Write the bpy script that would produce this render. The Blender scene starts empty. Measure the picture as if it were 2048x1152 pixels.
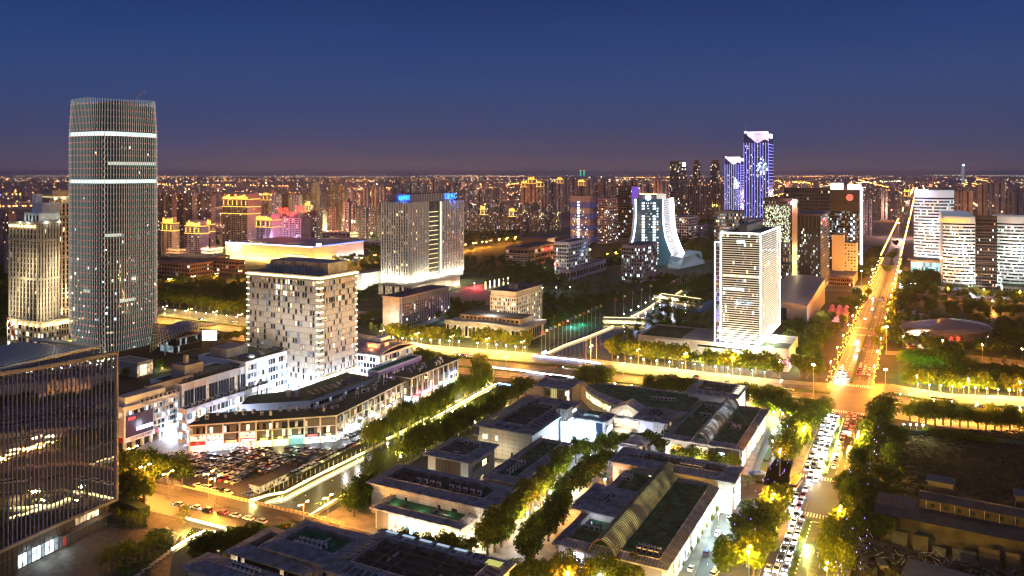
import bpy, math, random
import numpy as np
random.seed(7); R = random.random; U = random.uniform
SC = bpy.context.scene
COL = SC.collection
# ---------------------------------------------------------------- camera, sky, sun, exposure
F, CX, HY, HC = 1571.0, 1024.0, 348.0, 130.0      # focal length in photo pixels, centre, horizon row, eye height
cam = bpy.data.cameras.new('camera'); camo = bpy.data.objects.new('camera', cam); COL.objects.link(camo)
camo.location = (0, 0, HC); camo.rotation_euler = (math.pi/2, 0, 0)
cam.sensor_width = 36.0; cam.lens = 36.0*F/2048; cam.shift_y = -(576-HY)/2048
cam.clip_start = 1.0; cam.clip_end = 90000.0
SC.camera = camo
w = bpy.data.worlds.new('World'); SC.world = w; w.use_nodes = True
nt = w.node_tree; N = nt.nodes; L = nt.links; N.clear()
def lin(c): return tuple((v/12.92 if v <= .04045 else ((v+.055)/1.055)**2.4) for v in c)
def s255(r, g, b, a=1): return lin((r/255, g/255, b/255)) + (a,)
out = N.new('ShaderNodeOutputWorld'); bg = N.new('ShaderNodeBackground'); bg2 = N.new('ShaderNodeBackground')
add = N.new('ShaderNodeAddShader')
sky = N.new('ShaderNodeTexSky'); sky.sky_type = 'NISHITA'; sky.sun_disc = False
sky.sun_elevation = math.radians(-6); sky.sun_rotation = math.radians(200); sky.air_density = 1.5
tc = N.new('ShaderNodeTexCoord'); sep = N.new('ShaderNodeSeparateXYZ'); L.new(tc.outputs['Generated'], sep.inputs[0])
ramp = N.new('ShaderNodeValToRGB'); cn = N.new('ShaderNodeTexNoise'); cn.inputs['Scale'].default_value = 2.2; cn.inputs['Detail'].default_value = 4; mp = N.new('ShaderNodeMapping'); mp.inputs['Scale'].default_value = (1, 1, 6); L.new(tc.outputs['Generated'], mp.inputs[0]); L.new(mp.outputs[0], cn.inputs['Vector'])
ma = N.new('ShaderNodeMath'); ma.operation = 'MULTIPLY_ADD'; ma.inputs[1].default_value = .06; ma.inputs[2].default_value = -.03; L.new(cn.outputs[0], ma.inputs[0]); mb = N.new('ShaderNodeMath'); mb.operation = 'ADD'; L.new(sep.outputs['Z'], mb.inputs[0]); L.new(ma.outputs[0], mb.inputs[1]); L.new(mb.outputs[0], ramp.inputs[0])
er = ramp.color_ramp
stops = [(0.0, (82, 73, 92)), (0.022, (70, 69, 97)), (0.055, (57, 67, 107)), (0.11, (46, 68, 117)), (0.17, (35, 62, 116)), (0.24, (25, 49, 100)), (1.0, (16, 34, 80))]
er.elements[0].position = 0; er.elements[0].color = s255(*stops[0][1])
er.elements[1].position = 1; er.elements[1].color = s255(*stops[-1][1])
for p, c in stops[1:-1]:
    e = er.elements.new(p); e.color = s255(*c)
L.new(ramp.outputs[0], bg.inputs[0]); bg.inputs[1].default_value = 0.84
L.new(sky.outputs[0], bg2.inputs[0]); bg2.inputs[1].default_value = 0.1
L.new(bg.outputs[0], add.inputs[0]); L.new(bg2.outputs[0], add.inputs[1]); L.new(add.outputs[0], out.inputs[0])
sun = bpy.data.lights.new('dusk_glow', 'SUN'); sun.energy = 0.22; sun.angle = math.radians(60); sun.color = (.65, .75, 1)
suno = bpy.data.objects.new('dusk_glow', sun); COL.objects.link(suno); suno.rotation_euler = (math.radians(50), 0, math.radians(20))
SC.view_settings.view_transform = 'Standard'; SC.view_settings.look = 'None'
SC.view_settings.exposure = 0.3; SC.view_settings.gamma = 1.0; SC.view_settings.use_curve_mapping = False
SC.render.engine = 'CYCLES'
cy = SC.cycles
cy.use_denoising = True; cy.max_bounces = 5; cy.diffuse_bounces = 2; cy.glossy_bounces = 3; cy.transmission_bounces = 3
cy.transparent_max_bounces = 6; cy.volume_bounces = 1; cy.sample_clamp_indirect = 3.0; cy.sample_clamp_direct = 0; cy.caustics_reflective = False; cy.caustics_refractive = False
cy.use_light_tree = True; cy.pixel_filter_type = 'BLACKMAN_HARRIS'; cy.filter_width = 1.3
# ---------------------------------------------------------------- helpers: pixels of the photo -> metres
ANG = math.atan(816/F)                     # the street grid stands at this angle to the view
AX, AY = math.sin(ANG), math.cos(ANG)      # along the avenue, away
BX, BY = math.cos(ANG), -math.sin(ANG)     # along the boulevard, to the right
def G(x, y, h=0.0):
    Z = (HC-h)*F/(y-HY); return ((x-CX)/F*Z, Z)
def UV(x, y): return (x*BX+y*BY, x*AX+y*AY)
def XY(u, v): return (u*BX+v*AX, u*BY+v*AY)
def top_h(base_y, top_y):
    Z = HC*F/(base_y-HY); return HC-(top_y-HY)*Z/F
def fit(P, xl, xr, side=1):
    X, Y = P; kl = (xl-CX)/F; kr = (xr-CX)/F
    if side == 1:
        w_ = (X-kl*Y)/(BX-kl*BY); d_ = (kr*Y-X)/(AX-kr*AY)
    else:
        w_ = (kr*Y-X)/(BX-kr*BY); d_ = (kl*Y-X)/(AX-kl*AY)
    if not 0.5 < w_ < 420: w_ = 30.0
    if not 0.5 < d_ < 160: d_ = 30.0
    return w_, d_
ONES = ['', 'first', 'second', 'third', 'fourth', 'fifth', 'sixth', 'seventh', 'eighth', 'ninth', 'tenth', 'eleventh', 'twelfth', 'thirteenth', 'fourteenth',
        'fifteenth', 'sixteenth', 'seventeenth', 'eighteenth', 'nineteenth']
TENS = {2: ('twenty', 'twentieth'), 3: ('thirty', 'thirtieth'), 4: ('forty', 'fortieth'), 5: ('fifty', 'fiftieth'), 6: ('sixty', 'sixtieth'), 7: ('seventy', 'seventieth'), 8: ('eighty', 'eightieth'), 9: ('ninety', 'ninetieth')}
def ordn(n):
    if n < 20: return ONES[n]
    t, o = divmod(n, 10)
    return TENS[t][1] if o == 0 else TENS[t][0]+'-'+ONES[o]
# ---------------------------------------------------------------- materials
MATS = {}
def mat(name, col, rough=.6, emit=None, es=0.0, metal=0.0, noise=0.0, nscale=.3, spec=.4, coat=0.0, nee=True, bump=0.0, col2=None):
    if name in MATS: return MATS[name]
    m = bpy.data.materials.new(name); m.use_nodes = True; MATS[name] = m
    n = m.node_tree.nodes; l = m.node_tree.links; p = n['Principled BSDF']
    c = tuple(col)[:3]+(1,)
    p.inputs['Base Color'].default_value = c; p.inputs['Roughness'].default_value = rough
    p.inputs['Metallic'].default_value = metal; p.inputs['Specular IOR Level'].default_value = spec
    p.inputs['Coat Weight'].default_value = coat
    if emit is not None:
        p.inputs['Emission Color'].default_value = tuple(emit)[:3]+(1,); p.inputs['Emission Strength'].default_value = es
    if noise > 0 or bump > 0:
        t = n.new('ShaderNodeTexCoord'); z = n.new('ShaderNodeTexNoise'); z.inputs['Scale'].default_value = nscale; z.inputs['Detail'].default_value = 5
        l.new(t.outputs['Object'], z.inputs['Vector'])
        if noise > 0:
            r = n.new('ShaderNodeValToRGB'); l.new(z.outputs[0], r.inputs[0])
            a = col2 if col2 else tuple(v*(1-noise) for v in c[:3]); b = tuple(min(1, v*(1+noise)) for v in c[:3])
            r.color_ramp.elements[0].position = .35; r.color_ramp.elements[1].position = .65
            r.color_ramp.elements[0].color = tuple(a)[:3]+(1,); r.color_ramp.elements[1].color = tuple(b)+(1,)
            l.new(r.outputs[0], p.inputs['Base Color'])
        if bump > 0:
            bm = n.new('ShaderNodeBump'); bm.inputs['Strength'].default_value = bump; l.new(z.outputs[0], bm.inputs['Height']); l.new(bm.outputs[0], p.inputs['Normal'])
    if emit is not None and not nee:
        m.cycles.emission_sampling = 'NONE'
    return m
def glow(name, col, es, nee=True): return mat(name, (.02, .02, .02), .5, emit=col, es=es, nee=nee)
def glass(name, col=(.012, .016, .024), rough=.06, spec=.9, es=None, ec=None):
    return mat(name, col, rough, spec=spec, emit=ec, es=es or 0, nee=False)
SOD, AMB, WHT, COOL = (1, .33, .03), (1, .38, .045), (1, .86, .26), (.72, .86, 1)
W_DARK = glass('window_dark_glass'); W_BLUE = glass('window_blue_glass', (.02, .035, .06))
W_BRZ = mat('bronze_dim_glass', (.05, .035, .025), .2, emit=(1, .55, .25), es=.09, nee=False)
W_WARM = glow('window_lit_warm', (1, .78, .45), 2.2, False); W_COOL = glow('window_lit_cool', (.78, .92, 1), 2.2, False)
W_DIM = glow('window_lit_dim', (1, .72, .42), .55, False); W_DIMC = glow('window_lit_dim_cool', (.55, .75, .9), .35, False)
for m_ in (W_WARM, W_COOL, W_DIM, W_DIMC):                      # rooms differ: noise in place and a blind-like band
    n_, l_ = m_.node_tree.nodes, m_.node_tree.links; p_ = n_['Principled BSDF']; g_ = n_.new('ShaderNodeNewGeometry'); z_ = n_.new('ShaderNodeTexNoise'); z_.inputs['Scale'].default_value = .55; z_.inputs['Detail'].default_value = 6
    r_ = n_.new('ShaderNodeMapRange'); r_.inputs[1].default_value = .32; r_.inputs[2].default_value = .68; r_.inputs[3].default_value = .12*p_.inputs['Emission Strength'].default_value; r_.inputs[4].default_value = 1.7*p_.inputs['Emission Strength'].default_value
    l_.new(g_.outputs['Position'], z_.inputs['Vector']); l_.new(z_.outputs[0], r_.inputs[0]); l_.new(r_.outputs[0], p_.inputs['Emission Strength'])
W_ORG = glow('window_lit_orange', (1, .5, .2), 1.4, False)
CONC = mat('pale_stone', (.42, .38, .32), .7, noise=.18, nscale=.15)
BEIGE = mat('beige_stone', (.46, .40, .30), .7, noise=.2, nscale=.2)
WHITE = mat('white_render', (.72, .72, .72), .6, noise=.1, nscale=.1)
LILAC = mat('lilac_render', (.38, .30, .40), .8, noise=.2, nscale=.1)
BROWN = mat('brown_render', (.24, .15, .12), .8, noise=.25, nscale=.1)
GREYB = mat('grey_cladding', (.18, .18, .2), .5, noise=.2, nscale=.1)
DARKC = mat('dark_cladding', (.05, .045, .05), .45, noise=.3, nscale=.2)
ROOFD = mat('dark_roof_felt', (.07, .07, .08), .9, noise=.5, nscale=.12)
ROOFG = mat('green_roof_turf', (.014, .10, .045), 1, noise=.6, nscale=.35)
ROOFM = mat('moss_roof', (.025, .035, .015), 1, noise=.9, nscale=.08, col2=(.07, .055, .035))
TILE = mat('slate_roof_tile', (.31, .30, .31), .55, noise=.42, nscale=.35)
TILED = mat('slate_roof_rib', (.10, .10, .12), .6)
BEAM = mat('timber_brown_beam', (.10, .075, .06), .7)
STEEL = mat('light_steel', (.5, .5, .5), .4, metal=.3)
LOUVER = mat('brown_louvre', (.11, .075, .055), .6, noise=.3, nscale=.6)
DSTEEL = mat('dark_steel', (.06, .06, .07), .45, metal=.3)
ACW = mat('ac_casing', (.55, .55, .54), .5); ACF = mat('ac_fan_grille', (.05, .05, .05), .6)
# ---------------------------------------------------------------- mesh builder
class MB:
    def __init__(s): s.v = []; s.f = []; s.m = []; s.mats = []
    def mi(s, m):
        if m not in s.mats: s.mats.append(m)
        return s.mats.index(m)
    def add(s, vs, fs, m):
        k = len(s.v); s.v.extend(vs); i = s.mi(m)
        for f in fs: s.f.append(tuple(a+k for a in f)); s.m.append(i)
    def box(s, x0, x1, y0, y1, z0, z1, m, mtop=None):
        k = len(s.v)
        s.v.extend([(x0, y0, z0), (x1, y0, z0), (x1, y1, z0), (x0, y1, z0), (x0, y0, z1), (x1, y0, z1), (x1, y1, z1), (x0, y1, z1)])
        i = s.mi(m); j = s.mi(mtop) if mtop else i
        for n, f in enumerate([(0, 3, 2, 1), (4, 5, 6, 7), (0, 1, 5, 4), (1, 2, 6, 5), (2, 3, 7, 6), (3, 0, 4, 7)]):
            s.f.append(tuple(a+k for a in f)); s.m.append(j if n == 1 else i)
    def rbox(s, cx, cy, cz, sx, sy, sz, rot, m):
        c, q = math.cos(rot), math.sin(rot); vs = []
        for z in (-.5, .5):
            for x, y in ((-.5, -.5), (.5, -.5), (.5, .5), (-.5, .5)):
                X, Y = x*sx, y*sy; vs.append((cx+X*c-Y*q, cy+X*q+Y*c, cz+z*sz))
        s.add(vs, [(0, 3, 2, 1), (4, 5, 6, 7), (0, 1, 5, 4), (1, 2, 6, 5), (2, 3, 7, 6), (3, 0, 4, 7)], m)
    def seg(s, a, b, t, m, t2=None):                       # a bar from a to b
        a = np.array(a, float); b = np.array(b, float); d = b-a; ln = np.linalg.norm(d)
        if ln < 1e-6: return
        d /= ln; up = np.array((0, 0, 1.)) if abs(d[2]) < .95 else np.array((1., 0, 0))
        e = np.cross(d, up); e /= np.linalg.norm(e); g = np.cross(e, d); r2 = t if t2 is None else t2
        vs = []
        for p, r in ((a, t), (b, r2)):
            for q, h in ((-1, -1), (1, -1), (1, 1), (-1, 1)): vs.append(tuple(p+e*q*r/2+g*h*r/2))
        s.add(vs, [(0, 3, 2, 1), (4, 5, 6, 7), (0, 1, 5, 4), (1, 2, 6, 5), (2, 3, 7, 6), (3, 0, 4, 7)], m)
    def prism(s, pts, z0, z1, m, mtop=None):
        n = len(pts)
        ar = sum(pts[i][0]*pts[(i+1) % n][1]-pts[(i+1) % n][0]*pts[i][1] for i in range(n))
        if ar < 0: pts = pts[::-1]
        k = len(s.v); i = s.mi(m); j = s.mi(mtop) if mtop else i
        s.v.extend([(p[0], p[1], z0) for p in pts]); s.v.extend([(p[0], p[1], z1) for p in pts])
        for a in range(n):
            b = (a+1) % n; s.f.append((k+a, k+b, k+n+b, k+n+a)); s.m.append(i)
        s.f.append(tuple(k+n+a for a in range(n))); s.m.append(j)
        s.f.append(tuple(k+a for a in range(n-1, -1, -1))); s.m.append(i)
    def cyl(s, cx, cy, z0, z1, r, m, n=10, r2=None):
        r2 = r if r2 is None else r2; k = len(s.v); i = s.mi(m)
        for z, q in ((z0, r), (z1, r2)):
            for a in range(n): t = 2*math.pi*a/n; s.v.append((cx+q*math.cos(t), cy+q*math.sin(t), z))
        for a in range(n):
            b = (a+1) % n; s.f.append((k+a, k+b, k+n+b, k+n+a)); s.m.append(i)
        s.f.append(tuple(k+n+a for a in range(n))); s.m.append(i); s.f.append(tuple(k+a for a in range(n-1, -1, -1))); s.m.append(i)
    def ball(s, c, r, m, n=8, sz=1):
        vs = []; fs = []
        for a in range(1, 4):
            t = math.pi*a/4
            for b in range(n): p = 2*math.pi*b/n; vs.append((c[0]+r*math.sin(t)*math.cos(p), c[1]+r*math.sin(t)*math.sin(p), c[2]+r*sz*math.cos(t)))
        vs += [(c[0], c[1], c[2]+r*sz), (c[0], c[1], c[2]-r*sz)]; T, Bq = 3*n, 3*n+1
        for b in range(n):
            d = (b+1) % n; fs += [(T, b, d), (b, n+b, n+d, d), (n+b, 2*n+b, 2*n+d, n+d), (2*n+b, Bq, 2*n+d)]
        s.add(vs, fs, m)
    def mesh(s, name='mesh'):
        me = bpy.data.meshes.new(name); me.from_pydata(s.v, [], s.f)
        for m in s.mats: me.materials.append(m)
        if len(s.mats) > 1: me.polygons.foreach_set('material_index', s.m)
        me.update(); return me
    def build(s, name, parent=None, kind=None, label=None):
        if not s.v: return None
        return link(name, s.mesh(name), parent, kind, label)
def link(name, me, parent=None, kind=None, label=None):
    o = bpy.data.objects.new(name, me); COL.objects.link(o)
    if parent is not None: o.parent = parent
    if kind: o['kind'] = kind
    if label: o['label'] = label
    return o
def tag(o, label, cat, group=None):
    o['label'] = label; o['category'] = cat
    if group: o['group'] = group
    return o
def thing(name, label, cat, loc=(0, 0, 0), rz=0.0, group=None):
    o = bpy.data.objects.new(name, None); COL.objects.link(o); o.location = loc; o.rotation_euler = (0, 0, rz); o.empty_display_size = .5
    return tag(o, label, cat, group)
UNIT = {}
def inst(root, name, m, c, s, rot=0.0, tilt=None):
    k = m.name
    if k not in UNIT:
        b = MB(); b.box(-.5, .5, -.5, .5, -.5, .5, m); UNIT[k] = b.mesh('unit_'+k)
    o = bpy.data.objects.new(name, UNIT[k]); COL.objects.link(o); o.parent = root
    o.location = c; o.scale = s; o.rotation_euler = (tilt[0] if tilt else 0, tilt[1] if tilt else 0, rot)
    return o
LK = {'warm': 1.15, 'cool': .8}
def boost(col): return LK['warm'] if col[2] < col[0]*.75 else LK['cool']
def lamp(root, loc, col, power, r=.25, spot=None, rot=None):
    power = power*boost(col)
    ld = bpy.data.lights.new('bulb', 'SPOT' if spot else 'POINT'); ld.energy = power; ld.color = col; ld.shadow_soft_size = r
    if spot: ld.spot_size = spot; ld.spot_blend = .6
    o = bpy.data.objects.new('bulb', ld); COL.objects.link(o); o.location = loc; o.parent = root
    if rot: o.rotation_euler = rot
    return o
LIGHTD = {}
def lampd(root, loc, key, col, power, r=.25):                     # shared light data
    if key not in LIGHTD:
        ld = bpy.data.lights.new('bulb', 'POINT'); ld.energy = power*(7.5 if col[2] < col[0]*.12 else 13 if col[2] < col[0]*.45 else 2.2 if col[2] < col[0]*.8 else 1.2); ld.color = col; ld.shadow_soft_size = r; LIGHTD[key] = ld
    o = bpy.data.objects.new('bulb', LIGHTD[key]); COL.objects.link(o); o.location = loc; o.parent = root; return o
def copy_tree(o, parent=None):
    c = o.copy(); COL.objects.link(c)
    if parent is not None: c.parent = parent
    for ch in KIDS.get(o.name) or list(o.children): copy_tree(ch, c)
    return c
KIDS = {}
def text(root, s, loc, size, m, face='f', ext=.15, align='CENTER', name='lettering', sp=1.0, shear=0):
    cu = bpy.data.curves.new(name, 'FONT'); cu.body = s; cu.size = size; cu.extrude = ext; cu.align_x = align; cu.align_y = 'CENTER'
    cu.space_character = sp; cu.shear = shear; cu.resolution_u = 2; cu.materials.append(m)
    o = bpy.data.objects.new(name, cu); COL.objects.link(o); o.parent = root; o.location = loc
    rz = {'f': 0, 'r': math.pi/2, 'l': -math.pi/2}.get(face, face)
    o.rotation_euler = (math.pi/2, 0, rz); return o
# ---------------------------------------------------------------- building class (local x along the boulevard, local y along the avenue)
class Bld:
    def __init__(s, name, label, cat, P, w_, d_, h, side=1, group=None, rot=None):
        s.P = P; s.w = w_; s.d = d_; s.h = h; s.side = side
        s.x0, s.x1 = (-w_, 0) if side == 1 else (0, w_)
        s.y0, s.y1 = 0, d_
        s.root = thing(name, label, cat, (P[0], P[1], 0), -ANG if rot is None else rot, group)
    def part(s, name, mb, kind=None, label=None): return mb.build(name, s.root, kind, label)
    def body(s, m, mtop=None, z0=0, z1=None, ins=0, name='wall'):
        b = MB(); b.box(s.x0+ins, s.x1-ins, s.y0+ins, s.y1-ins, z0, s.h if z1 is None else z1, m, mtop or ROOFD); return s.part(name, b)
    def parapet(s, m, t=.5, hh=1.2, z=None, o=.05, name='parapet'):
        z = s.h if z is None else z; b = MB(); a, c, e, g = s.x0-o, s.x1+o, s.y0-o, s.y1+o
        b.box(a, c, e, e+t, z-.3, z+hh, m); b.box(a, c, g-t, g, z-.3, z+hh, m); b.box(a, a+t, e+t, g-t, z-.3, z+hh, m); b.box(c-t, c, e+t, g-t, z-.3, z+hh, m)
        return s.part(name, b)
    def rects(s, face, z0, z1, nx, nz, fw=.6, fh=.5, a=0.0, b_=0.0, off=.02):
        """window rectangles; face f (towards the viewer) or s (the visible side)"""
        res = []
        if face == 'f': p0, p1 = s.x0+a, s.x1-b_
        else: p0, p1 = s.y0+a, s.y1-b_
        bw = (p1-p0)/nx; bh = (z1-z0)/nz
        for j in range(nz):
            for i in range(nx):
                t = p0+(i+.5)*bw; z = z0+(j+.5)*bh
                if face == 'f': res.append((t, s.y0-off, z, bw*fw, bh*fh, 0.0, i, j))
                else: res.append((s.x1+off if s.side == 1 else s.x0-off, t, z, bw*fw, bh*fh, math.pi/2, i, j))
        return res
    def panes(s, rects, pick, limit=0, name='window', th=.2, jit=0):
        rest = MB(); n = 0
        for r in rects:
            m = pick(r)
            if m is None: continue
            if n < limit:
                inst(s.root, name, m, (r[0], r[1], r[2]), (r[3], th, r[4]), r[5]+(U(-jit, jit) if jit else 0)); n += 1
            else: rest.rbox(r[0], r[1], r[2], r[3], th, r[4], r[5], m)
        s.part(name, rest, 'stuff')
def picker(*mw):
    ms = [m for m, w_ in mw]; ws = [w_ for m, w_ in mw]
    return lambda r: random.choices(ms, ws)[0]
NIGHT = picker((W_DARK, 86), (W_WARM, 3), (W_COOL, 3), (W_DIM, 5), (W_DIMC, 3))
OFFICE = picker((W_DARK, 86), (W_WARM, 2), (W_COOL, 3), (W_DIM, 3), (W_DIMC, 6))
def corner_bld(name, label, cat, px, base_y, top_y, xl, xr, side=1, group=None):
    P = G(px, base_y); h = top_h(base_y, top_y); w_, d_ = fit(P, xl, xr, side)
    return Bld(name, label, cat, P, w_, d_, h, side, group)
def roof_bld(name, label, cat, px, py, h, xl, xr, side=1, group=None):
    P = G(px, py, h); w_, d_ = fit(P, xl, xr, side)
    return Bld(name, label, cat, P, w_, d_, h, side, group)
# ---------------------------------------------------------------- ground, roads, water
ASPH = mat('asphalt', (.05, .047, .046), .55, noise=.35, nscale=.06, bump=.05)
PAVE = mat('pavement_slabs', (.17, .16, .145), .75, noise=.3, nscale=.25)
PAVEL = mat('plaza_slabs', (.38, .37, .35), .6, noise=.2, nscale=.2)
EARTH = mat('dark_earth', (.010, .010, .008), 1, noise=.7, nscale=.05)
FARL = mat('far_land', (.12, .09, .09), 1, noise=.6, nscale=.004)
LAWN = mat('lawn', (.03, .055, .018), 1, noise=.5, nscale=.15)
KERB = mat('kerb_stone', (.35, .33, .3), .8)
PAINT = mat('road_paint', (.75, .73, .68), .6, noise=.25, nscale=2)
PAINTY = mat('yellow_paint', (.7, .45, .08), .6)
WATER = mat('canal_water', (.075, .09, .02), .12, spec=.8, bump=.35, nscale=.9)
b = MB(); n = 24; Rr = 70000
b.v = [(-30000, -400, 0), (30000, -400, 0), (30000, 52000, 0), (-30000, 52000, 0)]; b.f = [(0, 1, 2, 3)]; b.m = [0]; b.mats = [FARL]
b.build('ground', kind='structure')
ZS = [0.03]
def sheet(name, pts, m, z=None, px=True, kind='structure', h=0):
    if z is None: ZS[0] += .006; z = ZS[0]
    q = [G(*p) for p in pts] if px else pts
    ar = sum(q[i][0]*q[(i+1) % len(q)][1]-q[(i+1) % len(q)][0]*q[i][1] for i in range(len(q)))
    if ar < 0: q = q[::-1]
    b = MB(); b.mats = [m]; b.v = [(p[0], p[1], z) for p in q]; b.f = [tuple(range(len(q)))]; b.m = [0]
    return b.build(name, kind=kind)
def rect_uv(u0, u1, v0, v1): return [XY(u0, v0), XY(u1, v0), XY(u1, v1), XY(u0, v1)]
sheet('ground_earth', rect_uv(-1500, 900, -100, 1400), EARTH, px=False)
sheet('parkland', [(300, 500), (760, 495), (1450, 480), (1480, 560), (1440, 640), (1200, 715), (780, 670), (300, 612)], mat('park_grass', (.012, .028, .008), 1, noise=.6, nscale=.05))
sheet('parkland', [(1775, 600), (2300, 610), (2400, 790), (1800, 770)], MATS['park_grass'])
sheet('campus_pavement', [(700, 1400), (1500, 1400), (1660, 830), (1600, 800), (1040, 772), (520, 1090)], PAVE)
sheet('park_lawn', [(745, 640), (860, 560), (1420, 545), (1450, 640), (1200, 720), (800, 680)], LAWN)
sheet('riverside_path', [(-400, 1400), (-100, 985), (228, 985), (500, 1070), (380, 1152), (330, 1400)], mat('dark_slabs', (.07, .06, .05), .7, noise=.4, nscale=.5))
sheet('planting_bed', [(232, 1130), (300, 1090), (340, 1100), (270, 1150), (240, 1200)], LAWN)
sheet('planting_bed', [(235, 1035), (285, 1045), (280, 1055), (232, 1045)], LAWN)
sheet('retail_plaza', [(228, 930), (330, 860), (800, 745), (905, 760), (900, 800), (700, 885), (500, 1000), (228, 960)], PAVEL)
sheet('car_park', [(300, 930), (372, 908), (560, 892), (690, 880), (735, 868), (500, 1002), (372, 972)], ASPH)
sheet('retail_street', [(700, 885), (675, 882), (810, 812), (915, 776), (960, 770), (960, 790), (880, 812)], ASPH)
# water
sheet('canal_water', [(520, 1008), (600, 975), (742, 903), (900, 812), (985, 768), (1045, 775), (1000, 815), (812, 935), (640, 1038)], WATER)
sheet('canal_far', [(1078, 707), (1392, 572), (1440, 572), (1432, 608), (1330, 668), (1206, 730)], WATER)
sheet('pond_water', [(300, 1400), (345, 1112), (385, 1055), (500, 1075), (560, 1100), (480, 1400)], WATER)
# plaza of the twin tower
sheet('civic_plaza', [(880, 590), (960, 568), (1010, 575), (1000, 612), (900, 605)], PAVE)
# boulevard as a bent strip: (x, y far edge, y near edge)
bl = [(-60, 573, 600), (320, 622, 660), (600, 655, 697), (860, 697, 742), (1100, 716, 763), (1320, 741, 790), (1540, 765, 806), (1660, 774, 818)]
br = [(1780, 774, 822), (1900, 794, 842), (2048, 800, 856), (2300, 812, 876)]
allb = bl+br
sheet('boulevard', [(x, y0) for x, y0, y1 in allb]+[(x, y1) for x, y0, y1 in reversed(allb)], ASPH)
def strip(name, pts, wid, m, z0, z1, kind='structure'):
    b = MB()
    for (a, c) in zip(pts, pts[1:]):
        p, q = G(*a), G(*c); dx, dy = q[0]-p[0], q[1]-p[1]; ln = math.hypot(dx, dy); 
        b.rbox((p[0]+q[0])/2, (p[1]+q[1])/2, (z0+z1)/2, ln, wid, z1-z0, math.atan2(dy, dx), m)
    return b.build(name, kind=kind)
HEDM = mat('hedge_leaf', (.03, .06, .012), .9, noise=.6, nscale=1.5)
def lerp(a, b_, t): return a+(b_-a)*t
for k, t in enumerate((.0, .3, .7, 1.0)):
    for part_ in (bl, br):
        pts = [(x, lerp(y0, y1, t)) for x, y0, y1 in part_]
        strip('kerb' if t in (0., 1.) else 'median', pts, .35 if t in (0., 1.) else 3.0, KERB if t in (0., 1.) else HEDM, .0, .16 if t in (0., 1.) else .9)
sheet('pavement', [(x, y0-7) for x, y0, y1 in bl]+[(x, y0-.5) for x, y0, y1 in reversed(bl)], PAVE)
sheet('pavement', [(x, y0-6) for x, y0, y1 in br]+[(x, y0-.5) for x, y0, y1 in reversed(br)], PAVE)
sheet('pavement', [(x, y1+10) for x, y0, y1 in bl[4:7]]+[(x, y1+.5) for x, y0, y1 in reversed(bl[4:7])], PAVE)
sheet('pavement', [(x, y1+14) for x, y0, y1 in br]+[(x, y1+.5) for x, y0, y1 in reversed(br)], PAVE)
# dashed lane paint of the boulevard, one object
b = MB()
for part_ in (bl, br):
    for t in (.1, .2, .4, .5, .6, .8, .9):
        for (x0, a0, a1), (x1, c0, c1) in zip(part_, part_[1:]):
            p = G(x0, lerp(a0, a1, t)); q = G(x1, lerp(c0, c1, t)); ln = math.hypot(q[0]-p[0], q[1]-p[1]); r = math.atan2(q[1]-p[1], q[0]-p[0])
            for i in range(int(ln/9)):
                f = (i+.5)*9/ln; b.rbox(lerp(p[0], q[0], f), lerp(p[1], q[1], f), .2, 4, .16, .02, r, PAINT)
b.build('road_marking', kind='structure')
# avenue along the grid
AU0, AU1 = -46.0, -27.0
sheet('avenue', rect_uv(AU0, AU1, 100, 459), ASPH, px=False)
sheet('avenue_far', rect_uv(-49, -26.5, 500, 3600), ASPH, px=False)
sheet('crossing_asphalt', [(1600, 776), (1660, 768), (1775, 768), (1830, 786), (1810, 824), (1740, 832), (1630, 832), (1585, 806)], ASPH)
sheet('side_street', [(1645, 925), (1605, 940), (1588, 951), (1565, 959), (1535, 966), (1500, 968), (1470, 985), (1500, 1040), (1545, 1030), (1640, 1030)], ASPH)
strip_k = [(1605, 940), (1588, 951), (1565, 959), (1535, 966), (1500, 968)]
# bridge street at lower left
sheet('bridge_street', [(150, 925), (232, 943), (420, 988), (640, 1040), (760, 1072), (900, 1120), (760, 1160), (600, 1090), (420, 1050), (300, 1022), (150, 985)], ASPH)
for pts in ([(232, 942), (420, 987), (640, 1039), (760, 1071)], [(300, 1023), (420, 1051), (600, 1092)]):
    strip('kerb', pts, .3, KERB, 0, .25)
def box_uv(b, u0, u1, v0, v1, z0, z1, m):
    c = XY((u0+u1)/2, (v0+v1)/2); b.rbox(c[0], c[1], (z0+z1)/2, u1-u0, v1-v0, z1-z0, -ANG, m)
for nm, u0, u1, v0, v1, m, z in [('kerb', AU0-.4, AU0, 100, 312, KERB, .14), ('kerb', AU0-.4, AU0, 368, 455, KERB, .14), ('kerb', AU1, AU1+.4, 100, 455, KERB, .14),
        ('median', -37.6, -35.8, 100, 312, HEDM, .9), ('median', -37.6, -35.8, 362, 448, HEDM, .9), ('median', -38.8, -37.2, 530, 690, HEDM, .8), ('median', -38.8, -37.2, 720, 1500, HEDM, .8),
        ('kerb', -49.4, -49, 520, 1500, KERB, .14), ('kerb', -26.5, -26.1, 520, 1500, KERB, .14)]:
    b = MB(); box_uv(b, u0, u1, v0, v1, 0.0, z, m); b.build(nm, kind='structure')
sheet('avenue_pavement', rect_uv(-54, -46.4, 100, 312), PAVE, px=False)
sheet('avenue_pavement', rect_uv(-26.6, -20, 100, 452), PAVE, px=False)
b = MB()
for u in (-43, -40.4, -32.3, -29.6):
    for v in np.arange(105, 450, 9):
        if 316 < v < 362: continue
        box_uv(b, u-.08, u+.08, v, v+4, .18, .2, PAINT)
for u in (-45.2, -42, -34, -31, -28.4):
    for v in np.arange(525, 1500, 10):
        if 690 < v < 720: continue
        box_uv(b, u-.1, u+.1, v, v+4.5, .18, .2, PAINT)
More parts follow.
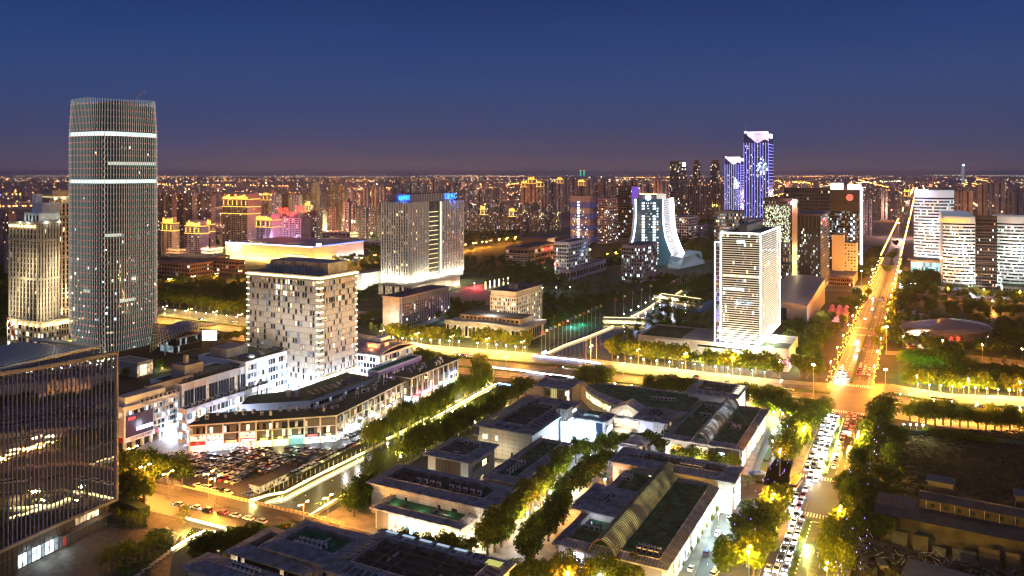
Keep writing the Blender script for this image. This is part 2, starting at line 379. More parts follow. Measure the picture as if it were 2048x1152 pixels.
for v, u0, u1 in ((462, -46, -27), (522, -49, -26.5), (316, -46, -27), (356, -46, -27), (690, -49, -26.5), (722, -49, -26.5)):
    for u in np.arange(u0, u1, 1.1): box_uv(b, u, u+.55, v, v+4, .18, .2, PAINT)
for v in (312, 456, 527.5): box_uv(b, -35.6, -27.1, v, v+.4, .18, .2, PAINT)
for v in np.arange(270, 305, 14):                      # arrows on the near right carriageway
    box_uv(b, -31, -30.7, v, v+4, .18, .2, PAINT); box_uv(b, -31.5, -31, v+3, v+3.5, .18, .2, PAINT)
b.build('road_marking', kind='structure')
# cross street at the next junction and park roads
sheet('next_cross_street', [(1500, 566), (1740, 572), (2048, 590), (2400, 603), (2400, 617), (2048, 602), (1740, 585), (1500, 578)], ASPH)
sheet('park_road', [(1770, 702), (1900, 706), (2048, 722), (2300, 745), (2300, 752), (2048, 736), (1900, 716), (1770, 710)], ASPH)
sheet('park_drive', [(1985, 600), (1965, 655), (1985, 655), (2010, 600)], ASPH)
sheet('oval_hall_forecourt', [(1800, 620), (1860, 615), (1870, 700), (1810, 705)], ASPH)
sheet('mall_car_park', [(1545, 835), (1600, 850), (1560, 900), (1505, 990), (1440, 1010), (1380, 1180), (1500, 1180), (1570, 1000), (1560, 940), (1500, 950), (1530, 880)], ASPH)
for a, bb, c in [((1190, 722), (1068, 704), 1), ]: pass

strip('kerb', strip_k, .35, KERB, 0, .16)

PATCH = [mat('asphalt_patch_dark', (.03, .03, .03), .6, noise=.4, nscale=.5), mat('asphalt_patch_pale', (.13, .12, .11), .8, noise=.4, nscale=.5)]
b = MB()
for part_ in (bl, br):
    for (x0, a0, a1), (x1, c0, c1) in zip(part_, part_[1:]):
        for _ in range(9):
            f = R(); t = U(.04, .96); p = G(lerp(x0, x1, f), lerp(lerp(a0, c0, f), lerp(a1, c1, f), t)); q0 = G(x0, a0); q1 = G(x1, c0); b.rbox(p[0], p[1], .205, U(3, 22), U(.5, 3), .012, math.atan2(q1[1]-q0[1], q1[0]-q0[0])+(0 if R() < .8 else 1.57), PATCH[R() < .4])
for _ in range(70): v = U(110, 455); x, y = XY(U(-45, -28), v); b.rbox(x, y, .205, U(.3, 1.2) if R() < .6 else 2.5, U(4, 22), .012, -ANG, PATCH[R() < .3])
for _ in range(60): v = U(530, 1000); x, y = XY(U(-48, -27), v); b.rbox(x, y, .205, U(.4, 2.5), U(4, 30), .012, -ANG, PATCH[R() < .4])
for _ in range(40):
    f = R(); p = G(lerp(240, 700, f)+U(-4, 4), lerp(960, 1070, f)+U(-14, 14)); b.rbox(p[0], p[1], .205, U(3, 14), U(.4, 2), .012, -ANG*.75, PATCH[R() < .4])
for _ in range(40): p = G(U(380, 600), U(905, 965)); b.rbox(p[0], p[1], .205, U(2, 8), U(1, 4), .012, -ANG, PATCH[R() < .4])
b.build('road_patch', kind='structure')
# ---------------------------------------------------------------- air conditioning unit (copied everywhere)
def make_ac(loc, rz, label, group):
    t = thing('air_conditioner', label, 'air conditioner', loc, rz, group)
    b = MB(); b.box(-.75, .75, -.5, .5, .15, 1.9, ACW); b.box(-.7, -.5, -.45, .45, 0, .15, ACF); b.box(.5, .7, -.45, .45, 0, .15, ACF); b.build('casing', t)
    b = MB(); b.cyl(0, 0, 1.9, 1.98, .42, ACF, 10); b.box(-.6, .6, -.56, -.5, .4, 1.5, ACF); b.build('fan_grille', t)
    return t
AC0 = make_ac((0, 0, -500), 0, 'rooftop unit', 'rooftop air conditioners')
ACM = {c.name: c.data for c in AC0.children}; AC_USED = [False]
def acs(B, where, pts, desc):
    """pts in local coordinates (x, y, z)"""
    rz = -ANG; c, q = math.cos(rz), math.sin(rz); n = len(pts)
    for i, (x, y, z) in enumerate(pts):
        X, Y = B.P[0]+x*c-y*q, B.P[1]+x*q+y*c
        lab = f'{desc}, {ordn(i+1)} of {n} counted from the left' if n > 1 else desc
        if not AC_USED[0]: o = AC0; AC_USED[0] = True
        else:
            o = AC0.copy(); COL.objects.link(o)
            for ch in AC0.children: k = ch.copy(); COL.objects.link(k); k.parent = o
        o.location = (X, Y, z); o.rotation_euler = (0, 0, rz+U(-.05, .05)); o['label'] = lab; o['group'] = where
REDS = glow('small_red_lamp', (1, .12, .1), 2.2, False)
RED = glow('red_aviation_lamp', (1, .04, .03), 6, False)
STRIPW = glow('warm_light_strip', (1, .78, .36), 3.5); STRIPC = glow('cool_light_strip', (.75, .85, 1), 5); STRIPB = glow('blue_light_strip', (.08, .18, 1), 4)
SIGNW = glow('white_sign_light', (.8, .9, 1), 4); SIGNR = glow('red_sign_light', (1, .04, .03), 4); SIGNY = glow('yellow_sign_light', (1, .75, .1), 4)
SIGNG = glow('green_sign_light', (.3, 1, .6), 4); SIGNB = glow('blue_sign_light', (.01, .2, 1), 5); SIGNP = glow('pink_sign_light', (1, .35, .75), 3)
SHOPW = glow('shop_window_warm', (1, .74, .42), 1.6); SHOPC = glow('shop_window_cool', (.78, .93, 1), 1.7)
for m_ in (SHOPW, SHOPC):
    n_, l_ = m_.node_tree.nodes, m_.node_tree.links; p_ = n_['Principled BSDF']; g_ = n_.new('ShaderNodeNewGeometry'); z_ = n_.new('ShaderNodeTexNoise'); z_.inputs['Scale'].default_value = .9; z_.inputs['Detail'].default_value = 8
    r_ = n_.new('ShaderNodeMapRange'); r_.inputs[1].default_value = .38; r_.inputs[2].default_value = .6; r_.inputs[3].default_value = .25; r_.inputs[4].default_value = 2.6; l_.new(g_.outputs['Position'], z_.inputs['Vector']); l_.new(z_.outputs[0], r_.inputs[0]); l_.new(r_.outputs[0], p_.inputs['Emission Strength'])
REDP = mat('red_sign_board', (.35, .02, .02), .5)
# ================================================================ 1. curved glass tower, far left
def glass_tower():
    Z = 204230/(716-HY)*1.03
    L0 = ((142-CX)/F*Z, Z+18); R0 = ((313-CX)/F*Z, Z+22)
    C0 = ((222-CX)/F*Z, Z)
    wl = 39.0; h = HC+(348-196)*Z/F
    cx_, cy_ = (142+313)/2, 0
    c = (((227.5-CX)/F)*(Z+24), Z+24)
    t = thing('glass_tower', 'tall dark glass tower with rounded corners and bright vertical fins', 'skyscraper', (c[0], c[1], 0), -ANG)
    hw = 24.6
    def pt(a, s=1.0, z=0):
        # superellipse, flat on the far corner
        n = 4.2; ca, sa = math.cos(a), math.sin(a)
        r = hw*s*(abs(ca)**n+abs(sa)**n)**(-1/n); 
        return (r*ca, r*sa)
    def prof(z):
        k = z/h
        return 1.0 - .10*max(0, (0.12-k)/.12)**1.5 - .05*max(0, (k-.85)/.15)
    NS = 96; GT = glass('tower_glass', (.02, .026, .03), .05, .8)
    def ring_mesh(name, z0, z1, m, s=1.0, nz=1, kind=None):
        b = MB(); b.mats = [m]
        for j in range(nz+1):
            z = lerp(z0, z1, j/nz); k = prof(z)
            for i in range(NS): p = pt(2*math.pi*i/NS, k*s); b.v.append((p[0], p[1], z))
        for j in range(nz):
            for i in range(NS): q = (i+1) % NS; b.f.append((j*NS+i, j*NS+q, (j+1)*NS+q, (j+1)*NS+i)); b.m.append(0)
        return b.build(name, t, kind)
    ring_mesh('glass_wall', 0, h-4, GT, 1, 28)
    SL = mat('tower_spandrel', (.06, .065, .07), .35)
    nf = 40; fh = h/nf; b = MB()
    for j in range(1, nf):
        z = j*fh; k = prof(z)*1.004
        for i in range(NS):
            p = pt(2*math.pi*i/NS, k); q = pt(2*math.pi*(i+1)/NS, k); n_ = len(b.v)
            b.v += [(p[0], p[1], z-.5), (q[0], q[1], z-.5), (q[0], q[1], z+.5), (p[0], p[1], z+.5)]; b.f.append((n_, n_+1, n_+2, n_+3)); b.m.append(0)
    b.mats = [SL]; b.build('floor_edge', t, 'stuff')
    # lit floors: bright bands
    BW = glow('tower_lit_floor', (.85, 1, .97), 1.6); BG = glow('tower_lit_floor_dim', (.8, .9, .75), .7, False)
    def band(z, hh, a0, a1, m, nm='lit_floor'):
        b = MB(); k = prof(z)*1.007; st = 60
        for i in range(st):
            p = pt(lerp(a0, a1, i/st), k); q = pt(lerp(a0, a1, (i+1)/st), k); n_ = len(b.v)
            b.v += [(p[0], p[1], z), (q[0], q[1], z), (q[0], q[1], z+hh), (p[0], p[1], z+hh)]; b.f.append((n_, n_+1, n_+2, n_+3)); b.m.append(0)
        b.mats = [m]; b.build(nm, t)
    zy = lambda y: HC-(y-HY)*Z/F
    band(zy(271.5), 2.9, math.pi*1.24, math.pi*2.32, BW)
    band(zy(366.5), 2.6, math.pi*1.24, math.pi*2.32, BW)
    band(zy(330), 2.3, math.pi*1.76, math.pi*2.22, BG)
    for (a0, a1, y, m) in [(1.74, 1.86, 473, BG), (1.85, 2.0, 606, BG), (1.27, 1.33, 565, BG), (1.5, 1.6, 585, BG)]:
        band(zy(y), 2.2, math.pi*a0, math.pi*a1, m)
    # random lit offices behind the glass
    b = MB()
    for _ in range(150):
        a = U(1.28, 2.3)*math.pi; j = int(abs(random.gauss(0, 1))*9) if R() < .7 else random.randrange(nf-6); z = min(nf-6, j)*fh+.6
        k = prof(z)*1.005; p = pt(a, k); q = pt(a+U(.015, .06), k); n_ = len(b.v); hh = U(.8, 2)
        b.v += [(p[0], p[1], z), (q[0], q[1], z), (q[0], q[1], z+hh), (p[0], p[1], z+hh)]; b.f.append((n_, n_+1, n_+2, n_+3)); b.m.append(b.mi(random.choice((W_WARM, W_COOL, W_DIM, W_DIMC, W_DIMC))))
    b.build('window', t, 'stuff')
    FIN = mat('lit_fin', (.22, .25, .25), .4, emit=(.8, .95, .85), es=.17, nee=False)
    nfin = 96
    for i in range(nfin):
        a = 2*math.pi*(i+.5)/nfin
        b = MB(); hh = h+.6*math.sin(3*a)
        zs = [0, h*.04, h*.08, h*.13, h*.5, h*.86, h*.93, hh]
        for z0, z1 in zip(zs, zs[1:]):
            p = pt(a, prof(z0)*1.018); q = pt(a, prof(z1)*1.018); b.seg((p[0], p[1], z0), (q[0], q[1], z1), .34, FIN)
        b.build('fin', t)
    b = MB()
    for j in range(1, 39):
        z = (j+.2)*h/39
        for i in range(0, nfin, 2):
            a = 2*math.pi*(i+.5)/nfin; p = pt(a, prof(z)*1.026); b.rbox(p[0], p[1], z, .3, .3, .4, 0, REDS)
    b.build('red_lamp', t, 'stuff')
    # crown: roof deck, plant boxes and window cleaning crane
    b = MB(); p4 = [pt(2*math.pi*i/48, .93) for i in range(48)]; b.prism(p4, h-8, h-6, ROOFD); b.box(-10, 12, -6, 12, h-6, h-1, DARKC); b.build('roof', t)
    cr = thing('roof_crane', 'small white crane jib on top of the tall glass tower', 'crane', (c[0]+18, c[1]-2, h-6), .3)
    b = MB(); b.seg((0, 0, 0), (0, 0, 7), .6, STEEL); b.seg((0, 0, 7), (4.5, 0, 13), .45, STEEL); b.seg((4.5, 0, 13), (7, 0, 13), .3, STEEL); b.build('jib', cr)
    # hoist mast with zig-zag bracing on the near corner
    m_ = MB(); p = pt(math.pi*1.74, 1.04); HM = mat('hoist_steel', (.6, .58, .5), .5, emit=(.9, .9, .75), es=.25, nee=False); z = 0; s_ = 1
    while z < h*.86:
        m_.seg((p[0]-s_*.8, p[1], z), (p[0]+s_*.8, p[1], z+2.2), .3, HM); s_ = -s_; z += 2.2
    m_.build('hoist_mast', t)
    return t, c
GT_, GTC = glass_tower()
# swooping canopy beside it
def canopy():
    def pw(x, y, h): p = G(x, y, h); return (p[0], p[1], h)
    t = thing('swoop_canopy', 'swooping lattice shell canopy beside the tall glass tower', 'canopy', (*G(360, 715), 0))
    o = t.location
    # two edge curves in the photo (x, y, height)
    back = [(306, 640, 30), (318, 656, 20), (335, 655, 17), (352, 646, 18), (372, 641, 19), (396, 645, 18), (418, 650, 16), (434, 649, 15)]
    front = [(300, 705, 5), (322, 690, 9), (345, 678, 12), (362, 667, 15), (380, 660, 16.5), (398, 654, 17), (418, 652, 16), (434, 650, 15)]
    SH = mat('canopy_steel', (.5, .5, .47), .45, metal=.4)
    A_ = [np.array(pw(*p)) for p in back]; B_ = [np.array(pw(*p)) for p in front]
    b = MB(); pl = MB(); nU = 28; nV = 8
    def ev(P, t_):
        f = t_*(len(P)-1); i = min(int(f), len(P)-2); return P[i]*(1-f+i)+P[i+1]*(f-i)
    g = [[ev(A_, i/nU)*(1-j/nV)+ev(B_, i/nU)*(j/nV)+np.array((0, 0, 1.5*math.sin(math.pi*j/nV)))-np.array(o) for j in range(nV+1)] for i in range(nU+1)]
    for i in range(nU+1):
        for j in range(nV):
            b.seg(g[i][j], g[i][j+1], .45, SH)
            if i < nU: b.seg(g[i][j], g[i+1][j], .35, SH)
    b.build('rib', t, 'stuff')
    GP = glass('canopy_glass', (.05, .055, .055), .25, .6)
    for i in range(nU):
        for j in range(nV): pl.add([tuple(g[i][j]-[0, 0, .2]), tuple(g[i+1][j]-[0, 0, .2]), tuple(g[i+1][j+1]-[0, 0, .2]), tuple(g[i][j+1]-[0, 0, .2])], [(0, 1, 2, 3)], GP)
    pl.build('glass_skin', t)
    for i in (6, 13, 20):
        c = g[i][4]; b = MB(); b.seg((c[0], c[1], -o[2]), (c[0], c[1], c[2]-3), .8, STEEL); b.seg((c[0], c[1], c[2]-3), tuple(g[i][1]), .5, STEEL); b.seg((c[0], c[1], c[2]-3), tuple(g[i][7]), .5, STEEL); b.build('column', t)
canopy()
B = corner_bld('canopy_pavilion', 'low glass hall lit inside under the swooping canopy', 'pavilion', 352, 708, 676, 300, 402)
B.body(DARKC, ROOFD); B.panes(B.rects('f', .5, B.h-1, 10, 2, .9, .9)+B.rects('s', .5, B.h-1, 14, 2, .9, .9), picker((W_DARK, 9), (W_DIMC, 3)), 60)
SB = thing('led_billboard', 'large glowing pale blue screen beside the swooping canopy', 'screen', (*G(419, 697), 0), .1)
b = MB(); b.box(-.3, .3, .3, .6, 0, 9, DSTEEL); b.box(-5.6, 5.6, .1, .5, 5.5, 14, DSTEEL); b.build('frame', SB)
b = MB(); b.box(-5.2, 5.2, -.05, .1, 6, 13.5, glow('led_screen', (.7, .95, .95), 2.5)); b.build('screen', SB)
B = corner_bld('corner_pavilion', 'low curved beige pavilion with a lit glass end', 'pavilion', 274, 756, 728, 225, 306)
B.body(CONC, PAVE); B.parapet(STEEL, .8, .5)
B.panes(B.rects('s', .3, B.h-.8, 5, 1, .85, .85), picker((W_DIM, 1), (W_WARM, 1)), 20)
# ================================================================ 2. beige stone towers
def stone_tower(name, label, px, by, ty, xl, xr, nf, nc, nc2, lim):
    B = corner_bld(name, label, 'tower', px, by, ty, xl, xr); B.body(BEIGE, ROOFD)
    pil = MB()
    for face, n, a0, a1 in (('f', nc, B.x0, B.x1), ('s', nc2, B.y0, B.y1)):
        for i in range(n+1):
            p = lerp(a0, a1, i/n)
            if face == 'f': inst(B.root, 'pilaster', BEIGE, (p, B.y0-.35, B.h/2), (1.5, .8, B.h-1))
            else: inst(B.root, 'pilaster', BEIGE, (B.x1+.35, p, B.h/2), (.8, 1.5, B.h-1))
    B.panes(B.rects('f', 12, B.h-4, nc, nf, .5, .8)+B.rects('s', 12, B.h-4, nc2, nf, .5, .8), picker((W_DARK, 93), (W_WARM, 1), (W_COOL, 2), (W_DIM, 2), (W_DIMC, 2)), lim)
    for z in (.16, .55, .86):
        b = MB(); b.box(B.x0-.9, B.x1+.9, B.y0-.9, B.y1+.9, B.h*z, B.h*z+1.6, BEIGE); B.part('string_course', b)
    B.parapet(BEIGE, 1, 1.5, o=.9)
    return B
FLW = glow('warm_wall_lamp', (1, .72, .3), 20, False)
B = stone_tower('stone_tower', 'taller beige stone tower half hidden behind the glass tower', 100, 668, 398, 70, 160, 24, 5, 8, 100)
b = MB(); b.box(B.x0+2, B.x1-2, B.y0+3, B.y1-3, B.h, B.h+7, BEIGE); B.part('penthouse', b)
b = MB(); b.box(B.x0+1.6, B.x1-1.6, B.y0+2.6, B.y1-2.6, B.h+.8, B.h+1.5, STRIPW); B.part('roof_light_strip', b)
for i in range(6): lamp(B.root, (B.x1+1.2, B.y0+4+i*7, B.h+.5), (1, .8, .45), 900, .3)
for i in range(4): lamp(B.root, (lerp(B.x0, B.x1, (i+.5)/4), B.y0-5, 14+i*18), (1, .85, .55), 5000, .5); lamp(B.root, (B.x1+5.5, 6+i*10, 14+i*18), (1, .85, .55), 5000, .5)
text(B.root, 'Love', (lerp(B.x0, B.x1, .5), B.y0-.95, B.h-9), 8, mat('faint_sign', (.7, .7, .68), .5, emit=(.8, .8, .75), es=.3), 'f', .2, shear=.35)
B2 = stone_tower('stone_tower', 'beige stone tower with white floodlit penthouse at the left edge', 75, 700, 448, 20, 117, 21, 8, 7, 200)
b = MB(); a0, a1 = B2.x1-24, B2.x1-4
WF = mat('white_penthouse', (.8, .82, .76), .6)
b.box(B2.x1-19, B2.x1-1.5, 1.5, 18, B2.h, B2.h+8, WF); b.box(B2.x1-17, B2.x1-4, 6, 20, B2.h+8, B2.h+15, WF); b.box(B2.x1-17, B2.x1-12, 6, 11, B2.h+15, B2.h+22, WF); B2.part('penthouse', b)
B2.panes([(B2.x1-15+i*4.2, 1.35, B2.h+4, 1.6, 4, 0, i, 0) for i in range(4)], lambda r: W_BLUE, 9)
for q in ((-20, -2.5, 10), (-10, -2.5, 10), (1.5, 6, 8), (1.5, 16, 8)): lamp(B2.root, (B2.x1+q[0], q[1], B2.h+1), (.9, 1, .85), 700, .5)
for i in range(9): inst(B2.root, 'wall_lamp', FLW, (lerp(B2.x0, B2.x1, (i+.5)/9), B2.y0-1.3, B2.h-2), (.7, .5, 1.2)); 
for i in range(5): lamp(B2.root, (lerp(B2.x0, B2.x1, (i+.5)/5), B2.y0-9, 16+i*12), (1, .85, .55), 4200, .8); lamp(B2.root, (B2.x1+9, lerp(0, B2.d, (i+.5)/5), 16+i*12), (1, .85, .55), 4200, .8)
P_ = corner_bld('stone_podium', 'beige stone podium with lit shop windows below the left towers', 'podium', 82, 706, 648, 14, 152)
P_.body(BEIGE, PAVE); P_.panes(P_.rects('f', 1, P_.h-2, 9, 4, .5, .62)+P_.rects('s', 1, P_.h-2, 14, 4, .5, .62), picker((W_DARK, 7), (W_WARM, 1), (W_COOL, 1), (W_DIM, 2)), 92)
for i in range(15):
    q = (lerp(P_.x0, P_.x1, (i+.5)/6), -1.2) if i < 6 else (P_.x1+1.2, lerp(0, P_.d, (i-5.5)/9)); inst(P_.root, 'wall_lamp', FLW, (*q, P_.h-1.5), (.7, .7, 1.4))
    lamp(P_.root, (q[0]*1.0+(1 if i >= 6 else 0), q[1]-(1 if i < 6 else 0), P_.h-1), (1, .75, .35), 220, .3)
P_.parapet(BEIGE, 1, 1)
text(P_.root, 'SHOES  FASHION', (P_.x1+1, P_.d*.55, 3.5), 3, SIGNY, 'r', .2) if False else None
b = MB(); b.box(P_.x1+.2, P_.x1+.7, 12, 40, 3, 5, SIGNY); P_.part('shop_sign', b)
lamp(P_.root, (P_.x1+4, 26, 4), (1, .85, .4), 2500, .5)
RC = thing('crawler_crane', 'red lattice crane leaning beside the beige towers', 'crane', (*G(40, 712), 0), 0)
CRED = mat('crane_red_paint', (.5, .05, .05), .5)
b = MB(); q0 = np.array((0., 0, 2)); q1 = np.array((-13., 4, 28))
for k in range(4):
    o_ = np.array(((k & 1)*1.3, (k >> 1)*1.3, 0)); b.seg(q0+o_, q1+o_, .25, CRED)
for i in range(14):
    a = q0+(q1-q0)*i/14; c = q0+(q1-q0)*(i+1)/14; b.seg(a, c+np.array((1.3, 0, 0)), .15, CRED); b.seg(a+np.array((1.3, 0, 0)), c, .15, CRED)
b.build('jib', RC); b = MB(); b.box(-2, 4, -2, 2, 0, 3, CRED); b.build('cab', RC)
# ================================================================ 3. big dark glass office, near left
def near_office():
    P = G(229, 998, 9.6); 
    fx, fy = -math.sin(.365), -math.cos(.365)           # towards the viewer along the facade
    ang = math.atan2(fy, fx)
    t = thing('dark_glass_office', 'large dark mirror glass office block filling the lower left', 'office building', (P[0], P[1], 0), ang)
    # local x runs toward the viewer along the facade, local +y is outward (right-hand side when seen from above)
    H0, H1 = 9.6, 63.5; Ln = 62.0; D = 38.0
    GL = mat('mirror_glass', (.006, .008, .014), .025, spec=1.0); GL.node_tree.nodes['Principled BSDF'].inputs['IOR'].default_value = 2.3
    MUL = mat('mullion_lilac_sheen', (.05, .045, .08), .5, metal=0, emit=(.35, .33, .7), es=.07, nee=False); TR = mat('bronze_trim', (.13, .11, .12), .5)  # lilac reflection on the mullions put in as faint emission
    s = 1.0
    def hz(x): return H1+2.4*(x/Ln)**2*2.0
    def by(x): return 1.6*math.sin(math.pi*min(1, x/Ln))      # facade bows gently inwards
    nb = 40; nfl = 13
    b = MB()
    cnt = 0; rest = MB()
    for i in range(nb):
        x0, x1 = Ln*i/nb, Ln*(i+1)/nb; y0, y1 = -by(x0), -by(x1); L_ = math.hypot(x1-x0, y1-y0); r = math.atan2(y1-y0, x1-x0)
        for j in range(nfl):
            z0 = lerp(H0, hz(x0), j/nfl); z1 = lerp(H0, hz(x0), (j+1)/nfl)
            if i < 23 and cnt < 298:
                inst(t, 'pane', GL, ((x0+x1)/2, (y0+y1)/2+s*0, (z0+z1)/2), (L_-.08, .2, z1-z0-.12), r+U(-.003, .003), (U(-.003, .003), 0)); cnt += 1
            else: rest.rbox((x0+x1)/2, (y0+y1)/2, (z0+z1)/2, L_-.08, .2, z1-z0-.12, r, GL)
    rest.build('pane', t, 'stuff')
    for i in range(nb+1):
        x = Ln*i/nb; inst(t, 'mullion', MUL, (x, -by(x)+.2*s, (H0+hz(x))/2), (.13, .42, hz(x)-H0), 0)
    b = MB(); n = 24
    for i in range(n):
        x0, x1 = -0.6+(Ln+.6)*i/n, -0.6+(Ln+.6)*(i+1)/n
        b.seg((x0, -by(max(0, x0))+.2, hz(max(0, x0))+.3), (x1, -by(x1)+.2, hz(x1)+.3), 1.2, TR); b.seg((x0, -by(max(0, x0))+.2, H0-.3), (x1, -by(x1)+.2, H0-.3), 1.1, TR)
    b.box(-1.2, -.3, -.8, .7, H0-.8, hz(0)+.8, TR); b.build('frame', t)
    b = MB(); b.box(-.3, Ln, -D, -2.6, H0+.2, H1-3.5, DARKC, ROOFD); b.build('core', t)
    b = MB(); b.box(-.35, -.2, -D, -.8, H0, H1-1, GL); b.build('end_glass', t)
    # roof crown: curved louvre screen and grille deck
    CR = mat('roof_cream_metal', (.55, .5, .4), .5); GRL = mat('roof_grille', (.035, .035, .035), .95, noise=.4, nscale=1.5)
    b = MB(); b.box(2, Ln, -D, -6, H1-3, H1-2.2, GRL); 
    for k in range(40): b.box(2+k*1.5, 2.7+k*1.5, -D+1, -8, H1-2.2, H1-1.8, DSTEEL)
    b.build('roof_deck', t, 'stuff')
    b = MB()
    pts = []
    for k in range(17):
        a = k/16; pts.append((3+10*(1-math.cos(a*math.pi/2))*0+2*a, -3-(D-6)*a))
    for x, y in [(3+i*.9, -5.2) for i in range(60)]+[(2.4, -5.2-i*.9) for i in range(34)]: b.box(x, x+.3, y, y+.5, H1-3, H1+2.6, STEEL)
    b.build('screen_fin', t, 'stuff')
    b = MB(); b.box(1.5, Ln, -6.4, -4.6, H1+2.6, H1+3.3, CR); b.box(1.5, 4.4, -D, -6.4, H1+2.6, H1+3.3, CR); b.build('roof_trim', t)
    b = MB(); b.box(8, Ln, -D, -8, H1+.5, H1+2.9, GRL)
    b.build('roof_grille', t)
    b = MB()
    for k in range(36): b.box(8+k*1.5, 8.35+k*1.5, -D, -8, H1+2.9, H1+3.15, STEEL)
    for k in range(20): b.box(8, Ln, -D+k*1.5, -D+k*1.5+.3, H1+2.9, H1+3.1, STEEL)
    b.build('roof_slat', t, 'stuff')
    for (x, y) in ((6, -12), (4, -26), (20, -7), (34, -7)): lamp(t, (x, y, H1+8), (1, .9, .6), 260, .5)
    # podium
    b = MB(); b.box(1.2, Ln, -D, -2.2, 0, H0-.5, DARKC); b.build('podium_wall', t)
    PW = glass('podium_glass', (.05, .05, .06), .2, .6)
    for i in range(36):
        x = 2+i*1.65; m = W_WARM if i in (2, 3, 4) else W_DIM if i in (5, 6, 7) else PW
        inst(t, 'window', m, (x+.8, -1.95, 7.2), (1.5, .25, 3.0), 0)
        m = (W_COOL if i % 3 else W_DIMC) if 12 <= i <= 20 else REDP if i == 10 else PW
        inst(t, 'window', m, (x+.8, -1.95, 2.6), (1.5, .25, 4.2), 0)
        inst(t, 'mullion', DSTEEL, (x, -1.8, 4.6), (.15, .3, 9), 0)
    b = MB(); b.box(2, 22, -1.6, 1.2, 5.1, 5.35, TR); b.box(3, 18, -.4, -.1, 4.9, 5.08, STRIPC); b.build('entrance_canopy', t)
    lamp(t, (22, 1.5, 3), (.75, .95, 1), 900, .6); lamp(t, (30, 2, 3), (.75, .95, 1), 900, .6)
near_office()
# ================================================================ 4. retail quarter
SHOPS = ['鲜果时光', '茶餐厅', '巧巧花香', '香辣火锅烧烤', '奶茶', '面包房', '便利店', '平安银行', '海鲜大排档', '咖啡', '药房', '书店']
def store_front(B, face, segs, z0=0, zs=3.2, zt=4.6, off=.15):
    """segs: (t0, t1, glass material, board material, letter material, text) with t in 0..1 along the face"""
    for (t0, t1, gm, bm, lm, tx) in segs:
        if face == 'f':
            a, c = lerp(B.x0, B.x1, t0), lerp(B.x0, B.x1, t1); p = ((a+c)/2, B.y0-off); r = 0; n = (0, -1)
        else:
            a, c = lerp(B.y0, B.y1, t0), lerp(B.y0, B.y1, t1); p = (B.x1+off, (a+c)/2); r = math.pi/2; n = (1, 0)
        w_ = abs(c-a)
        inst(B.root, 'shop_window', gm, (p[0], p[1], (z0+zs)/2+.1), (w_*.92, .3, zs-z0-.3), r)
        if bm: inst(B.root, 'sign_board', bm, (p[0]+n[0]*.15, p[1]+n[1]*.15, (zs+zt)/2), (w_*.96, .4, zt-zs), r)
        if lm and tx: text(B.root, tx, (p[0]+n[0]*.42, p[1]+n[1]*.42, (zs+zt)/2), min((zt-zs)*.8, w_*.9/max(1, len(tx))), lm, 'f' if face == 'f' else 'r', .06)
def glow_at(B, x, y, z, col, pw, r=.5): lamp(B.root, (x, y, z), col, pw, r)
# 4a bank block with giant screen
B = corner_bld('bank_block', 'white five storey block with dark screen and bank sign, beside the car park', 'building', 246, 905, 820, 214, 358)
B.body(WHITE, ROOFD, z0=4.2); B.parapet(WHITE, .6, .9)
b = MB(); b.box(B.x0, B.x1, B.y0, B.y1, 4.0, 4.2, DARKC); B.part('soffit', b)
for k in range(7): b = MB(); b.box(B.x1-1.6, B.x1-.4, lerp(1, B.d-2, k/6), lerp(1, B.d-2, k/6)+1.2, 0, 4.0, WHITE); B.part('column', b)
b = MB(); b.box(B.x0+1, B.x1-4, 1, B.y1-1, 0, 4.0, DARKC); B.part('ground_floor_wall', b)
fl = (B.h-5)/5
B.panes([r for r in B.rects('s', 5, B.h-1, 28, 5, .86, .62) if not (r[6] < 14 and r[7] < 4)]+B.rects('f', B.h-4.5, B.h-1.2, 3, 1, .6, .7), picker((W_DARK, 3), (W_DIM, 2), (W_DIMC, 3), (W_COOL, 1)), 120)
for k in (0, .5, .75, 1): inst(B.root, 'pilaster', WHITE, (B.x1+.25, lerp(.6, B.d-.6, k), 4.2+(B.h-4.2)/2), (.6, 1.1, B.h-4.4))
for j in range(1, 5): inst(B.root, 'floor_band', WHITE, (B.x1+.15, B.d*.75, 4.6+j*fl), (.4, B.d*.48, .6))
b = MB(); b.box(B.x1+.2, B.x1+.7, 1, B.d*.5, 6.4, B.h-3.2, glass('screen_panel', (.05, .03, .06), .2, .6, .06, (.4, .2, .4))); B.part('media_screen', b)
b = MB(); b.box(B.x1+.3, B.x1+.9, .2, B.d*.53, 4.2, 6.3, mat('pale_sign_panel', (.75, .68, .68), .5, emit=(.9, .8, .85), es=.25)); B.part('sign_panel', b)
b = MB(); b.box(B.x1+.3, B.x1+.9, B.d*.53, B.d*.6, 4.2, 6.5, REDP); b.box(B.x0-.3, B.x1+.2, B.y0-.35, B.y0-.05, 4.2, 6.6, REDP); B.part('red_panel', b)
text(B.root, '江苏农村商业银行', (B.x1+.95, B.d*.29, 5.3), 1.5, mat('dark_letter', (.03, .02, .02), .5), 'r', .05)
lg = MB()
for k in range(14): a = math.pi*2*k/14; lg.seg((B.x1+.98, 4+.75*math.cos(a), 5.3+.75*math.sin(a)), (B.x1+.98, 4+.75*math.cos(a+.45), 5.3+.75*math.sin(a+.45)), .28, mat('orange_logo', (.8, .25, .05), .5, emit=(1, .3, .05), es=.8))
B.part('logo', lg)
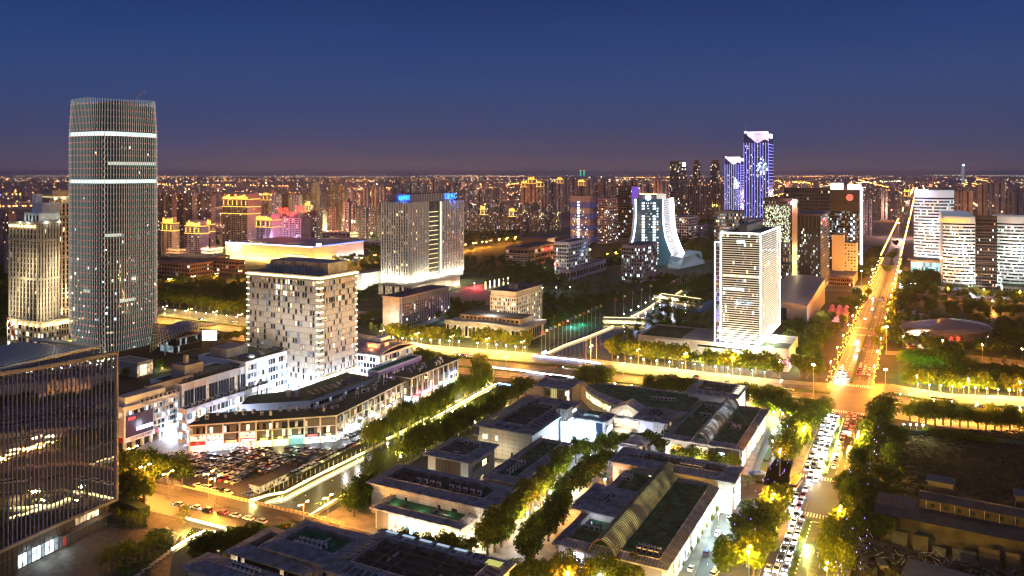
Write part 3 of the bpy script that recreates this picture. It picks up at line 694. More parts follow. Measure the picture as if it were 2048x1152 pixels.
inst(B.root, 'lit_sign', SIGNP, (B.x1+.9, B.d*.24, 9.3), (.3, 2.2, 1.5)); inst(B.root, 'lit_sign', SIGNW, (B.x1+.9, B.d*.38, 9.3), (.3, 6.5, 1.5)); text(B.root, '好又多', (B.x1+.9, 4, B.h-5), 1.3, SIGNR, 'r', .1)
inst(B.root, 'lit_sign', SIGNW, (B.x1+.6, B.d*.86, 4.9), (.4, B.d*.24, 1.6)); inst(B.root, 'shop_window', SHOPC, (B.x1-1.5, B.d*.86, 1.9), (.4, B.d*.24, 3.4)); inst(B.root, 'lit_sign', glow('blue_shop_board', (.1, .3, 1), 1.5), (B.x1+.6, B.d*.67, 4.6), (.4, B.d*.1, 1.6))
for k in (.7, .8, .9): glow_at(B, B.x1+3, B.d*k, 4.2, (.7, .82, 1), 2400)
b = MB(); b.box(B.x0+2, B.x1-2.5, 3, B.y1-6, B.h, B.h+4.5, WHITE, CONC); b.box(B.x0+3, B.x1-6, 18, B.y1+14, B.h, B.h+6, CONC, ROOFD); B.part('roof_house', b)
acs(B, 'air conditioners on the bank block', [(B.x1-1.6, 12+i*2.6, B.h) for i in range(9)], 'small air conditioner along the bank block roof edge')
# generic long retail slab with real roof clutter
def slab(name, label, px, by, ty, xl, xr, wallm, roofm, nf, nx, ny, pick=NIGHT, lim=80, zmin=1.0, par=.8, top=None):
    B = corner_bld(name, label, 'building', px, by, ty, xl, xr); B.body(wallm, roofm); B.parapet(wallm, .45, par)
    r = []
    if nx: r += B.rects('f', zmin, B.h-.8, nx, nf, .84, .62)
    if ny: r += B.rects('s', zmin, B.h-.8, ny, nf, .84, .62)
    r.sort(key=lambda q: -q[2]); B.panes(r, pick, lim)
    if ny:
        for k in range(0, ny+1, 4): inst(B.root, 'pilaster', wallm, (B.x1+.2, lerp(.3, B.d-.3, k/ny), B.h/2), (.5, .5, B.h-.4))
    return B
LITW = picker((W_DARK, 30), (W_DIMC, 30), (W_COOL, 14), (W_WARM, 8), (W_DIM, 12))
B = slab('white_office_slab', 'five storey white retail block glowing from below, left of the hotel tower', 490, 818, 727, 397, 616, WHITE, ROOFM, 5, 0, 24, LITW, 120)
BW5 = B
store_front(B, 's', [(.02, .3, SHOPW, None, None, ''), (.32, .6, SHOPW, SIGNW, None, ''), (.62, .98, SHOPC, SIGNW, None, '')])
for k in range(6): glow_at(B, B.x1+5, B.d*(k+.5)/6, 4, (.72, .82, 1), 9000, .6)
text(B.root, 'WEST WING', (B.x1+.3, B.d*.86, B.h-1.6), 1.4, mat('grey_letter', (.3, .3, .4), .5), 'r', .1) if False else None
SOL = mat('solar_panel', (.02, .025, .04), .15, spec=.8)
for k in range(14): inst(B.root, 'solar_panel', SOL, (B.x1-6.5, 6+k*3.6, B.h+1.6), (9, 2.6, .2), 0, (.35, 0))
b = MB(); b.box(B.x0+4, B.x0+18, 4, 20, B.h, B.h+5, CONC, DARKC); B.part('stair_house', b)
# back long rows with skylights
B = slab('stepped_retail_row', 'long stepped retail row with small square windows and solar panels', 362, 862, 772, 300, 512, WHITE, ROOFM, 1, 0, 26, picker((W_DARK, 9), (W_DIM, 1)), 60, 9.5)
for k in range(26): inst(B.root, 'solar_panel', SOL, (B.x1-7, 5+k*3.3, B.h+1.5), (8, 2.4, .2), 0, (.35, 0))
b = MB(); b.box(B.x0+4, B.x0+14, 10, 22, B.h, B.h+7, CONC, ROOFD); b.box(B.x0+8, B.x0+10, 14, 16, B.h+7, B.h+11, CONC); B.part('stair_house', b)
B = slab('lit_retail_row', 'long lower retail row with blue white floodlit glass front', 372, 888, 822, 357, 545, WHITE, ROOFM, 3, 2, 44, LITW, 150)
for k in range(9): glow_at(B, B.x1+4.5, B.d*(k+.5)/9, 3.5, (.68, .78, 1), 5200, .6)
acs(B, 'air conditioners on the lit retail row', [(U(B.x0+1.5, B.x1-1.5), 6+i*(B.d-10)/12, B.h) for i in range(12)], 'grey box on the lit retail row roof')
GRL_ = LITW
# 4e front curved arcade: built from two straight wings
ARC = thing('curved_arcade', 'curved three storey arcade with coloured shop signs facing the car park', 'building', (*G(672, 885), 0), 0)
def arcade():
    o = ARC.location; H = 13.0
    g = [G(379, 905), G(672, 883), G(812, 806)]; 
    g = [np.array(p)-np.array((o[0], o[1])) for p in g]
    bk = [np.array(G(*p, H))-np.array((o[0], o[1])) for p in ((400, 828), (620, 806), (757, 758))]
    # end profile back points by offsetting
    d1 = (g[1]-g[0])/np.linalg.norm(g[1]-g[0]); n1 = np.array((-d1[1], d1[0])); d2 = (g[2]-g[1])/np.linalg.norm(g[2]-g[1]); n2 = np.array((-d2[1], d2[0]))
    back = [g[0]+n1*17+d1*6, g[1]+(n1+n2)/2*17, g[2]+n2*17]
    WL = mat('arcade_stone', (.5, .43, .36), .6, noise=.15)
    b = MB(); b.prism([tuple(p) for p in (g[0], g[1], g[2], back[2], back[1], back[0])], 0, H-.7, DARKC); b.build('wall', ARC)
    ov = .8; gg = [g[0]-n1*ov-d1*ov, g[1]-(n1+n2)/2*ov, g[2]-n2*ov+d2*ov]; bb = [back[0]-d1*ov, back[1], back[2]+d2*ov]
    b = MB(); b.prism([tuple(p) for p in (gg[0], gg[1], gg[2], bb[2], bb[1], bb[0])], H-.7, H, WL, ROOFM); b.build('roof', ARC)
    SG = [('鲜', REDP, SIGNR, SHOPW), ('', SIGNW, None, SHOPC), ('巧巧花香', mat('maroon_board', (.3, .05, .03), .5), glow('gold_letter', (1, .6, .15), 3), SHOPC), ('香辣火锅烧烤', mat('red_lit_board', (.5, .02, .02), .5, emit=(1, .1, .05), es=1.5), glow('white_letter', (1, .85, .8), 5), SHOPW),
          ('面包房', DARKC, SIGNY, glow('shop_window_yellow', (1, .85, .35), 3)), ('便利', DARKC, SIGNY, MATS['shop_window_yellow']), ('东吴健身会所', mat('green_lit_board', (.05, .3, .15), .5, emit=(.3, 1, .6), es=.8), glow('white_green_letter', (.8, 1, .9), 5), glow('shutter_teal', (.35, .8, .75), .7)), ('平安银行', DARKC, SIGNR, SHOPC), ('书店', DARKC, SIGNY, SHOPC)]
    nb = len(SG); cols = [(1, .15, .12), (.8, .8, 1), (1, .8, .8), (1, .35, .3), (1, .85, .3), (1, .9, .35), (.3, 1, .65), (.9, .8, .9), (.9, 1, .9)]
    for k, (tx, bm, lm, gm) in enumerate(SG):
        a = g[0]+(g[1]-g[0])*(k/nb); c = g[0]+(g[1]-g[0])*((k+1)/nb); m_ = (a+c)/2; r = math.atan2(d1[1], d1[0]); w_ = np.linalg.norm(c-a)
        p = m_-n1*.25
        inst(ARC, 'shop_window', gm, (p[0], p[1], 1.7), (w_*.9, .3, 3.0), r)
        inst(ARC, 'sign_board', bm, (p[0]-n1[0]*.2, p[1]-n1[1]*.2, 3.9), (w_*.93, .4, 1.4), r)
        if lm: text(ARC, tx, (p[0]-n1[0]*.5, p[1]-n1[1]*.5, 3.9), min(1.25, w_*.8/len(tx)), lm, r, .06)
        for fl in (0, 1):
            for q in range(5):
                t_ = (q+.5)/5; pp = a+(c-a)*t_-n1*.12; z = 6.3+fl*3.5
                gw = random.choice((W_BRZ, W_DARK, W_BRZ, W_BRZ, W_BRZ, W_WARM if R() < .5 else W_DIM)) if not (fl == 0 and k in (0, 1, 3)) else SHOPW
                inst(ARC, 'window', gw, (pp[0], pp[1], z), (w_/5*.88, .2, 2.7), r)
        inst(ARC, 'pilaster', WL, (*(a-n1*.3), (H-.7)/2), (.8, .7, H-.8), r)
        inst(ARC, 'transom', WL, (*(m_-n1*.22), 8.05), (w_*.9, .4, .45), r)
        lp = m_-n1*3.2; lamp(ARC, (lp[0], lp[1], 3.4), cols[k], 1300 if k != 1 else 2600, .5)
    r = math.atan2(d2[1], d2[0]); nb = 12; L2 = np.linalg.norm(g[2]-g[1])
    for k in range(nb):
        a = g[1]+(g[2]-g[1])*(k/nb); c = g[1]+(g[2]-g[1])*((k+1)/nb); m_ = (a+c)/2; w_ = L2/nb; p = m_-n2*.25
        gm = SHOPC if k < 4 else (SHOPW if k % 3 == 0 else W_DIM)
        inst(ARC, 'shop_window', gm, (p[0], p[1], 1.7), (w_*.9, .3, 3.0), r)
        inst(ARC, 'sign_board', SIGNW if k in (1, 2, 5) else DARKC, (p[0]-n2[0]*.2, p[1]-n2[1]*.2, 3.9), (w_*.93, .4, 1.3), r)
        if k in (8, 9): text(ARC, '新华书', (p[0]-n2[0]*.5, p[1]-n2[1]*.5, 3.9), 1.1, SIGNW, r, .05)
        for fl in (0, 1):
            for q in range(4):
                pp = a+(c-a)*(q+.5)/4-n2*.12; inst(ARC, 'window', random.choice((W_BRZ, W_BRZ, W_BRZ, W_DIM, W_DARK, W_DIMC)), (pp[0], pp[1], 6.3+fl*3.5), (w_/4*.8, .2, 2.5), r)
        inst(ARC, 'pilaster', WL, (*(a-n2*.3), (H-.7)/2), (.6, .7, H-.8), r); inst(ARC, 'transom', WL, (*(m_-n2*.22), 8.05), (w_*.96, .4, .5), r)
        lp = m_-n2*3; 
        if k % 2 == 0: lamp(ARC, (lp[0], lp[1], 3.6), (.85, .92, 1) if k < 6 else (1, .85, .55), 2000, .5)
    # roof clutter on both wings
    i = 0
    for (p0, p1, nn, n_) in ((g[0], g[1], n1, 16), (g[1], g[2], n2, 18)):
        for k in range(n_):
            q = p0+(p1-p0)*(k+.6)/n_+nn*U(4, 13); c = AC0.copy(); COL.objects.link(c)
            for ch in AC0.children: kk = ch.copy(); COL.objects.link(kk); kk.parent = c
            s_ = U(.8, 1.3); c.location = (q[0]+o[0], q[1]+o[1], H); c.scale = (s_, s_, s_*U(.7, 1.2)); c.rotation_euler = (0, 0, U(0, 3)); i += 1
            c['label'] = f'grey vent box on the curved arcade roof, {ordn(i)} from its left end'; c['group'] = 'vent boxes on the curved arcade roof'
arcade()
# second ring behind
def ring2():
    H = 13.0; T = thing('inner_arcade', 'dark roofed inner wing behind the curved arcade, with pale side wall', 'building', (*G(621, 830), 0), 0); o = np.array((T.location[0], T.location[1]))
    f = [np.array(G(*p, H))-o for p in ((482, 809), (621, 801), (750, 755))]; k = [np.array(G(*p, H))-o for p in ((497, 791), (590, 780), (692, 745))]
    b = MB(); b.prism([tuple(p) for p in (*f, *k[::-1])], 0, H-.01, WHITE, ROOFM); b.build('wall', T)
    d = f[2]-f[1]; n = np.array((-d[1], d[0])); n /= np.linalg.norm(n)
    for i in range(26): p = f[1]+d*(i+.5)/26-n*.1; inst(T, 'window', random.choice((W_DARK, W_DIMC)), (p[0], p[1], 10), (1.6, .2, 1.8), math.atan2(d[1], d[0]))
    for i in range(9): p = (f[1]*.7+k[1]*.3)+d*(i+1)/12; inst(T, 'solar_panel', SOL, (p[0], p[1], H+1), (2.6, 5, .2), math.atan2(d[1], d[0]), (.3, 0))
    b = MB(); b.cyl(f[1][0]-9, f[1][1]+7, H, H+3.4, 1.5, STEEL, 12); b.cyl(f[1][0]-13, f[1][1]+7, H, H+3.4, 1.5, STEEL, 12); b.build('water_tank', T)
    lamp(T, (*(f[0]-np.array((0, 5))), 6), (.6, .7, 1), 6000, .5); lamp(T, (f[0][0]+20, f[0][1]+28, 6), (.75, .85, 1), 60000, .8); lamp(T, (f[0][0]+45, f[0][1]+38, 6), (.75, .85, 1), 40000, .8)
ring2()
# 4f corner block with red signs
B = corner_bld('corner_shop_block', 'three storey corner shop block with red and pink signs by the river', 'building', 822, 810, 755, 785, 915)
B.body(DARKC, ROOFM, z1=B.h-.7); b = MB(); b.box(B.x0-.8, B.x1+.8, -.8, B.d+.8, B.h-.7, B.h, CONC, ROOFM); B.part('roof', b)
B.panes(B.rects('s', 5, B.h-1.2, 36, 2, .85, .8)+B.rects('f', 5, B.h-1.2, 8, 2, .8, .7), picker((W_DARK, 4), (W_BRZ, 6), (W_WARM, 1)), 88)
for k in range(10): inst(B.root, 'pilaster', CONC, (B.x1+.25, lerp(0, B.d, k/9), (B.h-.8)/2), (.5, .8, B.h-.9))
PSH = glow('pink_board', (1, .2, .5), 3)
store_front(B, 's', [(.02, .14, SHOPC, REDP, SIGNR, '鑫星中介加盟'), (.2, .4, SHOPW, PSH, glow('yellow_letter', (1, .75, .1), 5), '火锅城'), (.45, .6, W_DIM, CONC, MATS['dark_letter'], '上岛咖啡'), (.66, .76, SHOPC, SIGNW, None, ''), (.8, .98, glow('green_board', (.3, 1, .4), 2.5), SIGNY, None, '')], 0, 3.4, 4.9)
store_front(B, 'f', [(.55, .98, SHOPC, SIGNW, None, '')])
for k in (.68, .8, .93): inst(B.root, 'light_strip', STRIPB, (B.x1+.5, B.d*k, 8), (.3, .3, 6))
inst(B.root, 'lit_sign', SIGNW, (B.x1+.6, B.d*.88, 8.5), (.3, 7, 1.2))
for k, c in ((.08, (1, .6, .65)), (.3, (1, .3, .5)), (.5, (.9, .8, .9)), (.72, (.9, .9, 1)), (.9, (.6, 1, .5))): glow_at(B, B.x1+3.2, B.d*k, 3.5, c, 5000)
glow_at(B, B.x0+8, -4, 3.5, (1, .7, .9), 9000)
acs(B, 'boxes on the corner block roof', [(U(B.x0+2, B.x1-2), 8+i*(B.d-12)/14, B.h) for i in range(14)], 'vent box on the corner shop block roof')
# 4g arch roof building with annex
B = corner_bld('arch_roof_block', 'white glass fronted block with curved roof right of the hotel tower', 'building', 757, 768, 712, 686, 826)
B.body(WHITE, ROOFD); B.panes(B.rects('f', 1, B.h-.8, 12, 4, .8, .7)+B.rects('s', 1, B.h-1, 26, 4, .8, .75), picker((W_DARK, 4), (W_DIM, 3), (W_DIMC, 4), (W_WARM, 2)), 140)
b = MB(); n = 14
for i in range(n):
    y0, y1 = B.d*i/n, B.d*(i+1)/n; z = lambda y: B.h+.2+3.2*math.sin(math.pi*min(1, y/B.d))**.8
    b.add([(B.x0-.5, y0, z(y0)), (B.x1+.8, y0, z(y0)), (B.x1+.8, y1, z(y1)), (B.x0-.5, y1, z(y1)), (B.x1+.8, y0, z(y0)-.8), (B.x1+.8, y1, z(y1)-.8)], [(0, 1, 2, 3), (1, 4, 5, 2)], TILE)
B.part('curved_roof', b)
b = MB(); b.box(B.x1-16, B.x1-5, 8, 26, B.h, B.h+5.5, CONC, DARKC); b.box(B.x1-14, B.x1-7, 12, 22, B.h+5.5, B.h+8, STEEL); B.part('roof_house', b)
text(B.root, '景园酒家', (B.x1-10.5, 7.7, B.h+3.6), 1.9, glow('orange_red_letter', (1, .2, .05), 7), 'f', .15)
text(B.root, '酒店', (B.x1-4.7, 15, B.h+4), 1.9, MATS['orange_red_letter'], 'r', .15)
lamp(B.root, (B.x1-10, 5.5, B.h+2.5), (1, .25, .1), 700, .4)
for k in range(5): glow_at(B, B.x0+3+k*9, -4, 4, (.8, .82, 1), 8000)
A_ = corner_bld('retail_annex', 'low annex with grass roof in front of the curved roof block', 'building', 757, 800, 745, 735, 843)
A_.body(LILAC, ROOFG); A_.parapet(WHITE, .4, .8); A_.panes(A_.rects('s', 5, A_.h-1, 30, 2, .5, .6), picker((W_DARK, 3), (W_DIM, 1)), 60)
for k in range(4): glow_at(A_, A_.x1+3, A_.d*(k+.5)/4, 4, (1, .7, 1), 3000)
# ================================================================ 4d hotel tower
B = corner_bld('hotel_tower', 'pale panelled hotel tower outlined with a bright roof line', 'hotel', 640, 800, 556, 495, 714)
HB = B
PNL = mat('hotel_panel', (.42, .37, .29), .55, noise=.12, nscale=.3)
B.body(mat('hotel_joint', (.24, .22, .19), .6), ROOFD)
nf = 20; fh = B.h/nf
rr = [r for r in B.rects('f', 0, B.h-2, 30, nf, .93, .9)+B.rects('s', 0, B.h-2, 26, nf, .93, .9)]
def hotelpick(r):
    i, j = r[6], r[7]
    v = ((i*7+j*13+(i*j) % 5) % 9)/9
    if v > .52 and (i*5+j*3) % 7: return random.choice((W_DARK, W_DARK, W_DARK, W_DARK, W_DIM, W_DIMC, W_DIMC, W_WARM if R() < .5 else W_DIM, W_BLUE, W_DIM))
    if j >= nf-3 and 10 < i < 22 and r[5] == 0: return random.choice((W_WARM, W_COOL, W_DIM, W_DARK))
    return PNL
rr.sort(key=lambda r: -r[2]); pk = [(r, hotelpick(r)) for r in rr]; pan = [r for r, m in pk if m is PNL]; win = [((r[0]-.0, r[1], r[2], r[3]*.55, r[4]*.82)+r[5:], m) for r, m in pk if m is not PNL]
B.panes(pan, lambda r: PNL, 300, 'panel', .25); wm = {id(r): m for r, m in win}; wl_ = [r for r, m in win]; B.panes(wl_, lambda r: wm[id(r)], 200, 'window', .3)
for z in (.97,):
    for (p, s_) in (((lerp(B.x0, B.x1, .5), B.y0-.45, B.h-.4), (B.w+1.4, .5, 1.0)), ((B.x1+.45, lerp(B.y0, B.y1, .5), B.h-.4), (.5, B.d+1.4, 1.0))): inst(B.root, 'roof_light_strip', STRIPW, p, s_)
cs = glow('corner_light_bar', (1, .86, .5), 4)
for j in range(nf):
    z = fh*(j+.55)*.985
    for (x, y, sx, sy) in ((B.x1-.9, B.y0-.35, 3.2, .3), (B.x1+.35, B.y0+1.1, .3, 2.6), (B.x0+.6, B.y0-.35, 2.0, .3), (B.x1+.35, B.y1-.9, .3, 1.8)): inst(B.root, 'light_bar', cs, (x, y, z), (sx, sy, .55))
inst(B.root, 'corner_pier', CONC, (B.x1, B.y0, B.h/2), (3.4, 3.4*0+.4, B.h-.5)) if False else None
b = MB(); b.box(B.x0+10, B.x1-1.5, 9, B.d-7, B.h, B.h+7.5, mat('plant_screen', (.34, .33, .29), .6, noise=.3)); B.part('plant_room', b)
for k in range(16): inst(B.root, 'screen_post', STEEL, (lerp(B.x0+10, B.x1-1.5, k/15), 8.8, B.h+3.8), (.25, .25, 7.6))
b = MB(); b.cyl(B.x0+5, 12, B.h, B.h+4, 1.1, STEEL); b.cyl(B.x0+8, 12, B.h, B.h+4, 1.1, STEEL); B.part('water_tank', b)
B.parapet(CONC, .6, 1.0)
for k in range(5): glow_at(B, lerp(B.x0, B.x1, (k+.5)/5), -5, 5, (.75, .85, 1), 14000, .8)
for k in range(5): glow_at(B, B.x1+5, lerp(0, B.d, (k+.5)/5), 5, (.8, .85, 1), 16000, .8)
inst(B.root, 'light_strip', STRIPW, (B.x1+.6, B.d*.5, 12), (.3, B.d*.96, .5))
for k in range(3): lamp(B.root, (lerp(B.x0, B.x1, (k+.5)/3), -14, 45), (1, .95, .85), 4500, 1); lamp(B.root, (B.x1+14, lerp(0, B.d, (k+.5)/3), 45), (1, .92, .8), 2500, 1)
# long shed in the car park
B = corner_bld('glazed_shed', 'long low glazed shed at the edge of the car park', 'shed', 519, 988, 973, 499, 577)
B.body(mat('shed_frame', (.4, .34, .22), .6), ROOFD, z1=B.h); B.panes(B.rects('s', .4, B.h-.3, 24, 2, .8, .8)+B.rects('f', .4, B.h-.3, 5, 2, .8, .8), picker((W_DIMC, 2), (W_DIM, 3), (W_DARK, 2)), 60)
b = MB(); b.box(B.x0-.4, B.x1+.4, -.4, B.d+.4, B.h, B.h+.25, ROOFD); B.part('roof', b)
# ================================================================ 5. civic twin tower
def finface(B, face, n, m, z0, z1, wd=.7, dp=.9, a=0, c=0, name='fin'):
    for i in range(n+1):
        t = i/n
        if face == 'f': inst(B.root, name, m, (lerp(B.x0+a, B.x1-c, t), B.y0-dp/2, (z0+z1)/2), (wd, dp, z1-z0))
        else: inst(B.root, name, m, ((B.x1+dp/2) if B.side == 1 else (B.x0-dp/2), lerp(B.y0+a, B.y1-c, t), (z0+z1)/2), (dp, wd, z1-z0))
FINW = mat('pale_metal_fin', (.5, .48, .44), .45, emit=(.9, .85, .7), es=.06, nee=False)
B = corner_bld('civic_tower', 'pale twin slab office tower with blue rooftop letters and floodlit base', 'office tower', 817, 584, 406, 764, 856)
B1 = B; h = B.h
B.body(GREYB, ROOFD, z0=6); nf = 22
B.panes(B.rects('f', 14, h-8, 11, nf, .7, .62)+B.rects('s', 14, h-8, 12, nf, .7, .62), picker((W_DARK, 60), (W_DIM, 8), (W_DIMC, 8), (W_WARM, 3)), 150)
finface(B, 'f', 11, FINW, 12, h+.5, 1.2, 1.4); finface(B, 's', 12, FINW, 12, h+.5, .9, 1.2)
sd = B.d
b = MB(); b.box(B.x0+2, B.x1-1.6, sd, sd+24, 6, h-1, glass('slot_glass', (.1, .095, .08), .2, .6), ROOFD); B.part('glass_link', b)
for j in range(14): inst(B.root, 'light_bar', glow('slot_light_bar', (1, .9, .4), 1.6, False), (B.x1-1.4, sd+12, 16+j*(h-28)/13), (.4, 23, .5))
b = MB(); b.box(B.x0+2, B.x1+1, sd+24, sd+24+52, 6, h, GREYB, ROOFD); B.part('second_slab', b)
for i in range(15): inst(B.root, 'fin', FINW, (B.x1+1.6, sd+24+i*52/14, (h+12)/2), (1.2, .9, h-12))
inst(B.root, 'corner_light_fin', glow('slab_edge_light', (1, .95, .7), 1.0), (B.x1+1.8, sd+24.2, (h+12)/2), (1.4, 1.4, h-12))
rr = [(B.x1+1.05, sd+24+(i+.5)*52/14, 15+(j+.5)*(h-24)/nf, 52/14*.7, (h-24)/nf*.6, math.pi/2, i, j) for i in range(14) for j in range(nf)]
B.panes(rr, picker((W_DARK, 60), (W_DIM, 9), (W_DIMC, 6), (W_WARM, 4)), 0)
b = MB(); b.box(B.x0+12, B.x1-1.6, 8, sd+60, h, h+9.5, mat('roof_fin_box', (.2, .18, .24), .6), ROOFD); B.part('roof_house', b)
for i in range(26): inst(B.root, 'roof_fin', FINW, (B.x1-1.2, 9+i*(sd+50)/25, h+4.7), (.5, .5, 9.4))
text(B.root, 'SIPAC', (B.x1-.8, sd+50, h+5.2), 9, SIGNB, 'r', .1, sp=1.2)
lgo = MB(); 
for q in range(12): a = q*math.pi/6; lgo.seg((B.x0+20+1.8*math.cos(a), 7.6, h+5+1.8*math.sin(a)), (B.x0+20+1.8*math.cos(a+.55), 7.6, h+5+1.8*math.sin(a+.55)), 1.2, SIGNB)
B.part('logo', lgo); text(B.root, '园区', (B.x0+28, 7.6, h+5.5), 5, SIGNB, 'f', .3)
lamp(B.root, (B.x0+22, 3, h+3), (.05, .15, 1), 9000, .5); lamp(B.root, (B.x1+4, sd+50, h+2), (.05, .15, 1), 9000, .5)
P_ = corner_bld('civic_podium', 'floodlit colonnaded podium under the civic tower', 'podium', 822, 594, 572, 757, 918)
P_.body(CONC, PAVE); P_.panes(P_.rects('s', .5, P_.h-1.5, 40, 1, .6, .9)+P_.rects('f', .5, P_.h-1.5, 14, 1, .6, .9), picker((W_DARK, 1), (W_DIM, 1)), 60)
for i in range(41): inst(P_.root, 'column', CONC, (P_.x1+.5, lerp(0, P_.d, i/40), P_.h/2), (.9, 1.0, P_.h))
for i in range(9): lamp(B.root, (lerp(B.x0, B.x1, (i+.5)/9), -3.2, P_.h+1.2), (1, .9, .6), 9000, .5)
for i in range(12): lamp(B.root, (B.x1+4, lerp(0, sd+76, (i+.5)/12), P_.h+1.2), (1, .9, .6), 9000, .5)
for i in range(5): lamp(P_.root, (P_.x1+4, lerp(0, P_.d, (i+.5)/5), 2), (1, .9, .6), 7000, .5)
# gymnasium with blue roof
B = corner_bld('sports_hall', 'white banded hall with dark blue curved roof beside the civic tower', 'hall', 724, 580, 548, 700, 800)
B.body(WHITE, mat('blue_metal_roof', (.05, .07, .13), .5)); 
for j in range(7): inst(B.root, 'band', CONC, ((B.x0+B.x1)/2, -.25, (j+.5)*B.h/7), (B.w, .5, .5)); inst(B.root, 'band', CONC, (B.x1+.25, B.d/2, (j+.5)*B.h/7), (.5, B.d, .5))
lamp(B.root, (B.x0+8, -14, 6), (1, .95, .75), 20000, 1); lamp(B.root, (B.x1+12, 20, 6), (1, .95, .75), 20000, 1)
# dark slab block M2
B = corner_bld('dark_slab_block', 'dark finned slab block with pale end wall in front of the civic tower', 'office block', 803, 664, 596, 766, 898)
B.body(GREYB, ROOFD); B.parapet(LILAC, .5, .4); finface(B, 's', 26, LILAC, 4, B.h-5, .5, .8)
B.panes(B.rects('s', 3, B.h-5, 26, 8, .8, .7)+B.rects('f', 3, B.h-5, 4, 8, .85, .75, 18, 1), OFFICE, 160)
b = MB(); b.box(B.x0, B.x0+17, -.4, 0, 0, B.h, BEIGE); B.part('end_wall', b)
for i in range(14): inst(B.root, 'roof_post', LILAC, (B.x1-.2, lerp(0, B.d, i/13), B.h-2.3), (.4, .6, 4.6))
b = MB(); b.box(B.x0-1, B.x1+1, -1, B.d+1, B.h, B.h+.7, LILAC, ROOFD); B.part('roof', b)
lamp(B.root, (B.x0+8, -12, 10), (1, .85, .65), 9000, 1); lamp(B.root, (B.x1-6, -5, 12), (.8, .85, 1), 1500, 1); lamp(B.root, (B.x1+8, B.d*.7, 3), (.55, .7, 1), 2500, 1)
# beige council block M3
B = corner_bld('beige_grid_block', 'beige eight storey block with square windows beside the flag lined canal', 'office block', 1032, 668, 585, 982, 1083)
B.body(BEIGE, ROOFD); B.panes(B.rects('f', 2, B.h-5, 12, 8, .62, .6)+B.rects('s', 2, B.h-5, 15, 8, .62, .6), picker((W_DARK, 50), (W_DIM, 14), (W_WARM, 7), (W_DIMC, 6), (W_BLUE, 8)), 216)
for i in range(13): inst(B.root, 'pilaster', BEIGE, (lerp(B.x0, B.x1, i/12), -.3, (B.h-4)/2), (.7, .6, B.h-4))
for i in range(16): inst(B.root, 'pilaster', BEIGE, (B.x1+.3, lerp(0, B.d, i/15), (B.h-4)/2), (.6, .7, B.h-4))
for z in (B.h-4, B.h): b = MB(); b.box(B.x0-1, B.x1+1, -1, B.d+1, z, z+.6, BEIGE, ROOFD); B.part('cornice', b)
for i in range(28): inst(B.root, 'roof_post', BEIGE, (B.x1+.3, lerp(0, B.d, i/27), B.h-1.6), (.4, .4, 3.2))
b = MB(); b.box(B.x1-14, B.x1-11, 14, 17, B.h, B.h+4, CONC); b.box(B.x1-9, B.x1-7, 14, 17, B.h, B.h+4, CONC); B.part('roof_box', b)
lamp(B.root, (B.x0+10, -20, 20), (1, .88, .66), 20000, 1.5); lamp(B.root, (B.x1+18, 16, 16), (1, .9, .75), 14000, 1.5)
B = corner_bld('beige_low_wing', 'long low beige colonnaded building with recessed upper storey', 'building', 1046, 688, 656, 892, 1090)
B.body(BEIGE, CONC); b = MB(); b.box(B.x0+8, B.x1-7, 9, B.d-8, B.h, B.h+4, BEIGE, ROOFD); B.part('upper_storey', b)
b = MB(); b.box(B.x0+7.3, B.x1-6.3, 8.3, B.d-7.3, B.h+4, B.h+4.6, BEIGE, ROOFD); b.box(B.x0-.8, B.x1+.8, -.8, .0, B.h-2.6, B.h+.4, BEIGE); b.box(B.x1, B.x1+.8, 0, B.d+.8, B.h-2.6, B.h+.4, BEIGE); B.part('cornice', b)
B.panes(B.rects('f', 1, B.h-3, 20, 1, .55, .95)+B.rects('s', 1, B.h-3, 12, 1, .55, .95), picker((W_DARK, 6), (W_DIM, 1)), 32)
B.panes([(lerp(B.x0+9, B.x1-8, (i+.5)/14), 8.95, B.h+2.2, 2.4, 1.8, 0, i, 0) for i in range(14)], picker((W_DARK, 1)), 14)
for i in range(6): lamp(B.root, (lerp(B.x0, B.x1, (i+.5)/6), -9, 7), (1, .8, .45), 2200, 1)
# ================================================================ 6. white lit glass tower on its podium
P_ = corner_bld('glass_tower_podium', 'long pale stone podium with grass corners under the white lit tower', 'podium', 1577, 744, 701, 1276, 1596)
P_.body(CONC, CONC); P_.parapet(CONC, .6, .8)
b = MB(); b.box(P_.x0+1, P_.x0+30, 1, P_.d-2, P_.h+.02, P_.h+.12, LAWN); b.box(P_.x1-26, P_.x1-1, 1, 22, P_.h+.02, P_.h+.12, LAWN); P_.part('roof_lawn', b, 'stuff')
for j in range(4): inst(P_.root, 'band', GREYB, (P_.x0+14, -.3, 3+j*1.6), (28, .5, .7)); inst(P_.root, 'band', GREYB, (P_.x1-12, -.3, 1.5+j*1.4), (22, .5, .6))
inst(P_.root, 'panel', mat('white_wall_panel', (.75, .72, .66), .6), (P_.x0+25, -.35, P_.h-2.2), (24, .5, 3.4)); inst(P_.root, 'window', W_DARK, (P_.x0+58, -.1, P_.h-2.5), (30, .4, 1.2))
inst(P_.root, 'lit_sign', SIGNR, (P_.x1-14, -1.0, 5), (7, .5, 1.4)); inst(P_.root, 'lit_sign', SIGNP, (P_.x1-4, -1.0, 6.5), (7, .5, 1.6)); inst(P_.root, 'wall_light', SIGNP, (P_.x1+.5, 3, 6), (.4, 3, 8))
for i, (t_, pw) in enumerate(((.3, 1500), (.45, 2500), (.6, 6000), (.7, 8000), (.8, 5000), (.92, 4000))): lamp(P_.root, (lerp(P_.x0, P_.x1, t_), -7, 3), (1, .95, .7) if t_ < .9 else (1, .5, .7), pw, .8)
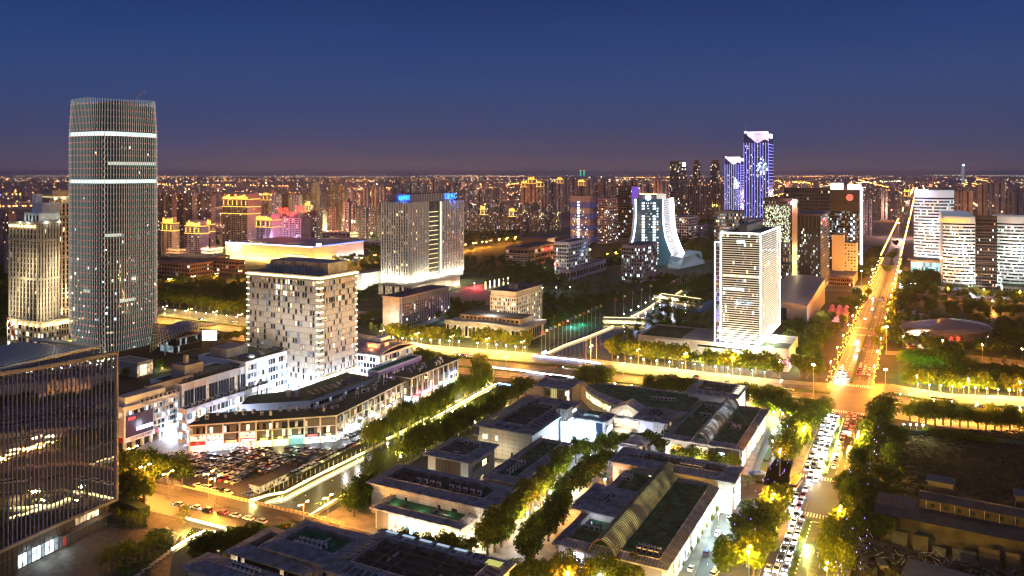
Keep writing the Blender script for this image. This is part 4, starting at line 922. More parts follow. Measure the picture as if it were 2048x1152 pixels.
B = corner_bld('white_lit_tower', 'glass office tower outlined in white light with horizontal bright louvres', 'office tower', 1520, 738, 468, 1442, 1557)
B.h = HC-(468-HY)*B.P[1]/F; z0 = P_.h+3
B.body(glass('white_tower_glass', (.03, .035, .035), .08, .8), ROOFD, z0=z0); nf = 24; fh = (B.h-z0)/nf
LV = mat('lit_louvre', (.55, .55, .5), .4, emit=(.97, 1, .88), es=.42, nee=False)
for j in range(nf*2):
    z = z0+(j+.5)*fh/2; inst(B.root, 'louvre', LV, ((B.x0+B.x1)/2, -.4, z), (B.w-1, .8, .28)); inst(B.root, 'louvre', LV, (B.x1+.4, B.d/2, z), (.8, B.d-1, .28))
B.panes(B.rects('f', z0, B.h, 20, nf, .94, .8, off=.05)+B.rects('s', z0, B.h, 20, nf, .94, .8, off=.05), picker((None, 88), (W_DIMC, 6), (W_COOL, 2), (W_WARM, 1), (W_DIM, 3)), 60)
inst(B.root, 'lit_floor', W_COOL, (B.x0+B.w*.32, -.1, z0+fh*11.6), (B.w*.5, .3, fh*.55)); inst(B.root, 'lit_floor', W_WARM, (B.x0+B.w*.5, -.1, z0+fh*14.5), (B.w*.9, .3, fh*.3))
lgo = MB(); lgo.box(B.x0+B.w*.42, B.x0+B.w*.62, -.95, -.85, B.h-7, B.h-4.6, W_COOL); B.part('lit_emblem', lgo)
lgo = MB(); lgo.box(B.x0+B.w*.42, B.x0+B.w*.75, -.95, -.85, B.h-8, B.h-4, W_COOL); lgo.box(B.x0+B.w*.55, B.x0+B.w*.64, -.95, -.85, B.h-17, B.h-8, W_COOL)
EW = glow('edge_light', (1, .98, .85), 6)
for (x, y) in ((B.x0, -.9), (B.x1+.5, -.5), (B.x1+.9, B.d)): inst(B.root, 'edge_light', EW, (x, y, (B.h+z0)/2), (.7, .7, B.h-z0+.5))
for z in (z0, B.h+.2): inst(B.root, 'edge_light', EW, ((B.x0+B.x1)/2, -.8, z), (B.w, .6, .7)); inst(B.root, 'edge_light', EW, (B.x1+.8, B.d/2, z), (.6, B.d, .7))
b = MB()
for i in range(4): b.box(lerp(B.x0+2, B.x1-3, i/3), lerp(B.x0+2, B.x1-3, i/3)+2, 3, 5, P_.h, z0, CONC)
b.box(B.x0+8, B.x1-8, 8, B.d-4, P_.h, z0, DARKC); B.part('column', b)
for i in range(6): lamp(B.root, (lerp(B.x0, B.x1, (i+.5)/6), -4, z0-1.5), (1, .97, .76), 15000, .6)
for i in range(5): lamp(B.root, (B.x1+4.5, lerp(0, B.d, (i+.5)/5), z0-1.5), (1, .97, .76), 15000, .6)
b = MB(); b.box(B.x0+10, B.x1-10, 8, B.d-8, B.h, B.h+5, DARKC); B.part('plant_room', b)
W_ = Bld('tower_wing', 'lower dark glass wing with one lit edge, left of the white lit tower', 'office wing', G(1447, 728), 9, 9, 0); Zw = W_.P[1]
hw = HC-(484-HY)*Zw/F; w_, d_ = fit(W_.P, 1430, 1452)
b = MB(); b.box(-w_, 0, 0, 30, P_.h, hw, glass('wing_glass', (.03, .03, .06), .1), ROOFD); W_.part('wall', b)
for j in range(24): inst(W_.root, 'transom', STEEL, (-w_/2, -.1, lerp(P_.h, hw, j/24)), (w_, .2, .25))
inst(W_.root, 'edge_light', EW, (-w_, -.4, (P_.h+hw)/2), (.5, .5, hw-P_.h)); inst(W_.root, 'edge_light', EW, (-w_/2, -.4, hw), (w_, .5, .5))
rr = [(-w_*(i+.5)/4, -.1, lerp(P_.h, hw, (j+.5)/24), w_/4*.9, 2.4, 0, i, j) for i in range(4) for j in range(24)]
W_.x0 = -w_; W_.panes(rr, picker((None, 12), (W_DIMC, 3), (glow('violet_window', (.3, .25, 1), .8, False), 2)), 20)
# concert shell hall and red tent behind it
B = corner_bld('shell_hall', 'pink grey metal shell roofed hall right of the white lit tower', 'hall', 1614, 655, 600, 1520, 1650)
SHM = mat('shell_metal', (.24, .21, .22), .5, noise=.1)
b = MB(); n = 10
for i in range(n):
    x = lambda k: lerp(B.x0, B.x1, k/n); zz = lambda k, y: B.h*(.75+.3*(y))+3*math.sin(k/n*3)
    b.add([(x(i), 0, zz(i, 0)), (x(i+1), 0, zz(i+1, 0)), (x(i+1), B.d, zz(i+1, 1)), (x(i), B.d, zz(i, 1)), (x(i), 0, 0), (x(i+1), 0, 0)], [(0, 1, 2, 3), (4, 5, 1, 0)], SHM)
b.add([(B.x1, 0, 0), (B.x1, B.d, 0), (B.x1, B.d, zz(n, 1)), (B.x1, 0, zz(n, 0)), (B.x0, B.d, 0), (B.x0, B.d, zz(0, 1))], [(0, 1, 2, 3)], SHM); B.part('shell_roof', b)
B.panes([(B.x0+B.w*.3, -.2, B.h*.35, B.w*.55, B.h*.6, 0, 0, 0)], lambda r: W_DARK, 1)
for i in range(9): inst(B.root, 'roof_slot', DSTEEL, (B.x0+6+i*6, 12+(i % 3)*14, B.h*.8+10+((i % 3)*14+12)/B.d*B.h*.3-6), (.8, 8, .3)) if False else None
lamp(B.root, (B.x1+10, 8, 12), (1, .6, .5), 9000, 1); lamp(B.root, (B.x1-8, 10, B.h+22), (1, .7, .6), 6000, 1)
TN = corner_bld('red_lit_tent', 'peaked fabric tent pavilion lit red', 'tent', 1694, 646, 632, 1656, 1700)
RT = mat('tent_fabric', (.5, .2, .2), .6, emit=(1, .1, .1), es=.15)
b = MB(); n = 12
for i in range(n):
    for j in range(6):
        x = lambda a: lerp(TN.x0-1, TN.x1+1, a/n); y = lambda c: lerp(-1, TN.d+1, c/6); z = lambda a, c: TN.h+(5*abs(math.sin(a/n*math.pi*3))**.7+2)*math.sin(math.pi*min(1, max(0, c/6)))
        b.add([(x(i), y(j), z(i, j)), (x(i+1), y(j), z(i+1, j)), (x(i+1), y(j+1), z(i+1, j+1)), (x(i), y(j+1), z(i, j+1))], [(0, 1, 2, 3)], RT)
TN.part('fabric_roof', b); TN.body(LILAC, z1=TN.h-.2); lamp(TN.root, (TN.x0+6, -4, 3), (1, .2, .2), 3000, .6)
# ================================================================ 7. curved gateway tower and blocks around it
def gateway():
    Pn = G(1326, 530); Z = Pn[1]
    t = thing('gateway_tower', 'flared glass tower with two blazing white curved edges and a blue emblem', 'office tower', (Pn[0], Pn[1], 0), 0.0)
    s = Z/F; zz = lambda y: HC-(y-HY)*Z/F
    Lf = [(1271, 398), (1272, 430), (1270, 455), (1267, 475), (1262, 492), (1254, 510), (1244, 530)]
    Rt = [(1326, 398), (1326, 430), (1327, 450), (1331, 475), (1340, 500), (1350, 518), (1358, 532)]
    Rb = [(1343, 396), (1345, 425), (1346, 448), (1350, 470), (1358, 492), (1366, 508), (1374, 520)]
    X = lambda x: (x-CX)/F*Z-Pn[0]
    GG = glass('teal_tower_glass', (.02, .05, .07), .1, .8, .08, (.2, .6, .8)); b = MB()
    n = len(Lf); DD = 26
    for i in range(n-1):
        a, c = Lf[i], Lf[i+1]; p, q = Rt[i], Rt[i+1]
        b.add([(X(a[0]), 0, zz(a[1])), (X(p[0]), 0, zz(p[1])), (X(q[0]), 0, zz(q[1])), (X(c[0]), 0, zz(c[1]))], [(3, 2, 1, 0)], GG)
        b.add([(X(a[0]), 0, zz(a[1])), (X(c[0]), 0, zz(c[1])), (X(c[0]), DD, zz(c[1])), (X(a[0]), DD, zz(a[1]))], [(0, 1, 2, 3)], GG)
    b.add([(X(1271), 0, zz(398)), (X(1326), 0, zz(398)), (X(1326), DD, zz(398)), (X(1271), DD, zz(398))], [(0, 1, 2, 3)], ROOFD)
    b.build('glass_wall', t)
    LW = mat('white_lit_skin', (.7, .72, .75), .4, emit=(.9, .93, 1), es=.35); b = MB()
    for i in range(n-1):
        p, q = Rt[i], Rt[i+1]; u, v = Rb[i], Rb[i+1]; K = 7
        for k in range(K):
            f0, f1 = k/K, (k+.82)/K
            A0 = [lerp(X(p[0]), X(q[0]), f0), 0, lerp(zz(p[1]), zz(q[1]), f0)]; A1 = [lerp(X(p[0]), X(q[0]), f1), 0, lerp(zz(p[1]), zz(q[1]), f1)]
            sc = 1+DD/Z; B0 = [(lerp(X(u[0]), X(v[0]), f0)+Pn[0])*sc-Pn[0], DD, HC-(HC-lerp(zz(u[1]), zz(v[1]), f0))*sc]; B1_ = [(lerp(X(u[0]), X(v[0]), f1)+Pn[0])*sc-Pn[0], DD, HC-(HC-lerp(zz(u[1]), zz(v[1]), f1))*sc]
            b.add([tuple(A0), tuple(B0), tuple(B1_), tuple(A1)], [(3, 2, 1, 0)], LW)
    b.build('side_skin', t)
    e1 = MB(); e2 = MB(); EB = glow('blue_white_edge', (.55, .65, 1), 7); EWH = glow('blazing_edge', (.95, .97, 1), 7)
    for i in range(n-1):
        for cur, mm, w_, yy in ((Lf, EB, 1.6, -.3), (Rt, EB, 1.6, -.3)): e1.seg((X(cur[i][0]), yy, zz(cur[i][1])), (X(cur[i+1][0]), yy, zz(cur[i+1][1])), w_, mm)
        sc = 1+DD/Z
        g = lambda c: ((X(c[0])+Pn[0])*sc-Pn[0], DD-.5, HC-(HC-zz(c[1]))*sc); e2.seg(g(Rb[i]), g(Rb[i+1]), 5.0, EWH)
    e1.build('edge_light', t); e2.build('blazing_edge', t)
    # front grid, lit columns of windows
    rows = 22; b = MB()
    for j in range(rows):
        z = zz(lerp(404, 520, j/rows)); 
        inst(t, 'floor_band', DSTEEL, ((X(1275)+X(1322))/2, -.2, z), (X(1322)-X(1275), .3, .7))
        if j not in (3, 4): inst(t, 'window', W_COOL, (X(1286.5), -.3, z-1.8), (4.2, .3, 2.4)); inst(t, 'window', W_COOL, (X(1308.5), -.3, z-1.8), (4.2, .3, 2.4))
        if R() < .75: inst(t, 'window', W_COOL, (X(1315), -.3, z-1.8), (2, .3, 2.0))
        for k in range(5):
            if R() < .35: inst(t, 'window', random.choice((W_DIMC, W_COOL, W_DIM)), (X(U(1290, 1305)), -.3, z-1.8), (1.2, .3, 1.6))
    b = MB(); b.box(X(1280), X(1313), -.6, DD*.8, zz(398), zz(388), GREYB, ROOFD); b.box(X(1279.5), X(1313.5), -1, -.7, zz(388.8), zz(387.5), STRIPW); b.box(X(1313.5), X(1333), 4, DD, zz(398), zz(388), mat('lit_cream_box', (.7, .68, .6), .5, emit=(1, .93, .8), es=.5)); b.build('roof_house', t)
    b = MB(); b.ball((X(1296), -1.6, zz(395)), 4.2, glow('blue_emblem', (.35, .5, 1), 8), 12); b.build('emblem', t)
    lamp(t, (X(1350), -14, 40), (.85, .9, 1), 30000, 1)
    # slanted glass hall at its foot
    P = corner_bld('slanted_glass_hall', 'low slanted glass hall at the foot of the flared tower', 'hall', 1362, 537, 515, 1335, 1402)
    b = MB(); x0, x1, d, h = P.x0, P.x1, P.d, P.h
    b.add([(x0, 0, 0), (x1, -6, 0), (x1, 14, h*.9), (x0, 14, h), (x0, d, h), (x1, d, h*.9), (x1+14, d*.7, 0)], [(0, 1, 2, 3), (3, 2, 5, 4), (1, 6, 5, 2)], glass('pale_hall_glass', (.10, .13, .15), .2, .7, .12, (.5, .7, .8))); P.part('glass_wall', b)
    P.panes([(U(x0, x1), U(2, 8), U(2, h*.5), 3, 1.2, 0, 0, 0) for i in range(12)], lambda r: W_DIMC, 12)
gateway()
def office(name, label, px, by, ty, xl, xr, wallm, nf, nx, ny, pick, lim=60, side=1, fins=None, cat='office block', fw=.7, fh=.6, zb=2, zt=2, par=None):
    B = corner_bld(name, label, cat, px, by, ty, xl, xr, side); B.body(wallm, ROOFD)
    r = (B.rects('f', zb, B.h-zt, nx, nf, fw, fh) if nx else [])+(B.rects('s', zb, B.h-zt, ny, nf, fw, fh) if ny else [])
    r.sort(key=lambda q: -q[2]); B.panes(r, pick, lim); B.parapet(par or wallm, .5, 1.0)
    if fins: finface(B, 'f', nx, fins, 1, B.h, .5, .7); finface(B, 's', ny, fins, 1, B.h, .5, .7)
    return B
office('finned_block', 'nine storey white finned block at the park edge, left one', 1137, 560, 486, 1109, 1179, WHITE, 9, 8, 10, OFFICE, 100)
office('finned_block', 'nine storey finned block with one lit floor below the flared tower', 1283, 566, 493, 1244, 1314, LILAC, 9, 12, 10, picker((W_DARK, 70), (W_DIMC, 12), (W_COOL, 8)), 100, fins=CONC)
office('low_annex', 'low white annex among the trees behind the finned block', 1140, 562, 540, 1120, 1212, LILAC, 1, 3, 12, OFFICE, 10)
office('low_annex', 'low pale annex right of the finned block below the flared tower', 1312, 562, 548, 1300, 1334, LILAC, 1, 2, 6, OFFICE, 8)
B = office('theatre_block', 'long low brown block with red lit sign in the wooded park', 1056, 534, 497, 1011, 1118, BROWN, 3, 6, 10, picker((W_DARK, 9), (W_DIM, 2)), 20)
for j in range(6): inst(B.root, 'band', CONC, ((B.x0+B.x1)/2, -.3, 2+j*3.2), (B.w, .4, 1.2))
text(B.root, '文化艺术中心', (B.x1+.5, B.d*.6, B.h-6), 4, SIGNR, 'r', .2)
B = office('long_hall', 'long hall with striped coloured front and grey flat roof', 1094, 508, 478, 1045, 1196, BROWN, 1, 0, 0, OFFICE, 0)
cols = [(.4, .25, .12), (.35, .3, .2), (.2, .14, .12), (.3, .3, .22), (.45, .36, .25)]
for i in range(24): inst(B.root, 'panel', mat('hall_panel_%s' % 'abcde'[i % 5], cols[i % 5], .6, emit=cols[i % 5], es=.35, nee=False), (B.x1+.2, lerp(2, B.d-2, (i+.5)/24), B.h*.45), (.4, (B.d-4)/24*.85, B.h*.7))
b = MB(); b.box(B.x0-3, B.x1+3, -3, B.d+3, B.h, B.h+1, mat('grey_blue_roof', (.12, .13, .18), .6)); B.part('roof', b); lamp(B.root, (B.x1+12, B.d*.6, 12), (1, .7, .4), 30000, 1)
B = corner_bld('striped_tower', 'tower with alternating blue and grey bands and a column of lit windows', 'office tower', 1180, 488, 392, 1141, 1194)
B.body(mat('grey_band', (.34, .31, .36), .6), ROOFD)
for j in range(4):
    z = B.h*(.1+.235*j); inst(B.root, 'blue_band', mat('blue_band', (.05, .06, .20), .4, emit=(.1, .12, .45), es=.15, nee=False), ((B.x0+B.x1)/2, -.2, z), (B.w, .4, B.h*.115)); inst(B.root, 'blue_band', MATS['blue_band'], (B.x1+.2, B.d/2, z), (.4, B.d, B.h*.115))
for j in range(14): inst(B.root, 'window', W_COOL, (B.x0+B.w*.42, -.5, 10+j*(B.h-22)/13), (4.5, .4, 3.2))
B.panes([(U(B.x0+3, B.x1-3), -.5, U(10, B.h*.7), 1.2, 1.8, 0, 0, 0) for i in range(60)], picker((W_WARM, 2), (W_ORG, 2), (W_COOL, 1)), 20)
office('pink_block', 'pinkish residential slab behind the striped tower', 1212, 488, 398, 1194, 1236, LILAC, 26, 6, 12, NIGHT, 60)
B = office('purple_top_block', 'dark office slab with a purple lit corner strip', 1262, 478, 373, 1233, 1282, DARKC, 20, 8, 8, OFFICE, 60)
inst(B.root, 'purple_strip', mat('purple_glow', (.1, .05, .3), .5, emit=(.25, .1, .9), es=.5), (B.x1+.3, B.d*.4, B.h-18), (.5, B.d*.7, 34))
B = office('slim_dark_tower', 'slim dark blue tower with small white sign at its top, on the skyline', 1358, 452, 322, 1340, 1374, GREYB, 30, 8, 8, picker((W_DARK, 88), (W_WARM, 4), (W_DIM, 7), (W_COOL, 2)), 80)
inst(B.root, 'lit_sign', SIGNW, (B.x1+.5, B.d*.6, B.h-8), (.5, B.d*.4, 10))
office('white_terraced_block', 'white mid rise block with terraces behind the flared tower', 1382, 478, 435, 1345, 1396, WHITE, 7, 8, 6, NIGHT, 30)
office('white_terraced_block', 'small white block with rooftop fins, right of the terraced one', 1402, 474, 452, 1388, 1415, LILAC, 4, 4, 5, NIGHT, 10)
for k, (x0, x1, c, yt) in enumerate(((1386, 1401, 1394, 319), (1421, 1439, 1431, 319))):
    B = office('stepped_residential_tower', ('left' if k == 0 else 'right')+' one of two slim stepped residential towers on the skyline', c, 432, yt+8, x0, x1, BROWN, 32, 4, 4, picker((W_DARK, 85), (W_DIM, 8), (W_WARM, 5)), 20, cat='residential tower')
    b = MB(); b.box(B.x0+3, B.x1-3, 3, B.d-3, B.h, B.h+12, BROWN); B.part('crown', b)
# purple towers
VI = glow('violet_light_line', (.33, .32, 1), 1.5, False); VW = glow('pink_white_light', (.95, .75, 1), 1.3)
def purple(label, px, by, ty, xl, xr, nl, crown):
    B = corner_bld('purple_lit_tower', label, 'skyscraper', px, by, ty, xl, xr); h = B.h
    B.body(glass('purple_tower_glass', (.03, .03, .09), .12, .8, .05, (.10, .1, .5)), ROOFD)
    for i in range(nl+1): inst(B.root, 'light_line', VI, (lerp(B.x0, B.x1, i/nl), -.6, h/2-crown/2), (.65, .6, h-crown))
    n2 = 34
    for j in range(n2): inst(B.root, 'light_line', VI, (B.x1+.5, B.d/2, (h-crown)*(j+.5)/n2), (.5, B.d, .8))
    # crown of draped light strings
    b = MB(); m_ = 15
    b.box(B.x0+.3, B.x1-.3, -1.1, -.4, h-3.2, h-.3, VW)
    for j in range(9):
        for i in range(m_*3):
            t = i/(m_*3-1); z = h-1-crown*.9*(j+1)/9*(abs(t-.0)**.35)*(1-.25*math.sin(t*9)) if t > .12 else h
            if z > h-crown and t > .1*(j/4): b.rbox(lerp(B.x0, B.x1, t), -.9, z, .9, .5, 1.1, 0, VW)
    B.part('crown_light', b, 'stuff')
    inst(B.root, 'lit_sign', SIGNW, (B.x1+.9, B.d*.45, h-crown*.4), (.5, B.d*.5, crown*.35))
    B.panes(B.rects('f', 6, h-crown, 22, 48, .5, .55), picker((None, 78), (W_DIMC, 7), (W_COOL, 4), (W_WARM, 3), (W_DIM, 3), (W_BLUE, 6)), 60)
    rr = [(random.gauss(B.x0+B.w*.75, B.w*.1), -.4, random.gauss(h*.70, h*.03), 2, 3, 0, 0, 0) for i in range(60)]
    B.panes([r for r in rr if r[0] < B.x1-1], picker((W_COOL, 1), (W_DIMC, 1)), 30)
    return B
B = purple('tallest tower on the skyline, glass with violet light lines and lit crown', 1537, 506, 262, 1488, 1546, 9, 19)
b = MB(); b.seg((B.x0+2, 2, B.h), (B.x0+2, 2, B.h+16), .6, STEEL); B.part('antenna', b)
purple('shorter violet lit tower with draped crown lights, left of the tallest', 1481, 500, 313, 1450, 1490, 7, 13)
B = office('tower_base_block', 'glass block with lit windows below the shorter violet tower', 1480, 510, 424, 1428, 1492, GREYB, 12, 14, 5, picker((W_DARK, 60), (W_WARM, 8), (W_DIM, 10), (W_DIMC, 12)), 60)
B = office('tower_base_block', 'pale podium with gold band at the foot of the tallest tower', 1548, 512, 440, 1484, 1556, LILAC, 9, 10, 3, picker((W_DARK, 50), (W_DIM, 10), (W_DIMC, 12)), 40)
# dark block with dotted lit facade and red lamp fin
B = office('dotted_light_block', 'dark topped glass block whose facade sparkles with small green white lights', 1584, 592, 398, 1526, 1596, DARKC, 26, 20, 5, picker((W_DARK, 62), (W_DIMC, 16), (W_COOL, 8), (W_DIM, 6)), 80)
B.panes([(U(B.x0+2, B.x1-2), -.3, U(B.h*.55, B.h*.92), .7, 1.3, 0, 0, 0) for i in range(420)], picker((glow('green_white_dot', (.75, .9, .55), 1.4, False), 3), (W_DIM, 1)), 0, 'dot_light')
inst(B.root, 'louvre_pier', BEIGE, (B.x1+3, -1, B.h/2), (5, 3, B.h)); inst(B.root, 'red_beacon', glow('red_beacon', (1, .3, .3), 8), (B.x1+1, -3, B.h-4), (3.4, 2, 4)); lamp(B.root, (B.x1+1, -8, B.h-4), (1, .4, .4), 9000, 1)
for i in range(4): lamp(B.root, (B.x1+3, -7, 8+i*14), (1, .8, .4), 3500, .6)
B = corner_bld('orange_crowned_tower', 'dark glass tower with an orange lit crown, right of the beacon block', 'office tower', 1641, 590, 432, 1594, 1657)
B.body(glass('blue_black_glass', (.02, .025, .04), .08), ROOFD); B.panes(B.rects('f', 2, B.h-14, 16, 24, .9, .8)+B.rects('s', 2, B.h-3, 6, 24, .9, .55), picker((None, 75), (W_DIMC, 9), (W_BLUE, 8), (W_COOL, 2), (W_WARM, 2)), 80)
for j in range(24): inst(B.root, 'floor_fin', BEIGE, (B.x1+.7, B.d/2, 4+j*(B.h-10)/24), (1.6, B.d, .6))
for i in range(17): inst(B.root, 'mullion', DSTEEL, (lerp(B.x0, B.x1, i/16), -.2, B.h/2-6), (.2, .3, B.h-12))
b = MB(); b.box(B.x0+1, B.x1-1, .2, .6, B.h-13, B.h-1, glow('orange_crown', (1, .55, .15), 2.2)); B.part('crown_light', b)
for i in range(7): inst(B.root, 'crown_post', DARKC, (lerp(B.x0, B.x1, i/6), -.3, B.h-7), (.8, .6, 12))
inst(B.root, 'red_sign', SIGNR, (B.x1+1.6, B.d*.5, B.h-9), (.4, 5, 8)); b = MB(); b.box(B.x0-1, B.x1+2, -1, B.d, B.h, B.h+2, DARKC); B.part('roof', b)
B = office('dark_wide_block', 'wide dark unlit glass block behind the orange crowned tower', 1660, 520, 378, 1568, 1665, DARKC, 20, 20, 2, picker((W_DARK, 95), (W_DIM, 4), (W_WARM, 3)), 40)
B = corner_bld('white_edged_tower', 'dark office tower with a blazing white side and red emblem', 'office tower', 1720, 545, 380, 1660, 1750)
B.body(DARKC, ROOFD); B.panes(B.rects('f', 3, B.h-28, 18, 24, .75, .6), picker((W_DARK, 60), (W_DIMC, 25), (W_DIM, 3), (W_COOL, 5)), 80)
for i in range(9): inst(B.root, 'lit_fin', glow('white_lit_fin', (.9, .92, 1), 2.6), (B.x1+.8, lerp(.5, B.d-.5, i/8), B.h/2+2), (1.4, B.d/8*.55, B.h+3))
b = MB(); b.cyl(0, 0, 0, .6, 4.5, glow('red_disc', (1, .15, .1), 1.2), 16); o = B.part('red_emblem', b); o.location = (B.x0+B.w*.66, -.4, B.h-10); o.rotation_euler = (math.pi/2, 0, 0)
b = MB(); b.box(B.x0, B.x0+B.w*.42, 8, 14, B.h, B.h+9, glow('cream_lit_screen', (1, .93, .8), 1.8)); b.box(B.x0+B.w*.55, B.x1, 20, 24, B.h, B.h+7, MATS['white_lit_fin']); B.part('lit_crown', b)
for j in range(18): inst(B.root, 'window', W_COOL, (B.x0+B.w*(.72+.08*(j % 2)), -.2, 10+j*(B.h-40)/18), (2, .3, 3))
B = corner_bld('yellow_lit_block', 'stepped stone block floodlit bright yellow beside the avenue', 'building', 1687, 560, 470, 1664, 1690)
B.body(mat('cream_stone', (.62, .56, .40), .7), ROOFD)
b = MB(); b.box(B.x1, B.x1+14, 8, 34, 0, B.h*.82, MATS['cream_stone'], ROOFD); B.part('side_wing', b)
B.panes([(B.x1+14*(i+.5)/4, 7.8, B.h*.8*(j+.5)/12, 1.8, 1.4, 0, i, j) for i in range(4) for j in range(12)], picker((W_DIM, 1), (W_DARK, 1)), 40)
for q in ((B.x0+3, -6), (B.x0+9, -6), (B.x1+2, -2), (B.x1+9, 1)): lamp(B.root, (q[0], q[1], 2), (1, .82, .35), 42000, .8)
P_ = corner_bld('brick_podium', 'low brick podium with green lit corner under the yellow block', 'podium', 1706, 575, 556, 1648, 1716); P_.body(BROWN, PAVE); lamp(P_.root, (P_.x1+4, 6, 4), (.2, 1, .4), 9000, .6)
P_.panes(P_.rects('f', 1, P_.h-1, 14, 2, .7, .5), NIGHT, 20)
# ================================================================ 8. right of the avenue (side=-1: near corner is the left one)
def banded(name, label, px, by, ty, xl, xr, nf, bandm, glassm, pick, curve=0):
    B = corner_bld(name, label, 'office tower', px, by, ty, xl, xr, -1); h = B.h; K = 14
    yc = lambda t: -curve*math.sin(math.pi*t)
    def shell(nm, z0, z1, m, off=0, kind=None):
        b = MB()
        for k in range(K):
            x0, x1 = lerp(B.x0, B.x1, k/K), lerp(B.x0, B.x1, (k+1)/K); y0, y1 = yc(k/K)-off, yc((k+1)/K)-off
            b.add([(x0, y0, z0), (x1, y1, z0), (x1, y1, z1), (x0, y0, z1), (x0, B.d, z0), (x1, B.d, z0), (x1, B.d, z1), (x0, B.d, z1)], [(0, 1, 2, 3), (3, 2, 6, 7), (1, 0, 4, 5)], m)
            if k == 0: b.add([(x0-off, y0, z0), (x0-off, B.d, z0), (x0-off, B.d, z1), (x0-off, y0, z1)], [(0, 3, 2, 1)], m)
        return b.build(nm, B.root, kind)
    shell('glass_wall', 0, h, glassm)
    for j in range(nf): z = h*.04+(h*.86)*(j+.5)/nf; shell('floor_band', z, z+h*.86/nf*.5, bandm, .9)
    shell('parapet', h*.92, h+1, bandm, .9)
    rr = [(lerp(B.x0, B.x1, (k+.5)/26), yc((k+.5)/26)-.1, h*.04+(h*.86)*(j+.25)/nf, B.w/26*.9, h*.86/nf*.45, 0, k, j) for k in range(26) for j in range(nf)]
    B.panes(rr, pick, 40); return B
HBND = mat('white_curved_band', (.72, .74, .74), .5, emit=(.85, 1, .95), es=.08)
H1_ = banded('banded_tower', 'curved white banded tower with yellow sign, left one of the pair', 1886, 580, 434, 1880, 1950, 19, HBND, MATS['window_dark_glass'], picker((None, 20), (W_DIMC, 6), (W_COOL, 2), (W_ORG, 1)), 5)
text(H1_.root, 'HARMONY', (H1_.x0+H1_.w*.36, -7.5, H1_.h*.955), 6.2, glow('yellow_letters', (1, .6, .02), 1.6), 'f', .3)
H2_ = banded('banded_tower', 'curved white banded tower at the right edge, right one of the pair', 1994, 580, 434, 1988, 2064, 19, HBND, MATS['window_dark_glass'], picker((None, 20), (W_DIMC, 7), (W_COOL, 2)), 6)
for BB in (H1_, H2_):
    for i in range(5): lamp(BB.root, (lerp(BB.x0, BB.x1, (i+.5)/5), -13, 7), (.85, 1, .93), 30000, .8); lamp(BB.root, (lerp(BB.x0, BB.x1, (i+.5)/5), -22, 45), (.88, 1, .95), 9000, 1)
    P_ = corner_bld('banded_podium', 'grass topped curved podium under the '+('left' if BB is H1_ else 'right')+' white banded tower', 'podium', 1868 if BB is H1_ else 2006, 588, 572, 1860 if BB is H1_ else 1998, 1938 if BB is H1_ else 2090, -1); P_.body(CONC, LAWN)
    P_.panes(P_.rects('f', .5, P_.h-1, 14, 1, .8, .6), picker((W_DARK, 1)), 14)
    if BB is H1_: text(P_.root, '苏州工业园区', ((P_.x0+P_.x1)/2, -.3, P_.h-2.5), 3, glow('blue_letters', (.3, .45, 1), 1.5), 'f', .1)
B = office('dark_core', 'dark glass block between the two white banded towers', 1951, 582, 434, 1949, 1994, DARKC, 22, 14, 2, picker((W_DARK, 92), (W_ORG, 2), (W_COOL, 3)), 60, -1)
for j in range(11): inst(B.root, 'floor_line', BROWN, ((B.x0+B.x1)/2, -.4, 6+j*(B.h-10)/11), (B.w, .4, .5))
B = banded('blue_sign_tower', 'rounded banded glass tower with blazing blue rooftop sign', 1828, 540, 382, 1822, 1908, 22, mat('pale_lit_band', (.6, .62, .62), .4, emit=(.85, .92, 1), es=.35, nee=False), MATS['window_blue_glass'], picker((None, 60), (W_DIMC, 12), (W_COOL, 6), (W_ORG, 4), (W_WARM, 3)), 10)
inst(B.root, 'lit_sign', glow('blue_white_sign', (.35, .5, 1), 14), (B.x0+B.w*.2, -11, B.h-1), (B.w*.3, 1, 6)); lamp(B.root, (B.x0+B.w*.2, -16, B.h+4), (.2, .35, 1), 20000, 1)
for i in range(4): lamp(B.root, (lerp(B.x0, B.x1, (i+.5)/4), -18, 20+(i % 2)*40), (.9, .95, 1), 12000, 1)
B = office('glass_pavilion', 'low bright turquoise glass pavilion beside the avenue', 1822, 552, 520, 1816, 1880, STEEL, 3, 14, 3, picker((W_COOL, 2), (W_DIMC, 2), (glow('turquoise_glass', (.3, .85, .9), 1.2, False), 3)), 42, -1, cat='pavilion', fw=.9, fh=.8)
b = MB(); b.box(B.x0-4, B.x1+4, -5, B.d, B.h, B.h+1.2, CONC, ROOFD); B.part('roof', b); lamp(B.root, (B.x0+14, -8, 4), (.6, .95, 1), 12000, 1)
BBd = thing('led_billboard', 'white glowing billboard beside the next junction of the avenue', 'billboard', (*G(1816, 582), 0), 0)
b = MB(); b.box(-9, 9, 0, .6, 2.5, 8.5, SIGNW); b.build('screen', BBd); b = MB(); b.box(-9.4, 9.4, .6, 1, 0, 9, DSTEEL); b.build('frame', BBd)
